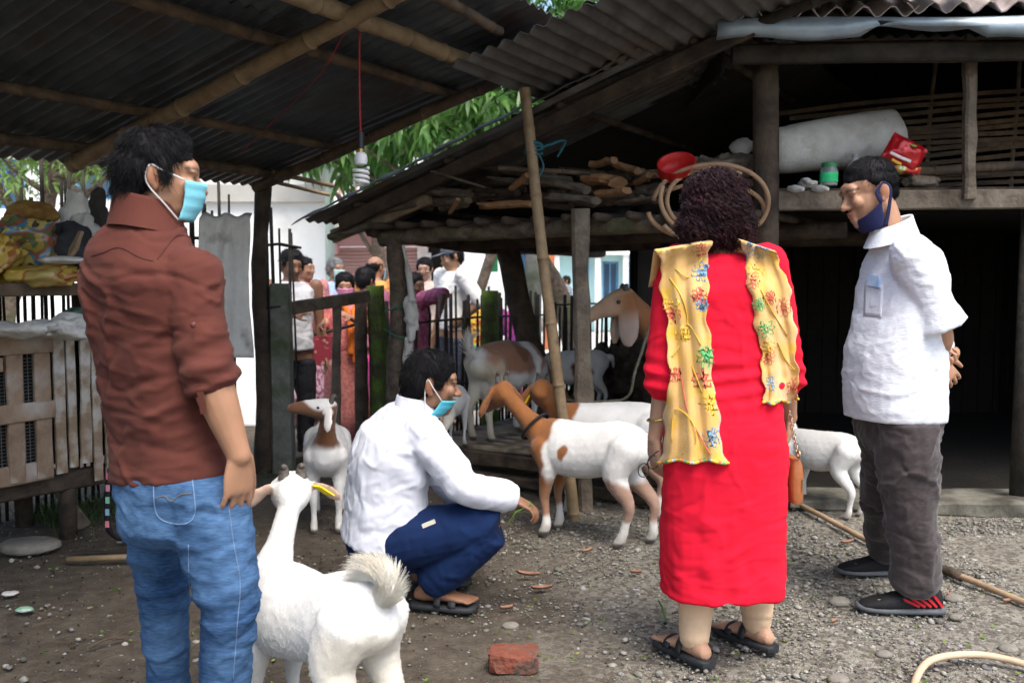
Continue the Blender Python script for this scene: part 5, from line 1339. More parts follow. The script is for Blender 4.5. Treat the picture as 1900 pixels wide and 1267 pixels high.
# ---- squatting man in the white shirt
YS = 3.45
J = dict(pel=W(722, 985, YS), che=W(742, 850, YS), nek=W(772, 752, YS), head=W(800, 712, YS))
ft = nrm(A(.93, .32, -.1))
J.update(shr=W(783, 805, YS - .13), elr=W(862, 905, YS - .17), wrr=W(948, 922, YS - .1), shl=W(765, 800, YS + .16), ell=W(842, 905, YS + .2), wrl=W(905, 918, YS + .28),
         hpr=W(735, 1000, YS - .08), knr=W(905, 975, YS - .1), anr=W(800, 1103, YS - .06), hpl=W(735, 1000, YS + .1), knl=W(890, 965, YS + .16), anl=W(795, 1080, YS + .17))
for s_ in 'lr': J['an' + s_][2] = .105
o = dict(k=.95, hk=.98, ft=ft, fh=(.97, .16, -.14), skin=SK2, toel=(.95, .3), toer=(.97, -.2), stubble=.25,
         handr=(A(.7, -.05, -.35), A(.5, -.1, .85), A(.2, 1, 0), dict(curl=.55)), handl=(A(1, .2, -.2), A(0, 0, 1), A(.2, -1, 0), dict(curl=.3)))
ps = make_body('squatting man in a white shirt and navy trousers reaching towards the goats', J, o)
m_wsh = fabric('white_shirt_cloth', (.68, .7, .77), (.64, .66, .73), 3, 500, bump=.05, sheen=.1)
SQ = ((-.12, .185, .155, -.02), (.2, .185, .155, -.02), (.6, .185, .15, -.03), (1.0, .198, .148, -.035), (1.3, .2, .13, -.035), (1.55, .165, .1, -.03), (1.8, .1, .078, -.02), (1.95, .07, .066, -.01))
sq = garment('shirt', [lambda mb: mb.loft(torso_rings(J, ft, SQ, 1.0)), sleeve(J, 'r', .85, .078, .07, .06), sleeve(J, 'l', .4, .075, .07, .062), cuff(J, 'r', .9, .05, .06)], m_wsh, ps, .0065, 3,
             [(.005, (7, 7, 6), 7), (.0022, (15, 15, 13), 8)],
             fn=lambda v, N: v + N * (.005 * np.sin(((v - J['shr']) @ nrm(A(.5, 0, .85))) * 70 + 3 * fbm(v * 6, 2)) * np.exp(-(np.linalg.norm(v - J['shr'] - A(-.02, 0, -.12), axis=1) / .14) ** 2))[:, None])
m_navy = fabric('navy_trouser_cloth', (.009, .024, .08), (.007, .017, .058), 4, 500, bump=.08, sheen=.15)
PANS = ((-.45, .14, .13, .0), (-.2, .17, .15, -.01), (0, .172, .15, -.01), (.2, .17, .145, -.01))
nv = garment('trousers', [lambda mb: mb.loft(torso_rings(J, ft, PANS, 1.0)), trouser(J, 'r', A(.115, .105, .086, .092, .085, .075), -.03), trouser(J, 'l', A(.11, .1, .08, .085, .08, .07), -.03)], m_navy, ps, .0065, 3,
             [(.005, (6, 6, 6), 9), (.002, (14, 14, 14), 10)])
mk('belt', MB().tube(np.concatenate([torso_rings(J, ft, ((-.08, .172, .15, -.012),), 1.0)[0], torso_rings(J, ft, ((-.08, .172, .15, -.012),), 1.0)[0][:1]]), .01, 6), m_collar, nv, smooth=True)
bpy.context.view_layer.update()
q = on_ray(nv, [(796, 972)], .004)[0]
mk('phone', MB().box(q, (.05, .012, .014), X=nrm(A(.85, 0, .35)), Z=nrm(A(-.35, 0, .85))), M('phone_edge', (.75, .72, .6), rough=.3, bump=0), nv)
cl = MB(); rings = []; r_, f_, u_ = frame(nrm(A(.95, .2, 0)))
for z, rr, dd in ((-.04, .095, .09), (-.005, .082, .08), (.02, .074, .074), (.026, .071, .071), (.018, .068, .068), (-.03, .075, .074)):
    rings.append(J['nek'] + A(.0, 0, .005) + np.outer(np.cos(a) * rr, r_) + np.outer(np.sin(a) * dd, f_) + np.outer(z - .012 * np.sin(a), A(0, 0, 1)))
cl.loft(rings, cap=False); mk('collar', cl, m_wsh, sq, smooth=True)
short_hair(J['head'], o['fh'], .98, ps, n=5000, ln=.024, r=.0009, seed=5, vol=1.04, fringe=.006)
Pm = mask_patch(J['head'], o['fh'], .98, -.052, -.135, yo=-.012, wid=1.15, droop=-.045)
mo = mk('face_mask', MB().gridp(Pm, .0025), M('cyan_mask', (.1, .5, .62), (.08, .42, .54), 8, rough=.8, bump=.1, bscale=300), ps, smooth=True); ear_loops(Pm, J['head'], o['fh'], .98, m_loop, mo)
m_sandal = M('black_sandal', (.025, .027, .03), rough=.6, bump=.2, bscale=120)
def sandal(an, td, g_, parent, k=.95, straps=True, mat=None):
    mat = mat or m_sandal; td = nrm(A(td[0], td[1], 0)); s_ = A(-td[1], td[0], 0); o_ = A(an[0], an[1], g_); rings = []
    aa = np.linspace(0, 6.2832, 22, endpoint=False); m = MB()
    for x, w_ in ((-.085, .015), (-.075, .032), (-.03, .04), (.05, .043), (.11, .05), (.16, .046), (.185, .028), (.19, .01)):
        sq_ = lambda q: np.sign(q) * np.abs(q) ** .5
        rings.append(o_ + k * td * x + np.outer(sq_(np.cos(aa)) * w_ * k, s_) + np.outer(sq_(np.sin(aa)) * .013 * k + .013 * k, A(0, 0, 1)))
    so = mk('sandal', m.loft(rings), mat, parent, smooth=True, autos=40)
    if straps:
        for x, z, w_ in ((.095, .052, .03), (.035, .075, .026)):
            P_ = np.array([[o_ + k * (td * (x + dx * w_) + s_ * .047 * math.cos(t) + A(0, 0, .022 + (z - .015) * math.sin(t))) for dx in (-.5, .5)] for t in np.linspace(0, 3.1416, 14)])
            mk('strap', MB().gridp(P_, .004), mat, so, smooth=True)
    return so
for s_ in 'lr': sandal(J['an' + s_], o['toe' + s_], .003, ps)

# ---- woman in the red dress
YR = 2.92
J = dict(pel=W(1343, 800, YR), che=W(1338, 580, YR), nek=W(1334, 462, YR), head=W(1322, 388, YR))
ft = nrm(A(-.1, .99, 0))
J.update(shl=W(1262, 492, YR), ell=W(1240, 690, YR - .02), wrl=W(1215, 812, YR + .02), shr=W(1418, 492, YR), elr=W(1452, 690, YR + .06), wrr=W(1466, 775, YR + .14),
         hpl=W(1302, 840, YR), knl=W(1296, 1040, YR), anl=W(1298, 1205, YR - .03), hpr=W(1386, 840, YR), knr=W(1404, 1030, YR + .06), anr=W(1412, 1180, YR + .1))
for s_ in 'lr': J['an' + s_][2] = .09
J['anl'][:2] = G(1299, 1238)[:2] + A(-.01, .05); J['anr'][:2] = G(1416, 1210)[:2] + A(-.01, .05)
o = dict(k=.93, hk=.96, ft=ft, fh=(-.25, .96, -.12), skin=SK3, toel=(-.55, .85), toer=(-.6, .8), handl=(A(.05, .1, -1), A(-.9, -.3, 0), A(0, 1, 0), dict(curl=.35)), handr=(A(-.1, .1, -1), A(.9, -.3, 0), A(0, 1, 0), dict(curl=.5)))
pw = make_body('woman in a long red dress with a yellow embroidered scarf, seen from behind', J, o)
m_red = fabric('red_dress_cloth', (.72, .012, .035), (.62, .01, .03), 3, 500, bump=.05, sheen=.1)
DR = [(1.93, .07, .06, -.005), (1.8, .105, .075, -.01), (1.62, .16, .092, -.015), (1.35, .182, .11, -.012), (1.0, .185, .118, 0), (.55, .18, .115, 0), (.2, .192, .125, 0), (0, .198, .13, -.005), (-.3, .202, .132, -.005)]
rings = torso_rings(J, ft, DR, 1.0); r_ = A(ft[1], -ft[0], 0)
ang = np.linspace(0, 6.2832, 28, endpoint=False)
for py, a_, b_ in ((940, .2, .132), (1020, .2, .136), (1098, .199, .138)):
    cc = W(1342, py, YR); rings.append(cc + np.outer(np.sign(np.cos(ang)) * np.abs(np.cos(ang)) ** .8 * a_, r_) + np.outer(np.sign(np.sin(ang)) * np.abs(np.sin(ang)) ** .8 * b_, ft))
def dress_fn(v, N):
    zt = v[:, 2]; low = sm(.8, .2, zt)
    th = np.arctan2(v[:, 1] - YR, v[:, 0] - J['pel'][0])
    v = v + N * (.0035 * low * np.sin(th * 9 + 4 * fbm(v * 2.5, 2)))[:, None]
    wz = np.exp(-((zt - .93) / .07) ** 2)
    return v + N * (.0055 * wz * np.sin(zt * 120 + 4 * fbm(v * A(4, 4, 2), 2)))[:, None]
dr = garment('dress', [lambda mb: mb.loft(rings[::-1]), sleeve(J, 'l', .12, .075, .074, .074), sleeve(J, 'r', .12, .075, .072, .07)], m_red, pw, .0065, 3, [(.0045, (4, 4, 6), 11), (.0022, (6, 6, 18), 12)], fn=dress_fn)
m_beige = fabric('beige_trouser_cloth', (.72, .52, .34), (.64, .45, .29), 4, 500, bump=.05)
def cone(top, bot, r0, r1): return lambda mb: mb.limb([top, (top + bot) / 2, bot], [r0, (r0 + r1) / 2, r1], 18, 3)
garment('trousers', [cone(J['knl'], J['anl'] + A(0, .0, -.004), .07, .049), cone(J['knr'], J['anr'] + A(0, 0, .0), .07, .049)], m_beige, pw, .006, 2, [(.0025, (7, 7, 16), 13)])
for s_ in 'lr': sandal(J['an' + s_], o['toe' + s_], .003, pw, .95, True)
m_wh = M('dark_burgundy_hair', (.035, .009, .013), (.014, .006, .008), 10, rough=.5, bump=.1, spec=.25)
HE = [((0, -.02, .045), (.088, .1, .078)), ((0, -.045, .0), (.1, .085, .078)), ((0, -.05, -.05), (.097, .07, .055)), ((.06, -.04, -.055), (.055, .07, .055)), ((-.06, -.04, -.055), (.055, .07, .055)), ((.02, -.055, -.075), (.06, .045, .035)), ((-.03, -.055, -.075), (.06, .045, .035))]
hw = short_hair(J['head'], (-.1, 1, -.05), .98, pw, m_wh, n=600, ln=.03, r=.0011, seed=9, ell=HE, curl=.004)
rg = np.random.default_rng(77); hv = np.empty(len(hw.data.vertices) * 3); hw.data.vertices.foreach_get('co', hv); hv = hv.reshape(-1, 3) + wloc(hw)
nn_ = np.empty(len(hv) * 3); hw.data.vertex_normals.foreach_get('vector', nn_); nn_ = nn_.reshape(-1, 3)
ii = rg.integers(0, len(hv), 3600); p = hv[ii]; nq = nn_[ii]; tq = np.linspace(0, 1, 12); ph = rg.uniform(0, 6.28, len(p)); fq = rg.uniform(5, 10, len(p)); lq = rg.uniform(.03, .06, len(p))
hc_ = p - (J['head'] + A(0, .02, .1)); dn = A(0, 0, -.9) + hc_ * 3 + rg.normal(0, .25, p.shape); dn -= nq * np.sum(dn * nq, 1)[:, None] * .9; dn /= np.linalg.norm(dn, axis=1)[:, None]; sd_ = np.cross(dn, nq)
S_ = p[:, None] + dn[:, None] * (lq[:, None] * tq)[..., None] + (nq[:, None] * np.sin(ph[:, None] + fq[:, None] * tq)[..., None] + sd_[:, None] * np.cos(ph[:, None] + fq[:, None] * tq)[..., None]) * .008 * np.minimum(1, tq * 4)[None, :, None] + nq[:, None] * .004
mk('hair_curls', strands(S_, .0016, .0008), m_wh, hw)
# scarf: two lengths hanging over the shoulders, following the dress
m_scarf = M('ochre_gauze', (.74, .47, .18), (.62, .35, .1), 9, rough=.9, bump=.25, bscale=300, sheen=.4, c3=(.72, .42, .05), c3s=14, c3t=.58)
bpy.context.view_layer.update()
def scarf_side(pl, pr, name, hem, nu=22, nv=44, seed=0):
    """pl, pr: pixel outlines (left, right) from the shoulder down; laid on the dress from behind"""
    pl = np.array(pl, float); pr = np.array(pr, float); P_ = np.zeros((nu + 1, nv + 1, 3)); wl_ = wloc(dr)
    L1, _ = spline(np.c_[pl, np.zeros(len(pl))], np.zeros(len(pl)), 8); R1, _ = spline(np.c_[pr, np.zeros(len(pr))], np.zeros(len(pr)), 8)
    yprev = np.full(nu + 1, YR - .13)
    for j in range(nv + 1):
        t = j / nv * (len(L1) - 1); i0 = min(int(t), len(L1) - 2); fr_ = t - i0
        a_ = L1[i0] * (1 - fr_) + L1[i0 + 1] * fr_; b_ = R1[i0] * (1 - fr_) + R1[i0 + 1] * fr_
        for i in range(nu + 1):
            s_ = i / nu; px, py = a_[:2] * (1 - s_) + b_[:2] * s_; px += (3.2 * math.sin(j * .55 + seed * 2) + 2 * math.sin(j * 1.3 + seed)) * (2 * s_ - 1) ** 3; py += 3 * math.sin(s_ * 14 + seed) * (j / nv) ** 4
            d = nrm(ray(px, py)); ok, q, n, _ = dr.ray_cast(Vector(A(0, 0, CAM_Z) - wl_), Vector(d))
            y = (np.array(q) + wl_)[1] if ok else yprev[i] + .01
            y = min(y, yprev[i] + .03); yprev[i] = y if j == 0 else .5 * y + .5 * yprev[i]
            fold = .007 * math.sin(s_ * 17 + seed + 1.2 * math.sin(j * .12)) * 1.6 + .005 * math.sin(s_ * 41 + seed)
            P_[i, j] = W(px, py, yprev[i] - .014 - fold * (.4 + .6 * j / nv))
    for it in range(3): P_[1:-1, 1:-1, 1] = .5 * P_[1:-1, 1:-1, 1] + .125 * (P_[2:, 1:-1, 1] + P_[:-2, 1:-1, 1] + P_[1:-1, 2:, 1] + P_[1:-1, :-2, 1])
    # top edge rolls over the shoulder and down in front
    ex = np.stack([np.stack([P_[:, 0] + A(0, .03 * q_, .008 * math.sin(q_ * 1.2) - .03 * max(0, q_ - 1.5)) for q_ in (5, 4, 3, 2, 1)], 1)], 0)[0]
    P2 = np.concatenate([ex, P_], 1)
    sc_ = mk(name, MB().gridp(P2, .0025), m_scarf, pw, smooth=True)
    return P_, sc_
PL, sL = scarf_side([(1222, 468), (1228, 540), (1240, 640), (1236, 760), (1226, 855)], [(1318, 450), (1312, 540), (1318, 640), (1330, 760), (1346, 856)], 'scarf', 0, seed=1)
PR, sR = scarf_side([(1376, 448), (1388, 520), (1402, 600), (1414, 680), (1416, 748)], [(1440, 470), (1462, 530), (1474, 610), (1480, 690), (1480, 742)], 'scarf', 0, seed=4)
FC = {'b': M('blue_thread', (.2, .38, .55), rough=.7, bump=0), 'r': M('coral_thread', (.72, .16, .1), rough=.7, bump=0), 'g': M('green_thread', (.12, .45, .16), rough=.7, bump=0), 'y': M('gold_thread', (.82, .5, .06), rough=.7, bump=0)}
def flower(P_, sc_, px, py, col, r=.027, petals=9):
    pts = P_[3:-3, 2:-2].reshape(-1, 3); dd = np.array([W(px, py, p[1]) for p in pts[::1]]) - pts; i = int(np.argmin(np.sum(dd * dd, 1))); c = pts[i] + A(0, -.0035, 0); m = MB()
    for a_ in np.linspace(0, 6.2832, petals, endpoint=False) + rng.random():
        d = A(math.cos(a_), 0, math.sin(a_)); p0 = c + d * r * .3; p1 = c + d * r
        loop = path(p0, (p0 + p1) / 2 + A(-d[2], 0, d[0]) * r * .2, p1, (p0 + p1) / 2 - A(-d[2], 0, d[0]) * r * .2, p0, sub=3)
        m.tube(loop, .0016, 6, flat=(A(0, 1, 0), .35))
    m.tube(np.array([c + A(math.cos(q) * r * .22, 0, math.sin(q) * r * .22) for q in np.linspace(0, 6.28, 8)]), .0025, 4)
    vv = m.verts(); fl_ = P_.reshape(-1, 3); dx_ = (vv[:, None, 0] - fl_[None, :, 0]) ** 2 + (vv[:, None, 2] - fl_[None, :, 2]) ** 2; j_ = np.argmin(dx_, 1); far = dx_[np.arange(len(vv)), j_] > .006 ** 2
    dy_ = vv[:, 1] - c[1]; vv[:, 1] = fl_[j_, 1] - .003 + dy_; vv[far, 0] = fl_[j_[far], 0]; vv[far, 2] = fl_[j_[far], 2]; m.v = [vv]
    mk('embroidered_flower', m, FC[col], sc_, smooth=True)
for px, py, cname, r in ((1306, 503, 'b', .032), (1298, 545, 'r', .026), (1318, 560, 'b', .02), (1245, 585, 'r', .026), (1318, 660, 'g', .032), (1305, 703, 'r', .03), (1243, 690, 'r', .024), (1322, 750, 'y', .03), (1332, 812, 'b', .03), (1300, 458, 'r', .022), (1240, 565, 'y', .026), (1268, 625, 'y', .024)):
    flower(PL, sL, px, py, cname, r)
for px, py, cname, r in ((1390, 468, 'b', .03), (1411, 465, 'b', .022), (1397, 518, 'r', .026), (1404, 500, 'y', .028), (1430, 550, 'r', .022), (1452, 568, 'r', .03), (1410, 568, 'g', .022), (1422, 610, 'g', .032), (1426, 664, 'r', .026), (1428, 650, 'y', .03), (1434, 712, 'b', .024), (1470, 716, 'r', .03)):
    flower(PR, sR, px, py, cname, r)
def vine(P_, sc_, ij, col, r=.0022):
    pp = np.array([P_[int(i * (P_.shape[0] - 1)), int(j * (P_.shape[1] - 1))] + A(0, -.005, 0) for i, j in ij]); mk('embroidered_vine', MB().tube(path(*pp, sub=5), r, 5), FC[col], sc_, smooth=True)
vine(PL, sL, ((.2, .2), (.45, .28), (.5, .4), (.3, .48), (.55, .6), (.75, .7)), 'y'); vine(PL, sL, ((.3, .62), (.45, .75), (.6, .85), (.8, .97)), 'r'); vine(PL, sL, ((.15, .9), (.2, .75), (.5, .8), (.55, .9), (.35, .97)), 'y'); vine(PL, sL, ((.9, .1), (.6, .2), (.35, .15)), 'y'); vine(PL, sL, ((.1, .55), (.3, .5), (.5, .42), (.8, .5)), 'y')
vine(PR, sR, ((.3, .3), (.5, .45), (.8, .55)), 'y'); vine(PR, sR, ((.5, .6), (.7, .7), (.95, .75)), 'y')
for P_, sc_ in ((PL, sL), (PR, sR)):
    hemline = P_[:, -1]
    for i in range(len(hemline) - 1):
        mk('hem_bead', MB().limb([hemline[i] + A(0, -.004, 0), hemline[i + 1] + A(0, -.004, 0)], [.005, .005], 6, 1), FC['yrgyby'[i % 6]], sc_, smooth=True)
# bangle, spectacles, handbag
wl1 = J['wrl'] + (J['ell'] - J['wrl']) * .3
mk('bangle', MB().tube(np.array([wl1 + A(.036 * math.cos(q_), .036 * math.sin(q_), .008 * math.cos(q_)) for q_ in np.linspace(0, 6.2832, 24)]), .0035, 7), M('gold_bangle', (.6, .5, .15), rough=.25, metal=.8, bump=0), pw, smooth=True)
gl = MB(); g0 = W(1194, 872, YR - .03)
for q in (A(0, 0, 0), A(.035, .03, .02)):
    gl.tube(np.array([g0 + q + A(.018 * math.cos(t), .006 * math.cos(t), .022 * math.sin(t)) for t in np.linspace(0, 6.2832, 20)]), .0018, 6)
gl.tube(path(g0 + A(.01, 0, .02), g0 + A(.03, 0, .05), g0 + A(.05, .01, .06)), .0018, 6)
mk('spectacles', gl, m_black_plastic, label='dark framed spectacles held in the hand of the woman in red', cat='spectacles', smooth=True)
m_leather = M('tan_leather', (.36, .13, .045), (.27, .09, .03), 8, rough=.5, bump=.15)
hb = root('handbag', W(1472, 925, YR + .02), 'small tan leather handbag with chain beside the red dress', 'handbag'); q = W(1470, 885, YR + .03)
rings = []
for z, wd, th in ((-.075, .062, .016), (-.06, .066, .024), (0, .066, .026), (.05, .06, .02), (.066, .055, .012)):
    aa = np.linspace(0, 6.2832, 24, endpoint=False); s2 = lambda x: np.sign(x) * np.abs(x) ** .55
    rings.append(q + A(0, 0, z) + np.outer(s2(np.cos(aa)) * th, A(1, 0, 0)) + np.outer(s2(np.sin(aa)) * wd, A(0, 1, 0)))
mk('bag_body', MB().loft(rings), m_leather, hb, smooth=True, autos=60)
m_chain = M('brass_chain', (.5, .4, .25), rough=.3, metal=.8, bump=0)
mk('ring', MB().tube(np.array([q + A(.002, -.055, .085) + A(0, .012 * math.cos(t), .012 * math.sin(t)) for t in np.linspace(0, 6.2832, 16)]), .0035, 6), m_chain, hb, smooth=True)
for i in range(9):
    c_ = q + A(-.003 - .002 * i, -.05 + .004 * i, .1 + .014 * i)
    mk('chain_link', MB().tube(np.array([c_ + A((.006 if i % 2 else 0) * math.cos(t), (0 if i % 2 else .006) * math.cos(t), .01 * math.sin(t)) for t in np.linspace(0, 6.2832, 10)]), .0018, 5), m_chain, hb, smooth=True)
mk('zip_pull', MB().box(q + A(.014, -.068, -.01), (.005, .004, .04)), m_chain, hb)

# ---- man in the white textured shirt
YM = 3.4
J = dict(pel=W(1665, 775, YM), che=W(1672, 560, YM), nek=W(1650, 424, YM), head=W(1612, 358, YM))
ft = nrm(A(-.97, -.22, 0))
J.update(shl=W(1690, 472, YM - .15), ell=W(1748, 622, YM - .13), wrl=W(1738, 672, YM - .02), shr=W(1668, 465, YM + .19), elr=W(1735, 640, YM + .2), wrr=W(1716, 668, YM + .06),
         hpl=W(1682, 790, YM - .08), knl=W(1690, 950, YM - .08), anl=A(0, 0, .1), hpr=W(1655, 790, YM + .1), knr=W(1640, 930, YM + .25), anr=A(0, 0, .1))
J['anl'][:2] = G(1710, 1140)[:2] + A(-.01, .02); J['anr'][:2] = G(1650, 1068)[:2] + A(.0, .02)
o = dict(k=.96, hk=1.0, ft=ft, fh=(-.93, -.16, -.3), skin=(.4, .215, .13), toel=(-.98, .1), toer=(-.98, .0), stubble=0,
         handl=(A(.5, .1, -.5), A(.1, -.9, .1), A(.7, 0, .5), dict(curl=.45)), fk=.85, lk=.9, handr=(A(.8, -.5, -.05), A(.2, .2, -.9), A(.3, .2, .9), dict(curl=.9)), open=False)
pg = make_body('man in a white textured shirt and grey trousers with hands clasped behind his back', J, o)
m_seer = M('white_seersucker', (.7, .72, .75), (.61, .64, .69), 60, rough=.85, bump=.16, bscale=130, stretch=(.6, .6, 1.8), sheen=.05, spec=.2, contrast=(.3, .6))
MS = ((.0, .176, .168, .012), (.1, .18, .17, .014), (.3, .178, .172, .022), (.6, .178, .165, .02), (.9, .185, .14, .005), (1.2, .192, .128, -.01), (1.5, .175, .105, -.02), (1.75, .115, .08, -.015), (1.93, .075, .068, -.005))
ws = garment('shirt', [lambda mb: mb.loft(torso_rings(J, ft, MS, 1.0)), sleeve({'shl': J['shl'], 'ell': J['shl'] + (J['ell'] - J['shl']) * .8, 'wrl': J['ell']}, 'l', 0, .078, .078, .06), sleeve(J, 'r', 0, .075, .075, .07), flare({'shl': J['shl'], 'ell': J['shl'] + (J['ell'] - J['shl']) * .9}, 'l', .082, .096)], m_seer, pg, .006, 3, [(.004, (5, 5, 8), 15), (.002, (14, 14, 20), 16)])
cl = MB(); rings = []; r_, f_, u_ = frame(nrm(A(-.95, -.2, 0)))
for z, rr, dd in ((-.05, .1, .095), (-.015, .084, .082), (.012, .073, .074), (.018, .07, .071), (.01, .067, .068), (-.03, .075, .074)):
    rings.append(J['nek'] + A(.008, 0, .005) + np.outer(np.cos(a) * rr, r_) + np.outer(np.sin(a) * dd, f_) + np.outer(z - .03 * np.sin(a), A(0, 0, 1)))
cl.loft(rings, cap=False); mk('collar', cl, m_seer, ws, smooth=True)
bpy.context.view_layer.update()
Pk = [on_ray(ws, [(px, py)], .004) for px, py in ((1606, 522), (1640, 528), (1636, 590), (1604, 586))]
if all(len(x) for x in Pk):
    a_, b_, c_, d_ = [x[0] for x in Pk]
    mk('pocket', MB().gridp(np.array([[d_ + (a_ - d_) * j / 8 + ((c_ + (b_ - c_) * j / 8) - (d_ + (a_ - d_) * j / 8)) * i / 8 + A(0, -.004 * math.sin(i / 8 * 3.14), 0) for j in range(9)] for i in range(9)]), .003), m_seer, ws, smooth=True)
    ph = (a_ + b_) / 2 + A(0, -.004, .006)
    mk('phone', MB().box(ph, (.07, .01, .045), X=nrm(b_ - a_), Z=nrm(a_ - d_)), M('phone_back', (.25, .38, .6), (.5, .6, .75), 8, rough=.15, bump=0), ws)
m_gtr = M('grey_checked_trouser_cloth', (.062, .049, .048), (.036, .029, .029), 60, rough=.85, bump=.1, bscale=400, stretch=(1, 1, 2), sheen=.2, spec=.2)
J2 = dict(J); 
PG = ((-.45, .12, .11, 0), (-.2, .165, .135, .0), (0, .17, .14, .0), (.2, .165, .14, .005))
garment('trousers', [lambda mb: mb.loft(torso_rings(J, ft, PG, 1.0)), trouser(J, 'l', A(.115, .108, .094, .088, .09, .092), -.045), trouser(J, 'r', A(.11, .1, .088, .082, .082, .086), -.045)], m_gtr, pg, .0065, 3, [(.011, (6, 6, 7), 17), (.003, (14, 14, 20), 18)], fn=lambda v, N: tuck(v, J['pel'], .72, .755, .25))
m_sole = M('grey_rubber_sole', (.1, .11, .12), rough=.7, bump=.1)
m_shoe = M('black_knit_shoe', (.014, .014, .016), rough=.8, bump=.3, bscale=200)
tn = nrm(A(-.98, .1, 0)); sn = A(-tn[1], tn[0], 0)
shoe('shoe', J['anl'], o['toel'], .002, pg, m_shoe, m_sole, 1.05, (M('red_flash', (.6, .02, .03), rough=.6, bump=0), sn if sn[1] > 0 else -sn)); shoe('shoe', J['anr'], o['toer'], .002, pg, m_shoe, m_sole, 1.05)
short_hair(J['head'], o['fh'], 1.0, pg, n=4000, ln=.014, r=.0009, seed=12, vol=1.0, fringe=.01, ell=[((0, -.016, .06), (.077, .094, .067)), ((0, -.05, .03), (.075, .062, .06)), ((0, -.066, -.012), (.06, .04, .04)), ((0, .028, .094), (.05, .038, .022)), ((.071, -.01, .045), (.01, .03, .025)), ((-.071, -.01, .045), (.01, .03, .025))])
r_, f_, u_ = frame(o['fh']); hc = J['head']; hp_ = lambda x, y, z: hc + r_ * x + f_ * y + u_ * z
m_dmask = M('navy_mask', (.012, .016, .07), (.009, .012, .05), 6, rough=.75, bump=.1)
P_ = np.zeros((21, 11, 3))
for i in range(21):
    a_ = (i / 20 - .5) * 2 * 1.5
    for j in range(11):
        t = j / 10
        P_[i, j] = hp_((.078 - .02 * t) * math.sin(a_), (.082 - .025 * t + .012 * math.sin(t * 3)) * math.cos(a_) + .0, -.082 - .055 * t + .05 * (1 - math.cos(a_)) * (1 - .8 * t))
mo = mk('face_mask', MB().gridp(P_, .003), m_dmask, pg, smooth=True)
for s_ in (1, -1):
    b0 = P_[20 if s_ > 0 else 0, 0]; b1 = P_[20 if s_ > 0 else 0, 10]
    strip = path(b0 - u_ * .0, hp_(s_ * .082, .018, .0), hp_(s_ * .087, -.012, .03), sub=6)
    mk('ear_loop', MB().tube(strip, np.linspace(.012, .003, len(strip)), 8, flat=(r_, .3)), m_dmask, mo, smooth=True)
    strip = path(hp_(s_ * .087, -.012, .03), hp_(s_ * .086, -.034, .0), hp_(s_ * .075, -.02, -.06), b1, sub=6)
    mk('ear_loop', MB().tube(strip, np.linspace(.003, .01, len(strip)), 8, flat=(r_, .3)), m_dmask, mo, smooth=True)

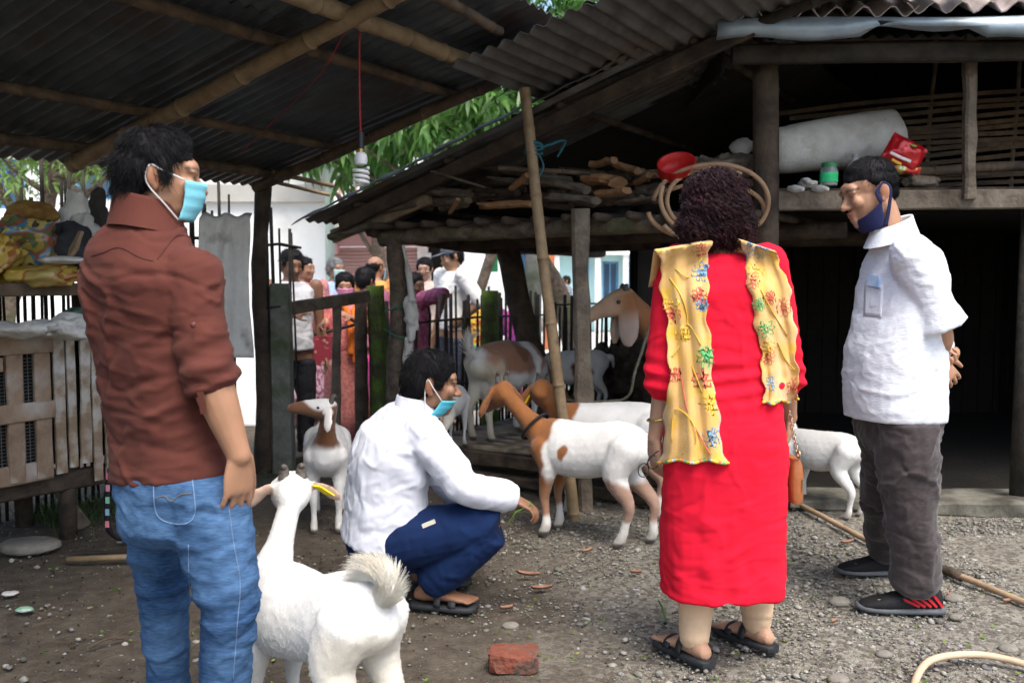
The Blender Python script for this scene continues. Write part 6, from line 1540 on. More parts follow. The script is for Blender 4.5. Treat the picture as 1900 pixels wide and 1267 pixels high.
# ------------------------------------------------------------------ people out in the lane
GZ = -.13
def bg_person(label, px, py, Y, f, fh, H, skin, top, bottom, arms=None, kind='pants', sleeve_t=.0, hairc=None, hair_vol=1.0, hem=.02, mask=None, bald=False, cap=None, bun=False, width=1.0, group='people in the lane'):
    hc = W(px, py, Y); base = A(hc[0], hc[1], GZ); k = H / 1.68; f = nrm(A(f[0], f[1], 0)); r = A(f[1], -f[0], 0)
    zs = (hc[2] - GZ) / (.925 * H)       # the ground drops a little towards the lane
    Z = lambda q: GZ + q * H * zs
    pt = lambda x, y, q: base + k * (r * x + f * y) + A(0, 0, Z(q) - GZ)
    J = dict(pel=pt(0, -.02, .54), che=pt(0, -.02, .75), nek=pt(0, -.02, .865), head=hc)
    ar = {'l': ((-.2, 0, .83), (-.24, -.02, .64), (-.24, .06, .49)), 'r': ((.2, 0, .83), (.24, -.02, .64), (.24, .06, .49))}
    ar.update(arms or {})
    hd = {}
    for s_ in 'lr':
        J['sh' + s_], J['el' + s_], J['wr' + s_] = [q if isinstance(q, np.ndarray) else pt(*q) for q in ar[s_]]
        sg = 1 if s_ == 'r' else -1
        d = nrm(J['wr' + s_] - J['el' + s_]); hd[s_] = (d, r * sg + A(0, 0, .3), f)
        J['hp' + s_] = pt(sg * .09, -.02, .51); J['kn' + s_] = pt(sg * .1, .01, .28); J['an' + s_] = pt(sg * .1, -.02, .05)
        J['an' + s_][2] = GZ + .08 * k
    o = dict(k=k, hk=k, ft=f, fh=fh, skin=skin, toel=f, toer=f, handl=hd['l'], handr=hd['r'], toes=False)
    p = make_body(label, J, o, .011, group)
    T_ = [(q[0], (q[1] + .022) * width, q[2] + .02, q[3]) for q in BODY if q[0] > -.2 and q[0] < 2.0]
    T_ = [(hem - .5, .175 * width, .125, 0)] + T_ if hem < 0 else T_
    parts = [lambda mb: mb.loft(torso_rings(J, f, T_, k))]
    for s_ in 'lr':
        if sleeve_t >= 0: parts.append(sleeve(J, s_, sleeve_t, .075 * k, .068 * k, .056 * k))
    garment('top', parts, top, p, .011, 3, [(.006, (7, 7, 12), px * .01)])
    if kind == 'pants':
        garment('trousers', [lambda mb: mb.loft(torso_rings(J, f, PANT, k)), trouser(J, 'r', k * A(.1, .09, .075, .07, .065, .06), 0), trouser(J, 'l', k * A(.1, .09, .075, .07, .065, .06), 0)], bottom, p, .012, 3, [(.006, (7, 7, 9), px * .013)], fn=lambda v, N: tuck(v, J['pel'], Z(.47), Z(.5)))
    else:
        rr = []
        for q, a_, b_ in ((.62, .15, .11), (.54, .18, .135), (.4, .195, .15), (.22, .21, .165), (.07, .225, .18)):
            an = np.linspace(0, 6.2832, 30, endpoint=False); wv = 1 + .04 * np.sin(an * 9 + px) * (.62 - q) / .5
            rr.append(pt(0, -.02, q) + np.outer(np.cos(an) * a_ * k * wv, r) + np.outer(np.sin(an) * b_ * k * wv, f))
        mk('skirt', MB().loft(rr), bottom, p, smooth=True)
    if not bald: short_hair(hc, fh, k * 1.02, p, hairc, n=700, ln=.03, r=.0016, seed=int(px), vol=hair_vol)
    else: short_hair(hc, fh, k * 1.01, p, hairc, n=500, ln=.02, r=.0016, seed=int(px), ell=[((0, -.06, .02), (.077, .05, .045)), ((0, -.062, -.015), (.066, .045, .04)), ((.066, -.015, .02), (.014, .04, .03)), ((-.066, -.015, .02), (.014, .04, .03))])
    rr_, ff_, uu_ = frame(fh)
    if bun: mk('hair_bun', MB().ell(hc - ff_ * .11 * k + uu_ * .03 * k, (.05 * k, .045 * k, .045 * k)), m_hair, p, smooth=True)
    if mask is not None:
        Pm = mask_patch(hc, fh, k * 1.01, .0, -.112); mk('face_mask', MB().gridp(Pm, .003), mask, p, smooth=True)
    if cap is not None:
        cm = MB(); cm.ell(hc + uu_ * .06 * k - ff_ * .01 * k, (.085 * k, .104 * k, .075 * k), X=rr_, Y=ff_, Z=uu_)
        cm2 = MB().limb([hc + k * (ff_ * .06 + uu_ * .07), hc + k * (ff_ * .16 + uu_ * .055)], [.06 * k, .05 * k]); v = cm2.verts(); c0 = hc + k * uu_ * .062
        v = v - np.outer((v - c0) @ uu_ * .88, uu_); cm.add(v, cm2.f); mk('cap', cm, cap, p, smooth=True)
    return p, J, k
def fab2(name, c, c2, s=14, t=(.48, .54)): return M(name, c, c2, s, rough=.9, bump=.1, bscale=200, contrast=t, detail=2)
DK = (.13, .065, .04); MD = (.3, .16, .1)
bg_person('bare shouldered man in a grey vest and black trousers behind the concrete post', 541, 492, 6.9, (.6, -.8), (.55, -.75, -.25), 1.62, (.2, .1, .06), fab2('grey_vest', (.5, .5, .52), (.42, .42, .45)), fab2('black_trousers', (.018, .018, .022), (.012, .012, .015)), {'r': ((.19, 0, .83), (.23, .08, .66), (.1, .25, .7))}, sleeve_t=-1)
bg_person('barefoot person in a mauve patterned skirt behind the man in the vest', 566, 500, 8.6, (.7, -.7), (.9, -.4, 0), 1.55, MD, fab2('rose_top', (.5, .22, .22), (.4, .16, .17)), fab2('mauve_print', (.24, .07, .13), (.5, .35, .4), 26), kind='skirt')
bg_person('grey haired man in a pale blue shirt and white mask', 623, 500, 9.4, (.5, -.85), (.75, -.65, -.05), 1.6, MD, fab2('pale_blue_shirt', (.32, .42, .6), (.27, .36, .53)), fab2('dark_trousers', (.03, .03, .04), (.02, .02, .03)), hairc=M('grey_hair', (.2, .2, .2), (.1, .1, .1), 30, rough=.6, bump=0), mask=M('pale_green_mask', (.5, .72, .7), rough=.8, bump=0))
m_pink = fab2('salmon_pink_cloth', (.62, .2, .18), (.5, .14, .14), 30)
bw, JW, kw_ = bg_person('woman in salmon pink with an orange scarf and pink mask leaning on the gate', 640, 532, 7.3, (.25, -.97), (.2, -.95, -.15), 1.5, (.38, .2, .13), m_pink, fab2('pink_skirt', (.66, .25, .21), (.55, .17, .15), 40), {'l': ((-.19, 0, .83), (-.25, .1, .68), (-.02, .3, .76)), 'r': ((.19, 0, .83), (.25, .08, .66), (.22, .3, .72))}, kind='skirt', sleeve_t=.5, hem=-.2, mask=M('pink_mask', (.6, .25, .42), (.5, .2, .36), 20, rough=.8, bump=0), hair_vol=1.02)
m_or = fab2('orange_scarf_cloth', (.75, .2, .03), (.6, .14, .02))
sc_ = MB(); b_ = JW['nek']
sc_.tube(path(b_ + A(-.14, -.06, -.05), b_ + A(-.08, -.1, -.0), b_ + A(.0, -.12, -.04), b_ + A(.06, -.13, -.2), b_ + A(.07, -.16, -.45)), .024, 10, flat=(A(0, 1, 0), .5)); mk('scarf', sc_, m_or, bw, smooth=True)
sc_ = MB().tube(path(b_ + A(.12, -.04, -.03), b_ + A(.09, -.11, -.1), b_ + A(.1, -.15, -.3), b_ + A(.1, -.16, -.52)), .018, 10, flat=(A(0, 1, 0), .5)); mk('scarf', sc_, m_or, bw, smooth=True)
q = W(597, 648, 7.0); rings = []
for z, wd in ((-.12, .14), (-.1, .145), (0, .135), (.1, .12)):
    rings.append(np.array([q + A(x, y, z) for x, y in ((-wd, -.03), (-wd * .95, -.04), (wd * .95, -.04), (wd, -.03), (wd, .03), (wd * .95, .04), (-wd * .95, .04), (-wd, .03))]))
hb2 = root('handbag', q - A(0, 0, .12), 'red patterned fabric shoulder bag of the woman at the gate', 'handbag')
mk('bag_body', MB().loft(rings), fab2('red_bag_print', (.5, .3, .25), (.26, .03, .045), 18, (.56, .62)), hb2)
mk('bag_strap', MB().tube(path(q + A(-.1, 0, .1), JW['ell'] + A(-.03, -.08, .1), JW['shl'] + A(.02, -.07, .06)), .012, 8), m_collar, hb2, smooth=True)
bg_person('dark haired person with bright pink trousers facing away behind the gate', 680, 521, 8.1, (.5, .85), (.55, .8, -.1), 1.5, MD, fab2('plum_top', (.3, .1, .16), (.24, .08, .12)), fab2('hot_pink', (.75, .1, .32), (.65, .07, .27)), hair_vol=1.1)
bg_person('balding man in an orange shirt facing the pink shutter', 698, 498, 9.2, (.4, .9), (.55, .8, -.05), 1.66, MD, fab2('orange_shirt', (.65, .28, .08), (.55, .22, .06)), fab2('grey_slacks', (.1, .1, .11), (.08, .08, .09)), bald=True, mask=M('sky_mask', (.3, .55, .68), rough=.8, bump=0))
bg_person('dark woman with tied back hair in a pink blouse, arm over the stake fence', 768, 532, 7.35, (.75, -.66), (.8, -.55, -.08), 1.5, DK, fab2('pink_print_blouse', (.5, .16, .25), (.35, .08, .16), 30), fab2('maroon_skirt', (.15, .03, .06), (.1, .02, .04)), {'l': (W(785, 556, 7.3), W(822, 545, 7.12), W(817, 578, 6.95)), 'r': ((.18, 0, .83), (.24, .0, .64), (.22, .1, .5))}, kind='skirt', sleeve_t=.05, bun=True)
bg_person('man with glasses in a beige grey shirt behind the fence', 788, 500, 9.6, (-.1, -1), (-.15, -.97, -.1), 1.66, (.4, .24, .17), fab2('beige_shirt', (.48, .4, .36), (.42, .35, .31)), fab2('navy_slacks', (.03, .04, .07), (.02, .03, .05)), sleeve_t=.6)
gq = W(788, 503, 9.5); gm_ = MB()
for s_ in (-1, 1): gm_.tube(np.array([gq + A(s_ * .03 + .022 * math.cos(t), -.01, .017 * math.sin(t)) for t in np.linspace(0, 6.2832, 14)]), .003, 5)
mk('spectacles', gm_, m_black_plastic, label='thin glasses on the man in the beige grey shirt', cat='spectacles', smooth=True)
bg_person('man in a white tee and cap with a hand on his hip', 838, 478, 8.7, (-.75, -.5), (-.85, -.4, -.3), 1.72, (.3, .17, .1), fab2('white_tee', (.78, .77, .72), (.72, .71, .67)), fab2('dark_jeans', (.05, .06, .09), (.035, .045, .07)), {'l': ((-.2, 0, .83), (-.34, -.1, .68), (-.2, .02, .585)), 'r': ((.2, 0, .83), (.24, -.02, .64), (.24, .06, .49))}, cap=fab2('grey_cap', (.1, .11, .14), (.07, .08, .1)))
bg_person('child in a red and yellow dress behind the stake fence', 882, 552, 9.6, (-.3, -.95), (-.4, -.9, 0), 1.22, MD, fab2('red_yellow_print', (.6, .05, .05), (.65, .5, .05), 24), fab2('yellow_green_print', (.55, .5, .05), (.1, .3, .4), 24), kind='skirt')
bg_person('child in a pink and violet dress right of the mossy fence post', 956, 560, 9.7, (-.1, -1), (-.2, -.97, 0), 1.18, MD, fab2('pink_violet_print', (.65, .08, .3), (.2, .06, .3), 24), fab2('pink_lime_print', (.7, .12, .35), (.5, .6, .1), 18), kind='skirt')
bg_person('distant man in grey walking past the aqua building', 1050, 522, 21.0, (-1, 0), (-1, -.1, 0), 1.66, MD, fab2('grey_top', (.2, .22, .24), (.16, .17, .19)), fab2('dark_slacks', (.05, .05, .06), (.04, .04, .05)))

# ------------------------------------------------------------------ buildings along the lane
m_wwall = M('whitewashed_wall', (.86, .86, .84), (.78, .78, .76), 1.5, rough=.9, bump=.1, c3=(.5, .5, .48), c3s=1.2, c3t=.66)
m_band = M('grey_plaster', (.5, .49, .46), (.4, .39, .36), 2, rough=.9, bump=.15)
m_glass = M('dark_window', (.03, .07, .13), (.05, .1, .17), 2, rough=.15, bump=0, spec=.6)
m_blue = M('blue_frame', (.12, .3, .5), rough=.5, bump=0)
m_pinkp = M('dusky_pink_paint', (.5, .28, .28), (.42, .22, .22), 2, rough=.7, bump=.1)
m_shut = M('pink_roller_shutter', (.62, .42, .4), (.55, .36, .34), 3, rough=.55, bump=.03)
m_aqua = M('pale_aqua_paint', (.5, .74, .74), (.43, .66, .67), 1.5, rough=.8, bump=.05)
def wall_with(parent, name, mat, x0, x1, y, z0, z1, holes, th=.25):
    """front wall built round its openings, each opening with recessed pane and frame"""
    xs = sorted({x0, x1, *[h[0] for h in holes], *[h[1] for h in holes]}); zs = sorted({z0, z1, *[h[2] for h in holes], *[h[3] for h in holes]})
    m = MB()
    for a_, b_ in zip(xs[:-1], xs[1:]):
        for c_, d_ in zip(zs[:-1], zs[1:]):
            if any(a_ >= h[0] - 1e-6 and b_ <= h[1] + 1e-6 and c_ >= h[2] - 1e-6 and d_ <= h[3] + 1e-6 for h in holes): continue
            m.box(((a_ + b_) / 2, y + th / 2, (c_ + d_) / 2), (b_ - a_, th, d_ - c_))
    w_ = mk(name, m, mat, parent)
    for h in holes:
        wd = mk('window', MB().box(((h[0] + h[1]) / 2, y + .14, (h[2] + h[3]) / 2), (h[1] - h[0], .03, h[3] - h[2])), h[4] if len(h) > 4 else m_glass, parent)
        fr = MB()
        for (cx_, cz_, sx_, sz_) in (((h[0] + h[1]) / 2, h[2] + .03, h[1] - h[0], .06), ((h[0] + h[1]) / 2, h[3] - .03, h[1] - h[0], .06), (h[0] + .03, (h[2] + h[3]) / 2, .06, h[3] - h[2] - .12), (h[1] - .03, (h[2] + h[3]) / 2, .06, h[3] - h[2] - .12), ((h[0] + h[1]) / 2, (h[2] + h[3]) / 2, .04, h[3] - h[2] - .12)):
            fr.box((cx_, y + .1, cz_), (sx_, .05, sz_))
        mk('window_frame', fr, m_blue, wd)
    return w_
hA = root('house', (-3.2, 12.0, GZ), 'whitewashed house wall beyond the fence with a grey plaster band', 'house')
wall_with(hA, 'wall', m_wwall, -4.6, -2.42, 12.0, GZ, 3.6, [(-4.35, -3.9, 2.55, 3.3)])
mk('side_wall', MB().box((-2.62, 12.5, 1.7), (.25, .7, 3.7)), m_wwall, hA)
mk('plaster_band', MB().box((-3.5, 11.95, 2.36), (2.2, .09, .22)), m_band, hA)
mk('corner_pipe', MB().tube([A(-2.36, 11.93, GZ), A(-2.36, 11.93, 3.5)], .06, 10), M('pale_green_pipe', (.5, .58, .52), (.4, .48, .42), 4, rough=.6, bump=.1), hA, smooth=True)
mk('roof', MB().plank(A(-3.6, 11.6, 3.62), A(-3.6, 13.0, 3.75), 2.8, .08, seg=2, wob=0), m_tin_grey, hA)
hD = root('house', (-7.5, 15, GZ), 'white house with blue windows at the far left behind the trees', 'house')
wall_with(hD, 'wall', m_wwall, -9.6, -5.0, 15.0, GZ, 4.2, [(-7.1, -6.45, 2.55, 3.25), (-8.6, -7.9, 2.4, 3.2), (-5.9, -5.35, 2.5, 3.2)])
mk('side_wall', MB().box((-5.12, 17, 2), (.25, 3.7, 4.3)), m_wwall, hD)
mk('eave', MB().box((-7.3, 14.8, 4.26), (5.0, .9, .1)), m_band, hD)
hB = root('shop', (-2.0, 19, GZ), 'two storey shop with a dusky pink roller shutter and balcony', 'shop')
sx0, sx1 = -4.2, -.25
m = MB(); n = 56
P_ = np.array([[A(x, 19.0 + .03 * math.cos(i * math.pi), GZ + 2.05 * i / n) for i in range(n + 1)] for x in (-3.75, -1.95)])
mk('roller_shutter', MB().gridp(P_, .02), m_shut, hB)
mk('wall', MB().box(((sx0 + -3.75) / 2, 19.1, 1.2), (-3.75 - sx0, .3, 2.66)), m_pinkp, hB)
mk('wall', MB().box((-1.85, 19.1, .9), (.2, .3, 2.06)), m_wwall, hB)
mk('wall', MB().box((-.85, 19.15, .55), (1.2, .2, 1.36)), m_wwall, hB)
mk('doorway', MB().box((-1.6, 19.25, .9), (.3, .1, 2.06)), m_void, hB)
mk('fascia', MB().box((-2.2, 18.85, 2.06), (4.0, .4, .26)), m_pinkp, hB)
mk('box_sign', MB().box((-3.72, 18.6, 1.97), (.42, .3, .42)), m_pinkp, hB)
mk('upper_wall', MB().box((-2.2, 19.8, 3.6), (4.2, .3, 2.8)), m_wwall, hB)
mk('balcony_slab', MB().box((-2.2, 18.9, 2.3), (4.2, 1.4, .16)), m_band, hB)
for i in range(26):
    x = -4.2 + i * .16
    mk('baluster', MB().tube([A(x, 18.25, 2.38), A(x, 18.25, 3.2)], [.035, .03], 8), (m_blue if 7 < i < 17 else m_pinkp) if i % 3 else m_wwall, hB, smooth=True)
mk('hand_rail', MB().box((-2.2, 18.25, 3.24), (4.2, .1, .08)), m_wwall, hB)
mk('green_sign', MB().box((-.42, 18.98, 1.62), (.26, .05, .42)), M('green_sign_paint', (.02, .2, .08), rough=.5, bump=0), hB)
mk('poster', MB().box((-1.75, 18.93, 1.35), (.17, .03, .9)), m_white_plastic, hB)
hC = root('building', (3.0, 25, GZ), 'pale aqua building with tall openings and pale columns behind the shed', 'building')
wall_with(hC, 'wall', m_aqua, 1.0, 3.9, 25, GZ, 4.5, [(1.75, 2.1, .3, 1.9, m_shut), (2.45, 2.9, .3, 1.75), (3.15, 3.5, .3, 1.75)])
for x in (1.2, 2.3, 3.05, 3.7):
    mk('column', MB().box((x, 24.7, 1.0), (.14, .14, 2.3)), m_wwall, hC)
mk('ledge', MB().box((2.4, 24.8, 1.98), (3.0, .5, .12)), m_wwall, hC)
mk('brick_pillar', MB().box((.72, 18, .9), (.22, .22, 2.2)), M('orange_brick', (.45, .15, .06), (.36, .11, .05), 9, rough=.9, bump=.2), label='orange brick pillar beside the aqua building', cat='pillar')
hE = root('house', (6, 22, GZ), 'grey white house far behind the shed on the right', 'house')
wall_with(hE, 'wall', m_band, 4.2, 9.0, 24, GZ, 4.5, [(4.6, 5.2, .4, 1.2)])
hF = root('house', (-14, 30, GZ), 'large pale house closing the end of the lane', 'house')
wall_with(hF, 'wall', m_wwall, -30, 30, 34, GZ, 5.0, [(-12 + 4 * i, -10.8 + 4 * i, 1.0, 2.4) for i in range(8)])

# ------------------------------------------------------------------ trees and plants
def leaf_mesh(c, d, ln, wd, seed, bend=.25):
    """c (n,3) bases, d (n,3) directions -> folded leaf blades"""
    r = np.random.default_rng(seed); n = len(c); d = d / np.linalg.norm(d, axis=1)[:, None]
    s_ = np.cross(d, r.normal(size=(n, 3))); s_ /= np.linalg.norm(s_, axis=1)[:, None]; up = np.cross(s_, d)
    ln = np.asarray(ln).reshape(-1, 1); wd = np.asarray(wd).reshape(-1, 1)
    p = [c, c + d * ln * .35 + s_ * wd * .5 + up * wd * .12, c + d * ln * .35 - s_ * wd * .5 + up * wd * .12, c + d * ln * .4 - up * wd * .05, c + d * ln * .75 + s_ * wd * .3 - A(0, 0, 1) * ln * bend * .3, c + d * ln * .75 - s_ * wd * .3 - A(0, 0, 1) * ln * bend * .3, c + d * ln - A(0, 0, 1) * ln * bend]
    v = np.stack(p, 1).reshape(-1, 3); b_ = np.arange(n) * 7
    f = np.concatenate([np.stack([b_, b_ + 1, b_ + 3], 1), np.stack([b_, b_ + 3, b_ + 2], 1), np.stack([b_ + 1, b_ + 4, b_ + 3], 1), np.stack([b_ + 3, b_ + 5, b_ + 2], 1), np.stack([b_ + 4, b_ + 6, b_ + 3], 1), np.stack([b_ + 3, b_ + 6, b_ + 5], 1)])
    return v, f
def leaf_mat(name, c1, c2, c3):
    m, nt, b = _new(name); N = nt.nodes; L = nt.links
    tc = N.new('ShaderNodeTexCoord'); nz = N.new('ShaderNodeTexNoise'); nz.inputs['Scale'].default_value = 3.5; nz.inputs['Detail'].default_value = 3; L.new(tc.outputs['Object'], nz.inputs['Vector'])
    rp = N.new('ShaderNodeValToRGB'); e = rp.color_ramp.elements; e[0].position = .35; e[0].color = c1 + (1,); e[1].position = .7; e[1].color = c3 + (1,); q = e.new(.52); q.color = c2 + (1,)
    L.new(nz.outputs['Fac'], rp.inputs[0]); L.new(rp.outputs[0], b.inputs['Base Color']); b.inputs['Roughness'].default_value = .4
    tr = N.new('ShaderNodeBsdfTranslucent'); L.new(rp.outputs[0], tr.inputs[0]); mx = N.new('ShaderNodeMixShader'); mx.inputs[0].default_value = .4
    L.new(b.outputs[0], mx.inputs[1]); L.new(tr.outputs[0], mx.inputs[2]); L.new(mx.outputs[0], N['Material Output'].inputs[0])
    return m
m_leaf = leaf_mat('mango_leaf', (.05, .13, .025), (.09, .21, .04), (.16, .3, .07))
m_leaf2 = leaf_mat('pale_tree_leaf', (.1, .19, .04), (.16, .27, .06), (.24, .36, .1))
def tree(label, base, blobs, n, ln, seed, mat, trunk_r=.16, droop=.8, per=7):
    r = np.random.default_rng(seed); base = np.asarray(base, float); rt = root('tree', base, label, 'tree', 'trees around the yard')
    top = np.mean([b_[0] for b_ in blobs], 0); tk = MB()
    pts = path(base, base + (top - base) * .35 + r.normal(0, .08, 3), base + (top - base) * .7 + r.normal(0, .1, 3), top); tk.tube(pts, np.linspace(trunk_r, trunk_r * .3, len(pts)), 10, wob=.05)
    for c_, rad in blobs:
        for _ in range(5):
            e_ = np.array(c_) + r.normal(0, .45, 3) * np.array(rad); s0 = pts[int(len(pts) * r.uniform(.4, .85))]
            tk.tube(path(s0, (s0 + e_) / 2 + r.normal(0, .12, 3), e_), np.linspace(trunk_r * .3, .012, 13), 6)
    mk('trunk', tk, m_log, rt, smooth=True)
    cs, ds = [], []; tot = sum(np.prod(b_[1]) for b_ in blobs)
    for c_, rad in blobs:
        m = int(n / per * np.prod(rad) / tot)
        q = r.normal(size=(m, 3)); q /= np.linalg.norm(q, axis=1)[:, None]; q *= r.random((m, 1)) ** .45
        cc_ = np.array(c_) + q * np.array(rad)
        keep = vnoise(cc_ * 2.2 + seed) > -.35; cc_ = cc_[keep]; q = q[keep]
        for _ in range(per):
            cs.append(cc_ + r.normal(0, .035, cc_.shape)); d = q * .5 + r.normal(0, .75, cc_.shape); d[:, 2] -= droop; ds.append(d)
    cs = np.concatenate(cs); ds = np.concatenate(ds); l_ = ln * r.uniform(.6, 1.25, len(cs))
    mk('crown', leaf_mesh(cs, ds, l_, l_ * .27, seed), mat, rt)
    return rt
tree('large dark green tree with drooping leaves between the two roofs', (.9, 11.8, GZ), [(A(-.55, 10.6, 2.95), (1.25, .9, .55)), (A(-.1, 11.2, 4.0), (2.2, 1.4, .9)), (A(-2.0, 11.4, 2.9), (.8, .8, .45)), (A(.6, 10.8, 3.2), (.9, .8, .6))], 10500, .24, 3, m_leaf, droop=1.1)
tree('pale green leafy tree at the far left edge', (-6.0, 10.6, GZ), [(A(-5.3, 10.2, 2.6), (1.1, .9, .55)), (A(-4.2, 10.0, 2.45), (.6, .5, .25)), (A(-5.6, 10.5, 3.8), (1.6, 1.2, 1.0))], 7000, .12, 5, m_leaf2, droop=.3)
tree('tree crown showing over the barn roof behind the patch sheets', (2.4, 10.5, GZ), [(A(2.2, 10.2, 4.5), (1.2, 1.0, .9)), (A(2.6, 10.5, 5.4), (1.6, 1.2, 1.0))], 5500, .16, 8, m_leaf, droop=.5)
tree('bushy green tree behind the whitewashed house', (-1.9, 15.5, GZ), [(A(-1.7, 15.2, 3.9), (1.8, 1.2, 1.0)), (A(-3.6, 16.2, 4.6), (1.8, 1.2, 1.2))], 6000, .2, 9, m_leaf2, droop=.6)
# broad leaves heaped in the shed
r = np.random.default_rng(4); bl = root('banana_plant', A(.62, 7.7, GZ), 'clump of broad dark green leaves behind the square post', 'plant')
for i in range(26):
    b0 = A(.62, 7.6, .35) + r.normal(0, .16, 3) * A(1.2, .5, 1.0); d = nrm(A(r.normal(0, .9), r.normal(-.3, .4), r.uniform(-.4, .9))); l_ = r.uniform(.3, .55); s_ = nrm(np.cross(d, A(0, 1, .2)))
    P_ = np.array([[b0 + d * l_ * t - A(0, 0, 1) * .35 * l_ * t * t + s_ * w_ * .09 * math.sin(min(1, t * 1.05 + .05) * 3.0) + A(0, 0, .02) * abs(w_) for w_ in (-1, 0, 1)] for t in np.linspace(0, 1, 9)])
    mk('leaf', MB().gridp(P_, .001), m_leaf if i % 4 else m_bamboo_old, bl, smooth=True)
mk('stem', MB().tube(path(A(.62, 7.6, GZ), A(.63, 7.6, .3), A(.62, 7.6, .6)), .04, 8), m_leaf, bl, smooth=True)
for i, (x, y, h) in enumerate(((1.0, 7.0, .6), (1.15, 6.6, .5), (.85, 7.3, .45))):
    mk('branch_heap', blob(A(x, y, .45), (.22, .2, .28 * h / .5), 60 + i, .7, 9), m_dark_wood, label=('dark brushwood heap in the shed below the tan goat, %s' % ('nearest the barn', 'front', 'beside the leaves')[i]), cat='brushwood', smooth=True)

# ------------------------------------------------------------------ what lies on the ground
def stones(n, xr, yr, sz, seed, dens):
    r = np.random.default_rng(seed); P_ = np.stack([r.uniform(*xr, n), r.uniform(*yr, n)], 1)
    k = (np.abs(P_[:, 0]) < .62 * P_[:, 1] + .1) & (r.random(n) < dens(P_[:, 0], P_[:, 1])); P_ = P_[k]; n = len(P_)
    small = sz[1] < .013
    ico = np.array([(1, 0, 0), (0, 1, 0), (-1, 0, 0), (0, -1, 0), (0, 0, 1), (0, 0, -1)]) if small else np.array([(0, 0, 1), (.894, 0, .447), (.276, .851, .447), (-.724, .526, .447), (-.724, -.526, .447), (.276, -.851, .447), (.724, .526, -.447), (-.276, .851, -.447), (-.894, 0, -.447), (-.276, -.851, -.447), (.724, -.526, -.447), (0, 0, -1)])
    fc = [(0, 1, 4), (1, 2, 4), (2, 3, 4), (3, 0, 4), (1, 0, 5), (2, 1, 5), (3, 2, 5), (0, 3, 5)] if small else [(0, 1, 2), (0, 2, 3), (0, 3, 4), (0, 4, 5), (0, 5, 1), (1, 6, 2), (2, 7, 3), (3, 8, 4), (4, 9, 5), (5, 10, 1), (6, 7, 2), (7, 8, 3), (8, 9, 4), (9, 10, 5), (10, 6, 1), (11, 7, 6), (11, 8, 7), (11, 9, 8), (11, 10, 9), (11, 6, 10)]
    s_ = sz[0] + (sz[1] - sz[0]) * r.random(n) ** 3.2
    v = ico[None] * (1 + r.normal(0, .17, (n, len(ico), 1))) * (s_[:, None, None] * np.stack([r.uniform(.8, 1.4, n), r.uniform(.7, 1.1, n), r.uniform(.4, .75, n)], 1)[:, None, :])
    a_ = r.uniform(0, 6.28, n); ca, sa = np.cos(a_)[:, None], np.sin(a_)[:, None]
    v = np.stack([v[..., 0] * ca - v[..., 1] * sa, v[..., 0] * sa + v[..., 1] * ca, v[..., 2]], 2)
    v[..., 0] += P_[:, 0:1]; v[..., 1] += P_[:, 1:2]; v[..., 2] += (s_ * .15)[:, None] - .004
    g_ = r.uniform(.13, .36, n)[:, None] * np.stack([np.full(n, 1.0), r.uniform(.92, .99, n), r.uniform(.76, .92, n)], 1)
    wet = r.random(n) < .15; g_[wet] *= .5
    f = (np.array(fc)[None] + (np.arange(n) * len(ico))[:, None, None]).reshape(-1, 3)
    return v.reshape(-1, 3), f, np.repeat(g_, len(ico), 0)
def dens(x, y):
    q = fbm(np.stack([x * 1.1, y * 1.1, np.zeros(len(x))], 1) + 3, 3)
    return np.clip(.06 + sm(-.5, 1.1, x + .5 * q + .12 * (3.2 - y)) * .95, .04, 1) * np.where(y > 4.75, .35, 1)
v1, f1, c1 = stones(15000, (-2.6, 2.9), (1.75, 5.4), (.004, .016), 1, dens)
v2, f2, c2 = stones(80000, (-2.6, 2.9), (1.75, 5.4), (.0025, .009), 2, dens)
v = np.concatenate([v1, v2]); f = np.concatenate([f1, f2 + len(v1)]); c = np.concatenate([c1, c2])
m_stone = VC('gravel', rough=.9, bump=.4, bscale=120, var=.25, vscale=60)
mk('gravel', (v, f), m_stone, label='pale grey and brown gravel over the right of the yard', cat='gravel', kind='stuff', col=c, origin=(0, 3, 0))
v, f, c = stones(2600, (-2.2, 1.6), (2.0, 5.2), (.004, .0075), 9, lambda x, y: np.clip(.5 - .3 * x + .4 * vnoise(np.stack([x * 2, y * 2, x * 0], 1)), 0, 1))
mk('droppings', (v, f), M('dark_droppings', (.025, .02, .014), (.014, .011, .008), 30, rough=.8, bump=0), label='small dark goat droppings scattered over the earth', cat='droppings', kind='stuff', origin=(0, 3, 0))
def rock(c, r, seed, mat, label, name='stone', cat='stone', group=None):
    k = blob(c, r, seed, .22, 9, n=22, m=14, ridge=False); return mk(name, k, mat, label=label, cat=cat, smooth=True, group=group)
m_rock = M('grey_stone', (.24, .22, .185), (.14, .13, .11), 12, rough=.9, bump=.3)
for i, (px, py, r_, lb) in enumerate(((948, 1162, .03, 'smooth blue-grey stone between the sandal and the brick'), (1556, 1118, .035, 'flat beige stone right of the red dress hem'), (1770, 1112, .035, 'rounded grey stone near the tan pole'), (1712, 1048, .03, 'pale stone beside the grey trouser leg'), (1775, 1146, .025, 'brownish stone beside the sports shoe'), (1870, 1205, .03, 'tan stone at the right edge'), (1640, 1215, .028, 'grey stone in the gravel at lower right'), (1555, 1262, .03, 'brownish stone at the bottom right of the gravel'))):
    q = G(px, py); rock(q + A(0, 0, r_ * .1), (r_ * 1.15, r_ * .9, r_ * .55), i, m_rock, lb, group='larger stones in the yard')
q = G(55, 1020)
sl_ = MB(); rings = []
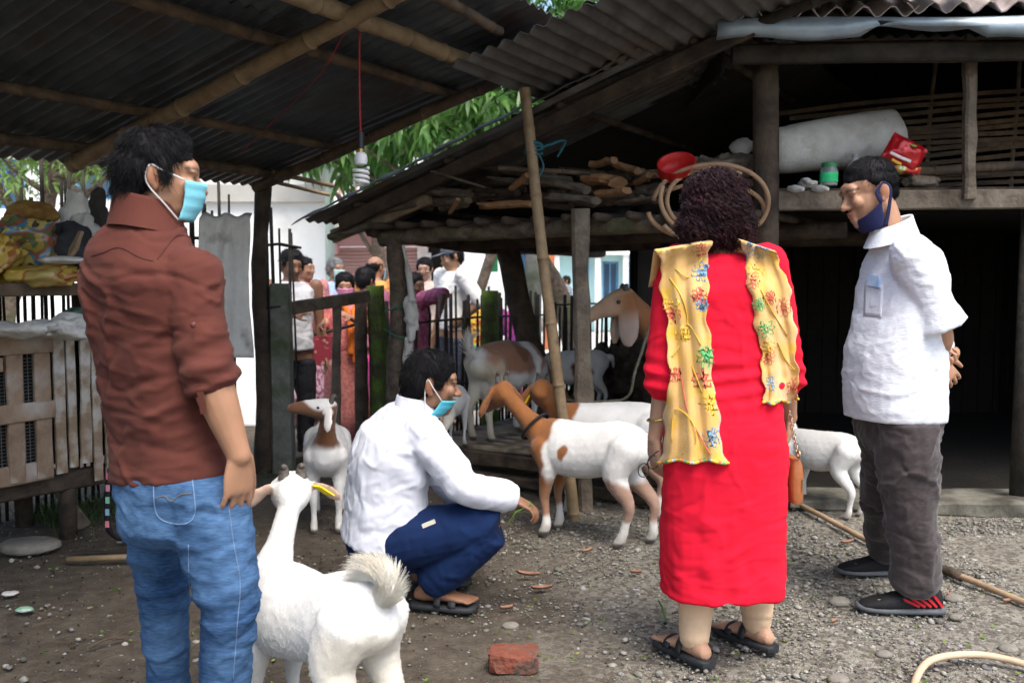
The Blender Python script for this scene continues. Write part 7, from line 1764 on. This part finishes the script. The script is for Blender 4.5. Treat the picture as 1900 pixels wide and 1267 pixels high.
for z, s_ in ((0, .9), (.012, 1.0), (.032, .98), (.042, .85)):
    aa = np.linspace(0, 6.2832, 24, endpoint=False); rings.append(q + np.stack([.135 * s_ * np.cos(aa) * (1 + .05 * np.sin(aa * 3)), .1 * s_ * np.sin(aa), np.full(24, z)], 1))
mk('flat_stone', sl_.loft(rings), m_rock, label='flat round grey stone slab below the hutch leg', cat='stone', smooth=True, autos=50)
# half brick
bk = MB(); b0 = G(953, 1250) + A(0, .035, 0)
bk.ell(b0 + A(0, 0, .035), (.088, .055, .05), n=28, m=18); v = bk.verts(); d = (v - b0 - A(0, 0, .035)) / A(.088, .055, .05)
mx_ = np.max(np.abs(d), 1); v = b0 + A(0, 0, .035) + d / np.maximum(mx_, .2)[:, None] * A(.08, .055, .03) * (1 - .06 * np.maximum(0, np.sum(np.abs(d), 1) - 1.2))[:, None]
v = v + (.01 * fbm(v * 26, 3))[:, None] * nrm(A(1, -1, 1)); k_ = MB(); k_.add(v, bk.f)
mk('brick', k_, M('broken_red_brick', (.24, .07, .04), (.14, .045, .03), 14, rough=.95, bump=.6, bscale=50, c3=(.07, .06, .05), c3s=14, c3t=.55), label='broken red brick half lying on the gravel in the foreground', cat='brick', smooth=True, autos=35)
# cane pole and cane loop
pp = path(G(1440, 925) + A(0, 0, .04), G(1520, 965) + A(0, 0, .03), G(1635, 1024) + A(0, 0, .025), G(1770, 1075) + A(0, 0, .025), G(1930, 1142) + A(0, 0, .025), sub=10)
pl = mk('cane_pole', MB().tube(pp, .0135, 10, wob=.03), M('pale_cane', (.42, .3, .19), (.3, .2, .12), 9, rough=.7, bump=.2), label='long pale cane pole lying behind the man in grey trousers', cat='pole', smooth=True)
i0 = int(len(pp) * .68); mk('binding', MB().tube(pp[i0:i0 + 5], .019, 10, wob=.12), m_dark_wood, pl, smooth=True)
mk('cane_loop', MB().tube(path(G(1690, 1330) + A(0, 0, .02), G(1700, 1275) + A(0, 0, .03), G(1730, 1243) + A(0, 0, .035), G(1800, 1233) + A(0, 0, .035), G(1870, 1240) + A(0, 0, .03), G(1960, 1262) + A(0, 0, .02), sub=10), .0115, 10), M('peeled_cane', (.58, .44, .3), (.46, .33, .21), 8, rough=.55, bump=.1), label='curved peeled cane loop in the bottom right corner', cat='cane', smooth=True)
mk('bamboo_stick', MB().tube([G(125, 1046) + A(0, 0, .02), G(285, 1040) + A(0, 0, .022)], .014, 10), m_bamboo, label='short split bamboo stick on the earth behind the blue jeans', cat='stick', smooth=True)
mk('wood_strip', MB().plank(G(122, 1040) + A(0, .05, .015), G(285, 1034) + A(0, .05, .02), .03, .02), m_black_bamboo, label='blackened strip of wood lying beside the split bamboo stick', cat='stick')
for i, (a_, b_, lb) in enumerate((((165, 1208), (230, 1192), 'thin curved twig on the earth left of the jeans'), ((1065, 900), (1035, 930), 'green grass stem by the hooves of the collared goat'), ((1470, 950), (1512, 940), 'short forked twig beside the white kid'), ((1222, 1120), (1236, 1158), 'green stem lying by the red dress hem'))):
    q0, q1 = G(*a_) + A(0, 0, .012), G(*b_) + A(0, 0, .014)
    mk('twig', MB().tube(path(q0, (q0 + q1) / 2 + A(.0, .01, .012), q1), .004, 6), m_leaf if 'green' in lb else m_bamboo_old, label=lb, cat='twig', smooth=True)
m_dry = M('dry_mango_leaf', (.36, .2, .13), (.24, .12, .08), 10, rough=.7, bump=.1); m_fresh = leaf_mat('fresh_leaf_bit', (.1, .2, .03), (.18, .28, .04), (.3, .36, .06))
def ground_leaf(px, py, ln, ang, mat, label):
    q = G(px, py) + A(0, 0, .012); d = A(math.cos(ang), math.sin(ang), 0); s_ = A(-d[1], d[0], 0)
    P_ = np.array([[q + d * ln * (t - .5) + s_ * w_ * ln * .13 * math.sin(3.1416 * min(1, max(0, t)) ** .8) + A(0, 0, .012 * abs(w_) + .03 * ln / .1 * (t - .5) ** 2) for w_ in (-1, -.5, 0, .5, 1)] for t in np.linspace(0.01, .99, 10)])
    mk('fallen_leaf', MB().gridp(P_, .0008), mat, label=label, cat='leaf', group='fallen leaves in the yard', smooth=True)
for (px, py, ln, an, lb) in ((980, 1072, .1, -.25, 'long pinkish dry leaf right of the navy trousers'), (1005, 1098, .09, .2, 'tan curled dry leaf below the pinkish one'), (1090, 1028, .07, .7, 'pinkish dry leaf behind the collared goat hoof'), (1180, 1068, .05, .1, 'small brown dry leaf left of the red dress'), (940, 1135, .05, .3, 'yellowish leaf near the sandal toe'), (1572, 1012, .08, .4, 'brown dry leaf behind the cane pole'), (1760, 1108, .05, 1.0, 'reddish leaf beside the grey trouser hem'), (1755, 895, .09, .2, 'yellow leaf on the barn sill'), (1548, 1160, .035, .6, 'dark wet leaf right of the red hem'), (1215, 990, .06, .2, 'pale leaf under the collared goat'), (1870, 1122, .05, .4, 'orange leaf by the cane pole at the right edge')):
    ground_leaf(px, py, ln, an, m_dry, lb)
r = np.random.default_rng(21)
cs = []
for _ in range(420):
    p_ = G(r.uniform(-20, 1900), r.uniform(960, 1290)); cs.append(p_ + A(0, 0, .01))
cs = np.array(cs); ds = r.normal(0, 1, cs.shape); ds[:, 2] = r.uniform(-.05, .12, len(cs)); l_ = r.uniform(.006, .024, len(cs))
mk('leaf_litter', leaf_mesh(cs, ds, l_, l_ * .45, 5, .05), m_fresh, label='scattered bits of green and yellow leaf over the yard', cat='leaf litter', kind='stuff')
cs = np.array([G(r.uniform(-20, 1900), r.uniform(930, 1290)) + A(0, 0, .008) for _ in range(700)]); ds = r.normal(0, 1, cs.shape); ds[:, 2] = r.uniform(0, .1, len(cs)); l_ = r.uniform(.02, .07, len(cs))
S_ = np.stack([cs, cs + nrm(A(0, 0, 1)) * .004 + ds / np.linalg.norm(ds, axis=1)[:, None] * l_[:, None] * .5, cs + ds / np.linalg.norm(ds, axis=1)[:, None] * l_[:, None]], 1)
mk('straw', strands(S_, .0012), m_bamboo_old, label='loose straw and stalks scattered on the earth', cat='straw', kind='stuff')
# grass along the foot of the hutch
gs = []
for _ in range(2600):
    u_, v_ = r.uniform(-3.2, .1), r.normal(-.05, .16); b0 = L0(u_, v_, -.01)
    if vnoise(np.array([[u_ * 3, v_ * 3, 1.]]))[0] < -.1: continue
    h = r.uniform(.03, .13); d = A(r.normal(0, .35), r.normal(0, .35), 1); gs.append([b0, b0 + d * h * .5, b0 + d * h + A(d[0], d[1], -.2) * h * .4])
mk('grass', strands(np.array(gs), .003, .0006), leaf_mat('short_grass', (.05, .11, .015), (.09, .17, .025), (.14, .22, .04)), label='short green grass at the foot of the hutch and fence', cat='grass', kind='stuff')
for (px, py, s_, mt, lb) in ((18, 1105, .035, m_sack, 'scrap of white plastic sheet at the left edge'), (45, 1135, .03, M('green_white_film', (.5, .55, .5), (.05, .3, .14), 20, rough=.4, bump=.1), 'green and white plastic wrapper at the left edge')):
    q = G(px, py); mk('plastic_scrap', blob(q + A(0, 0, .01), (s_, s_ * .7, .009), px, .3, 16), mt, label=lb, cat='plastic', smooth=True)
# printed strap hanging by the hutch
st = root('printed_strap', L0(-1.28, .45, .05), 'black strap printed with pink and green squares hanging from the hutch', 'strap')
a_ = W(205, 868, 4.2); b_ = W(203, 985, 4.2); c_ = W(235, 1003, 4.25)
mk('strap_band', MB().gridp(np.array([[p_ + A(w_, 0, 0) for w_ in (-.014, .014)] for p_ in path(a_, (a_ + b_) / 2 + A(-.01, -.01, 0), b_, c_, W(240, 960, 4.35), sub=6)]), .003), m_collar, st, smooth=True)
for i, cc_ in enumerate(((.8, .2, .3), (.75, .3, .35), (.25, .6, .4), (.3, .5, .65), (.8, .25, .3))):
    q = a_ + (b_ - a_) * (.12 + i * .19) + A(-.006, -.012, 0); mk('print_square', MB().box(q, (.018, .003, .03)), M('strap_print_%d' % i, cc_, rough=.6, bump=0), st)
# rope from the tan goat, grass in the hand
mk('goat_rope', MB().tube(path(W(1212, 585, 5.25), W(1195, 640, 5.15), W(1178, 690, 5.1), W(1165, 735, 5.15), W(1120, 745, 5.2), W(1040, 742, 5.3)), .008, 7, wob=.1), M('grey_green_rope', (.2, .2, .14), (.12, .12, .08), 30, rough=.9, bump=.4), label='grey-green tether rope hanging from the neck of the tan goat', cat='rope', smooth=True)
mk('grass_bunch', strands(np.array([[W(985, 935, 3.32) + A(.0, .01 * i, 0), W(955, 952, 3.3) + A(0, .01 * i, 0), W(940 + 6 * i, 975 - 6 * i, 3.3)] for i in range(5)]), .003, .001), m_fresh, label='few green grass blades held out by the squatting man', cat='grass')
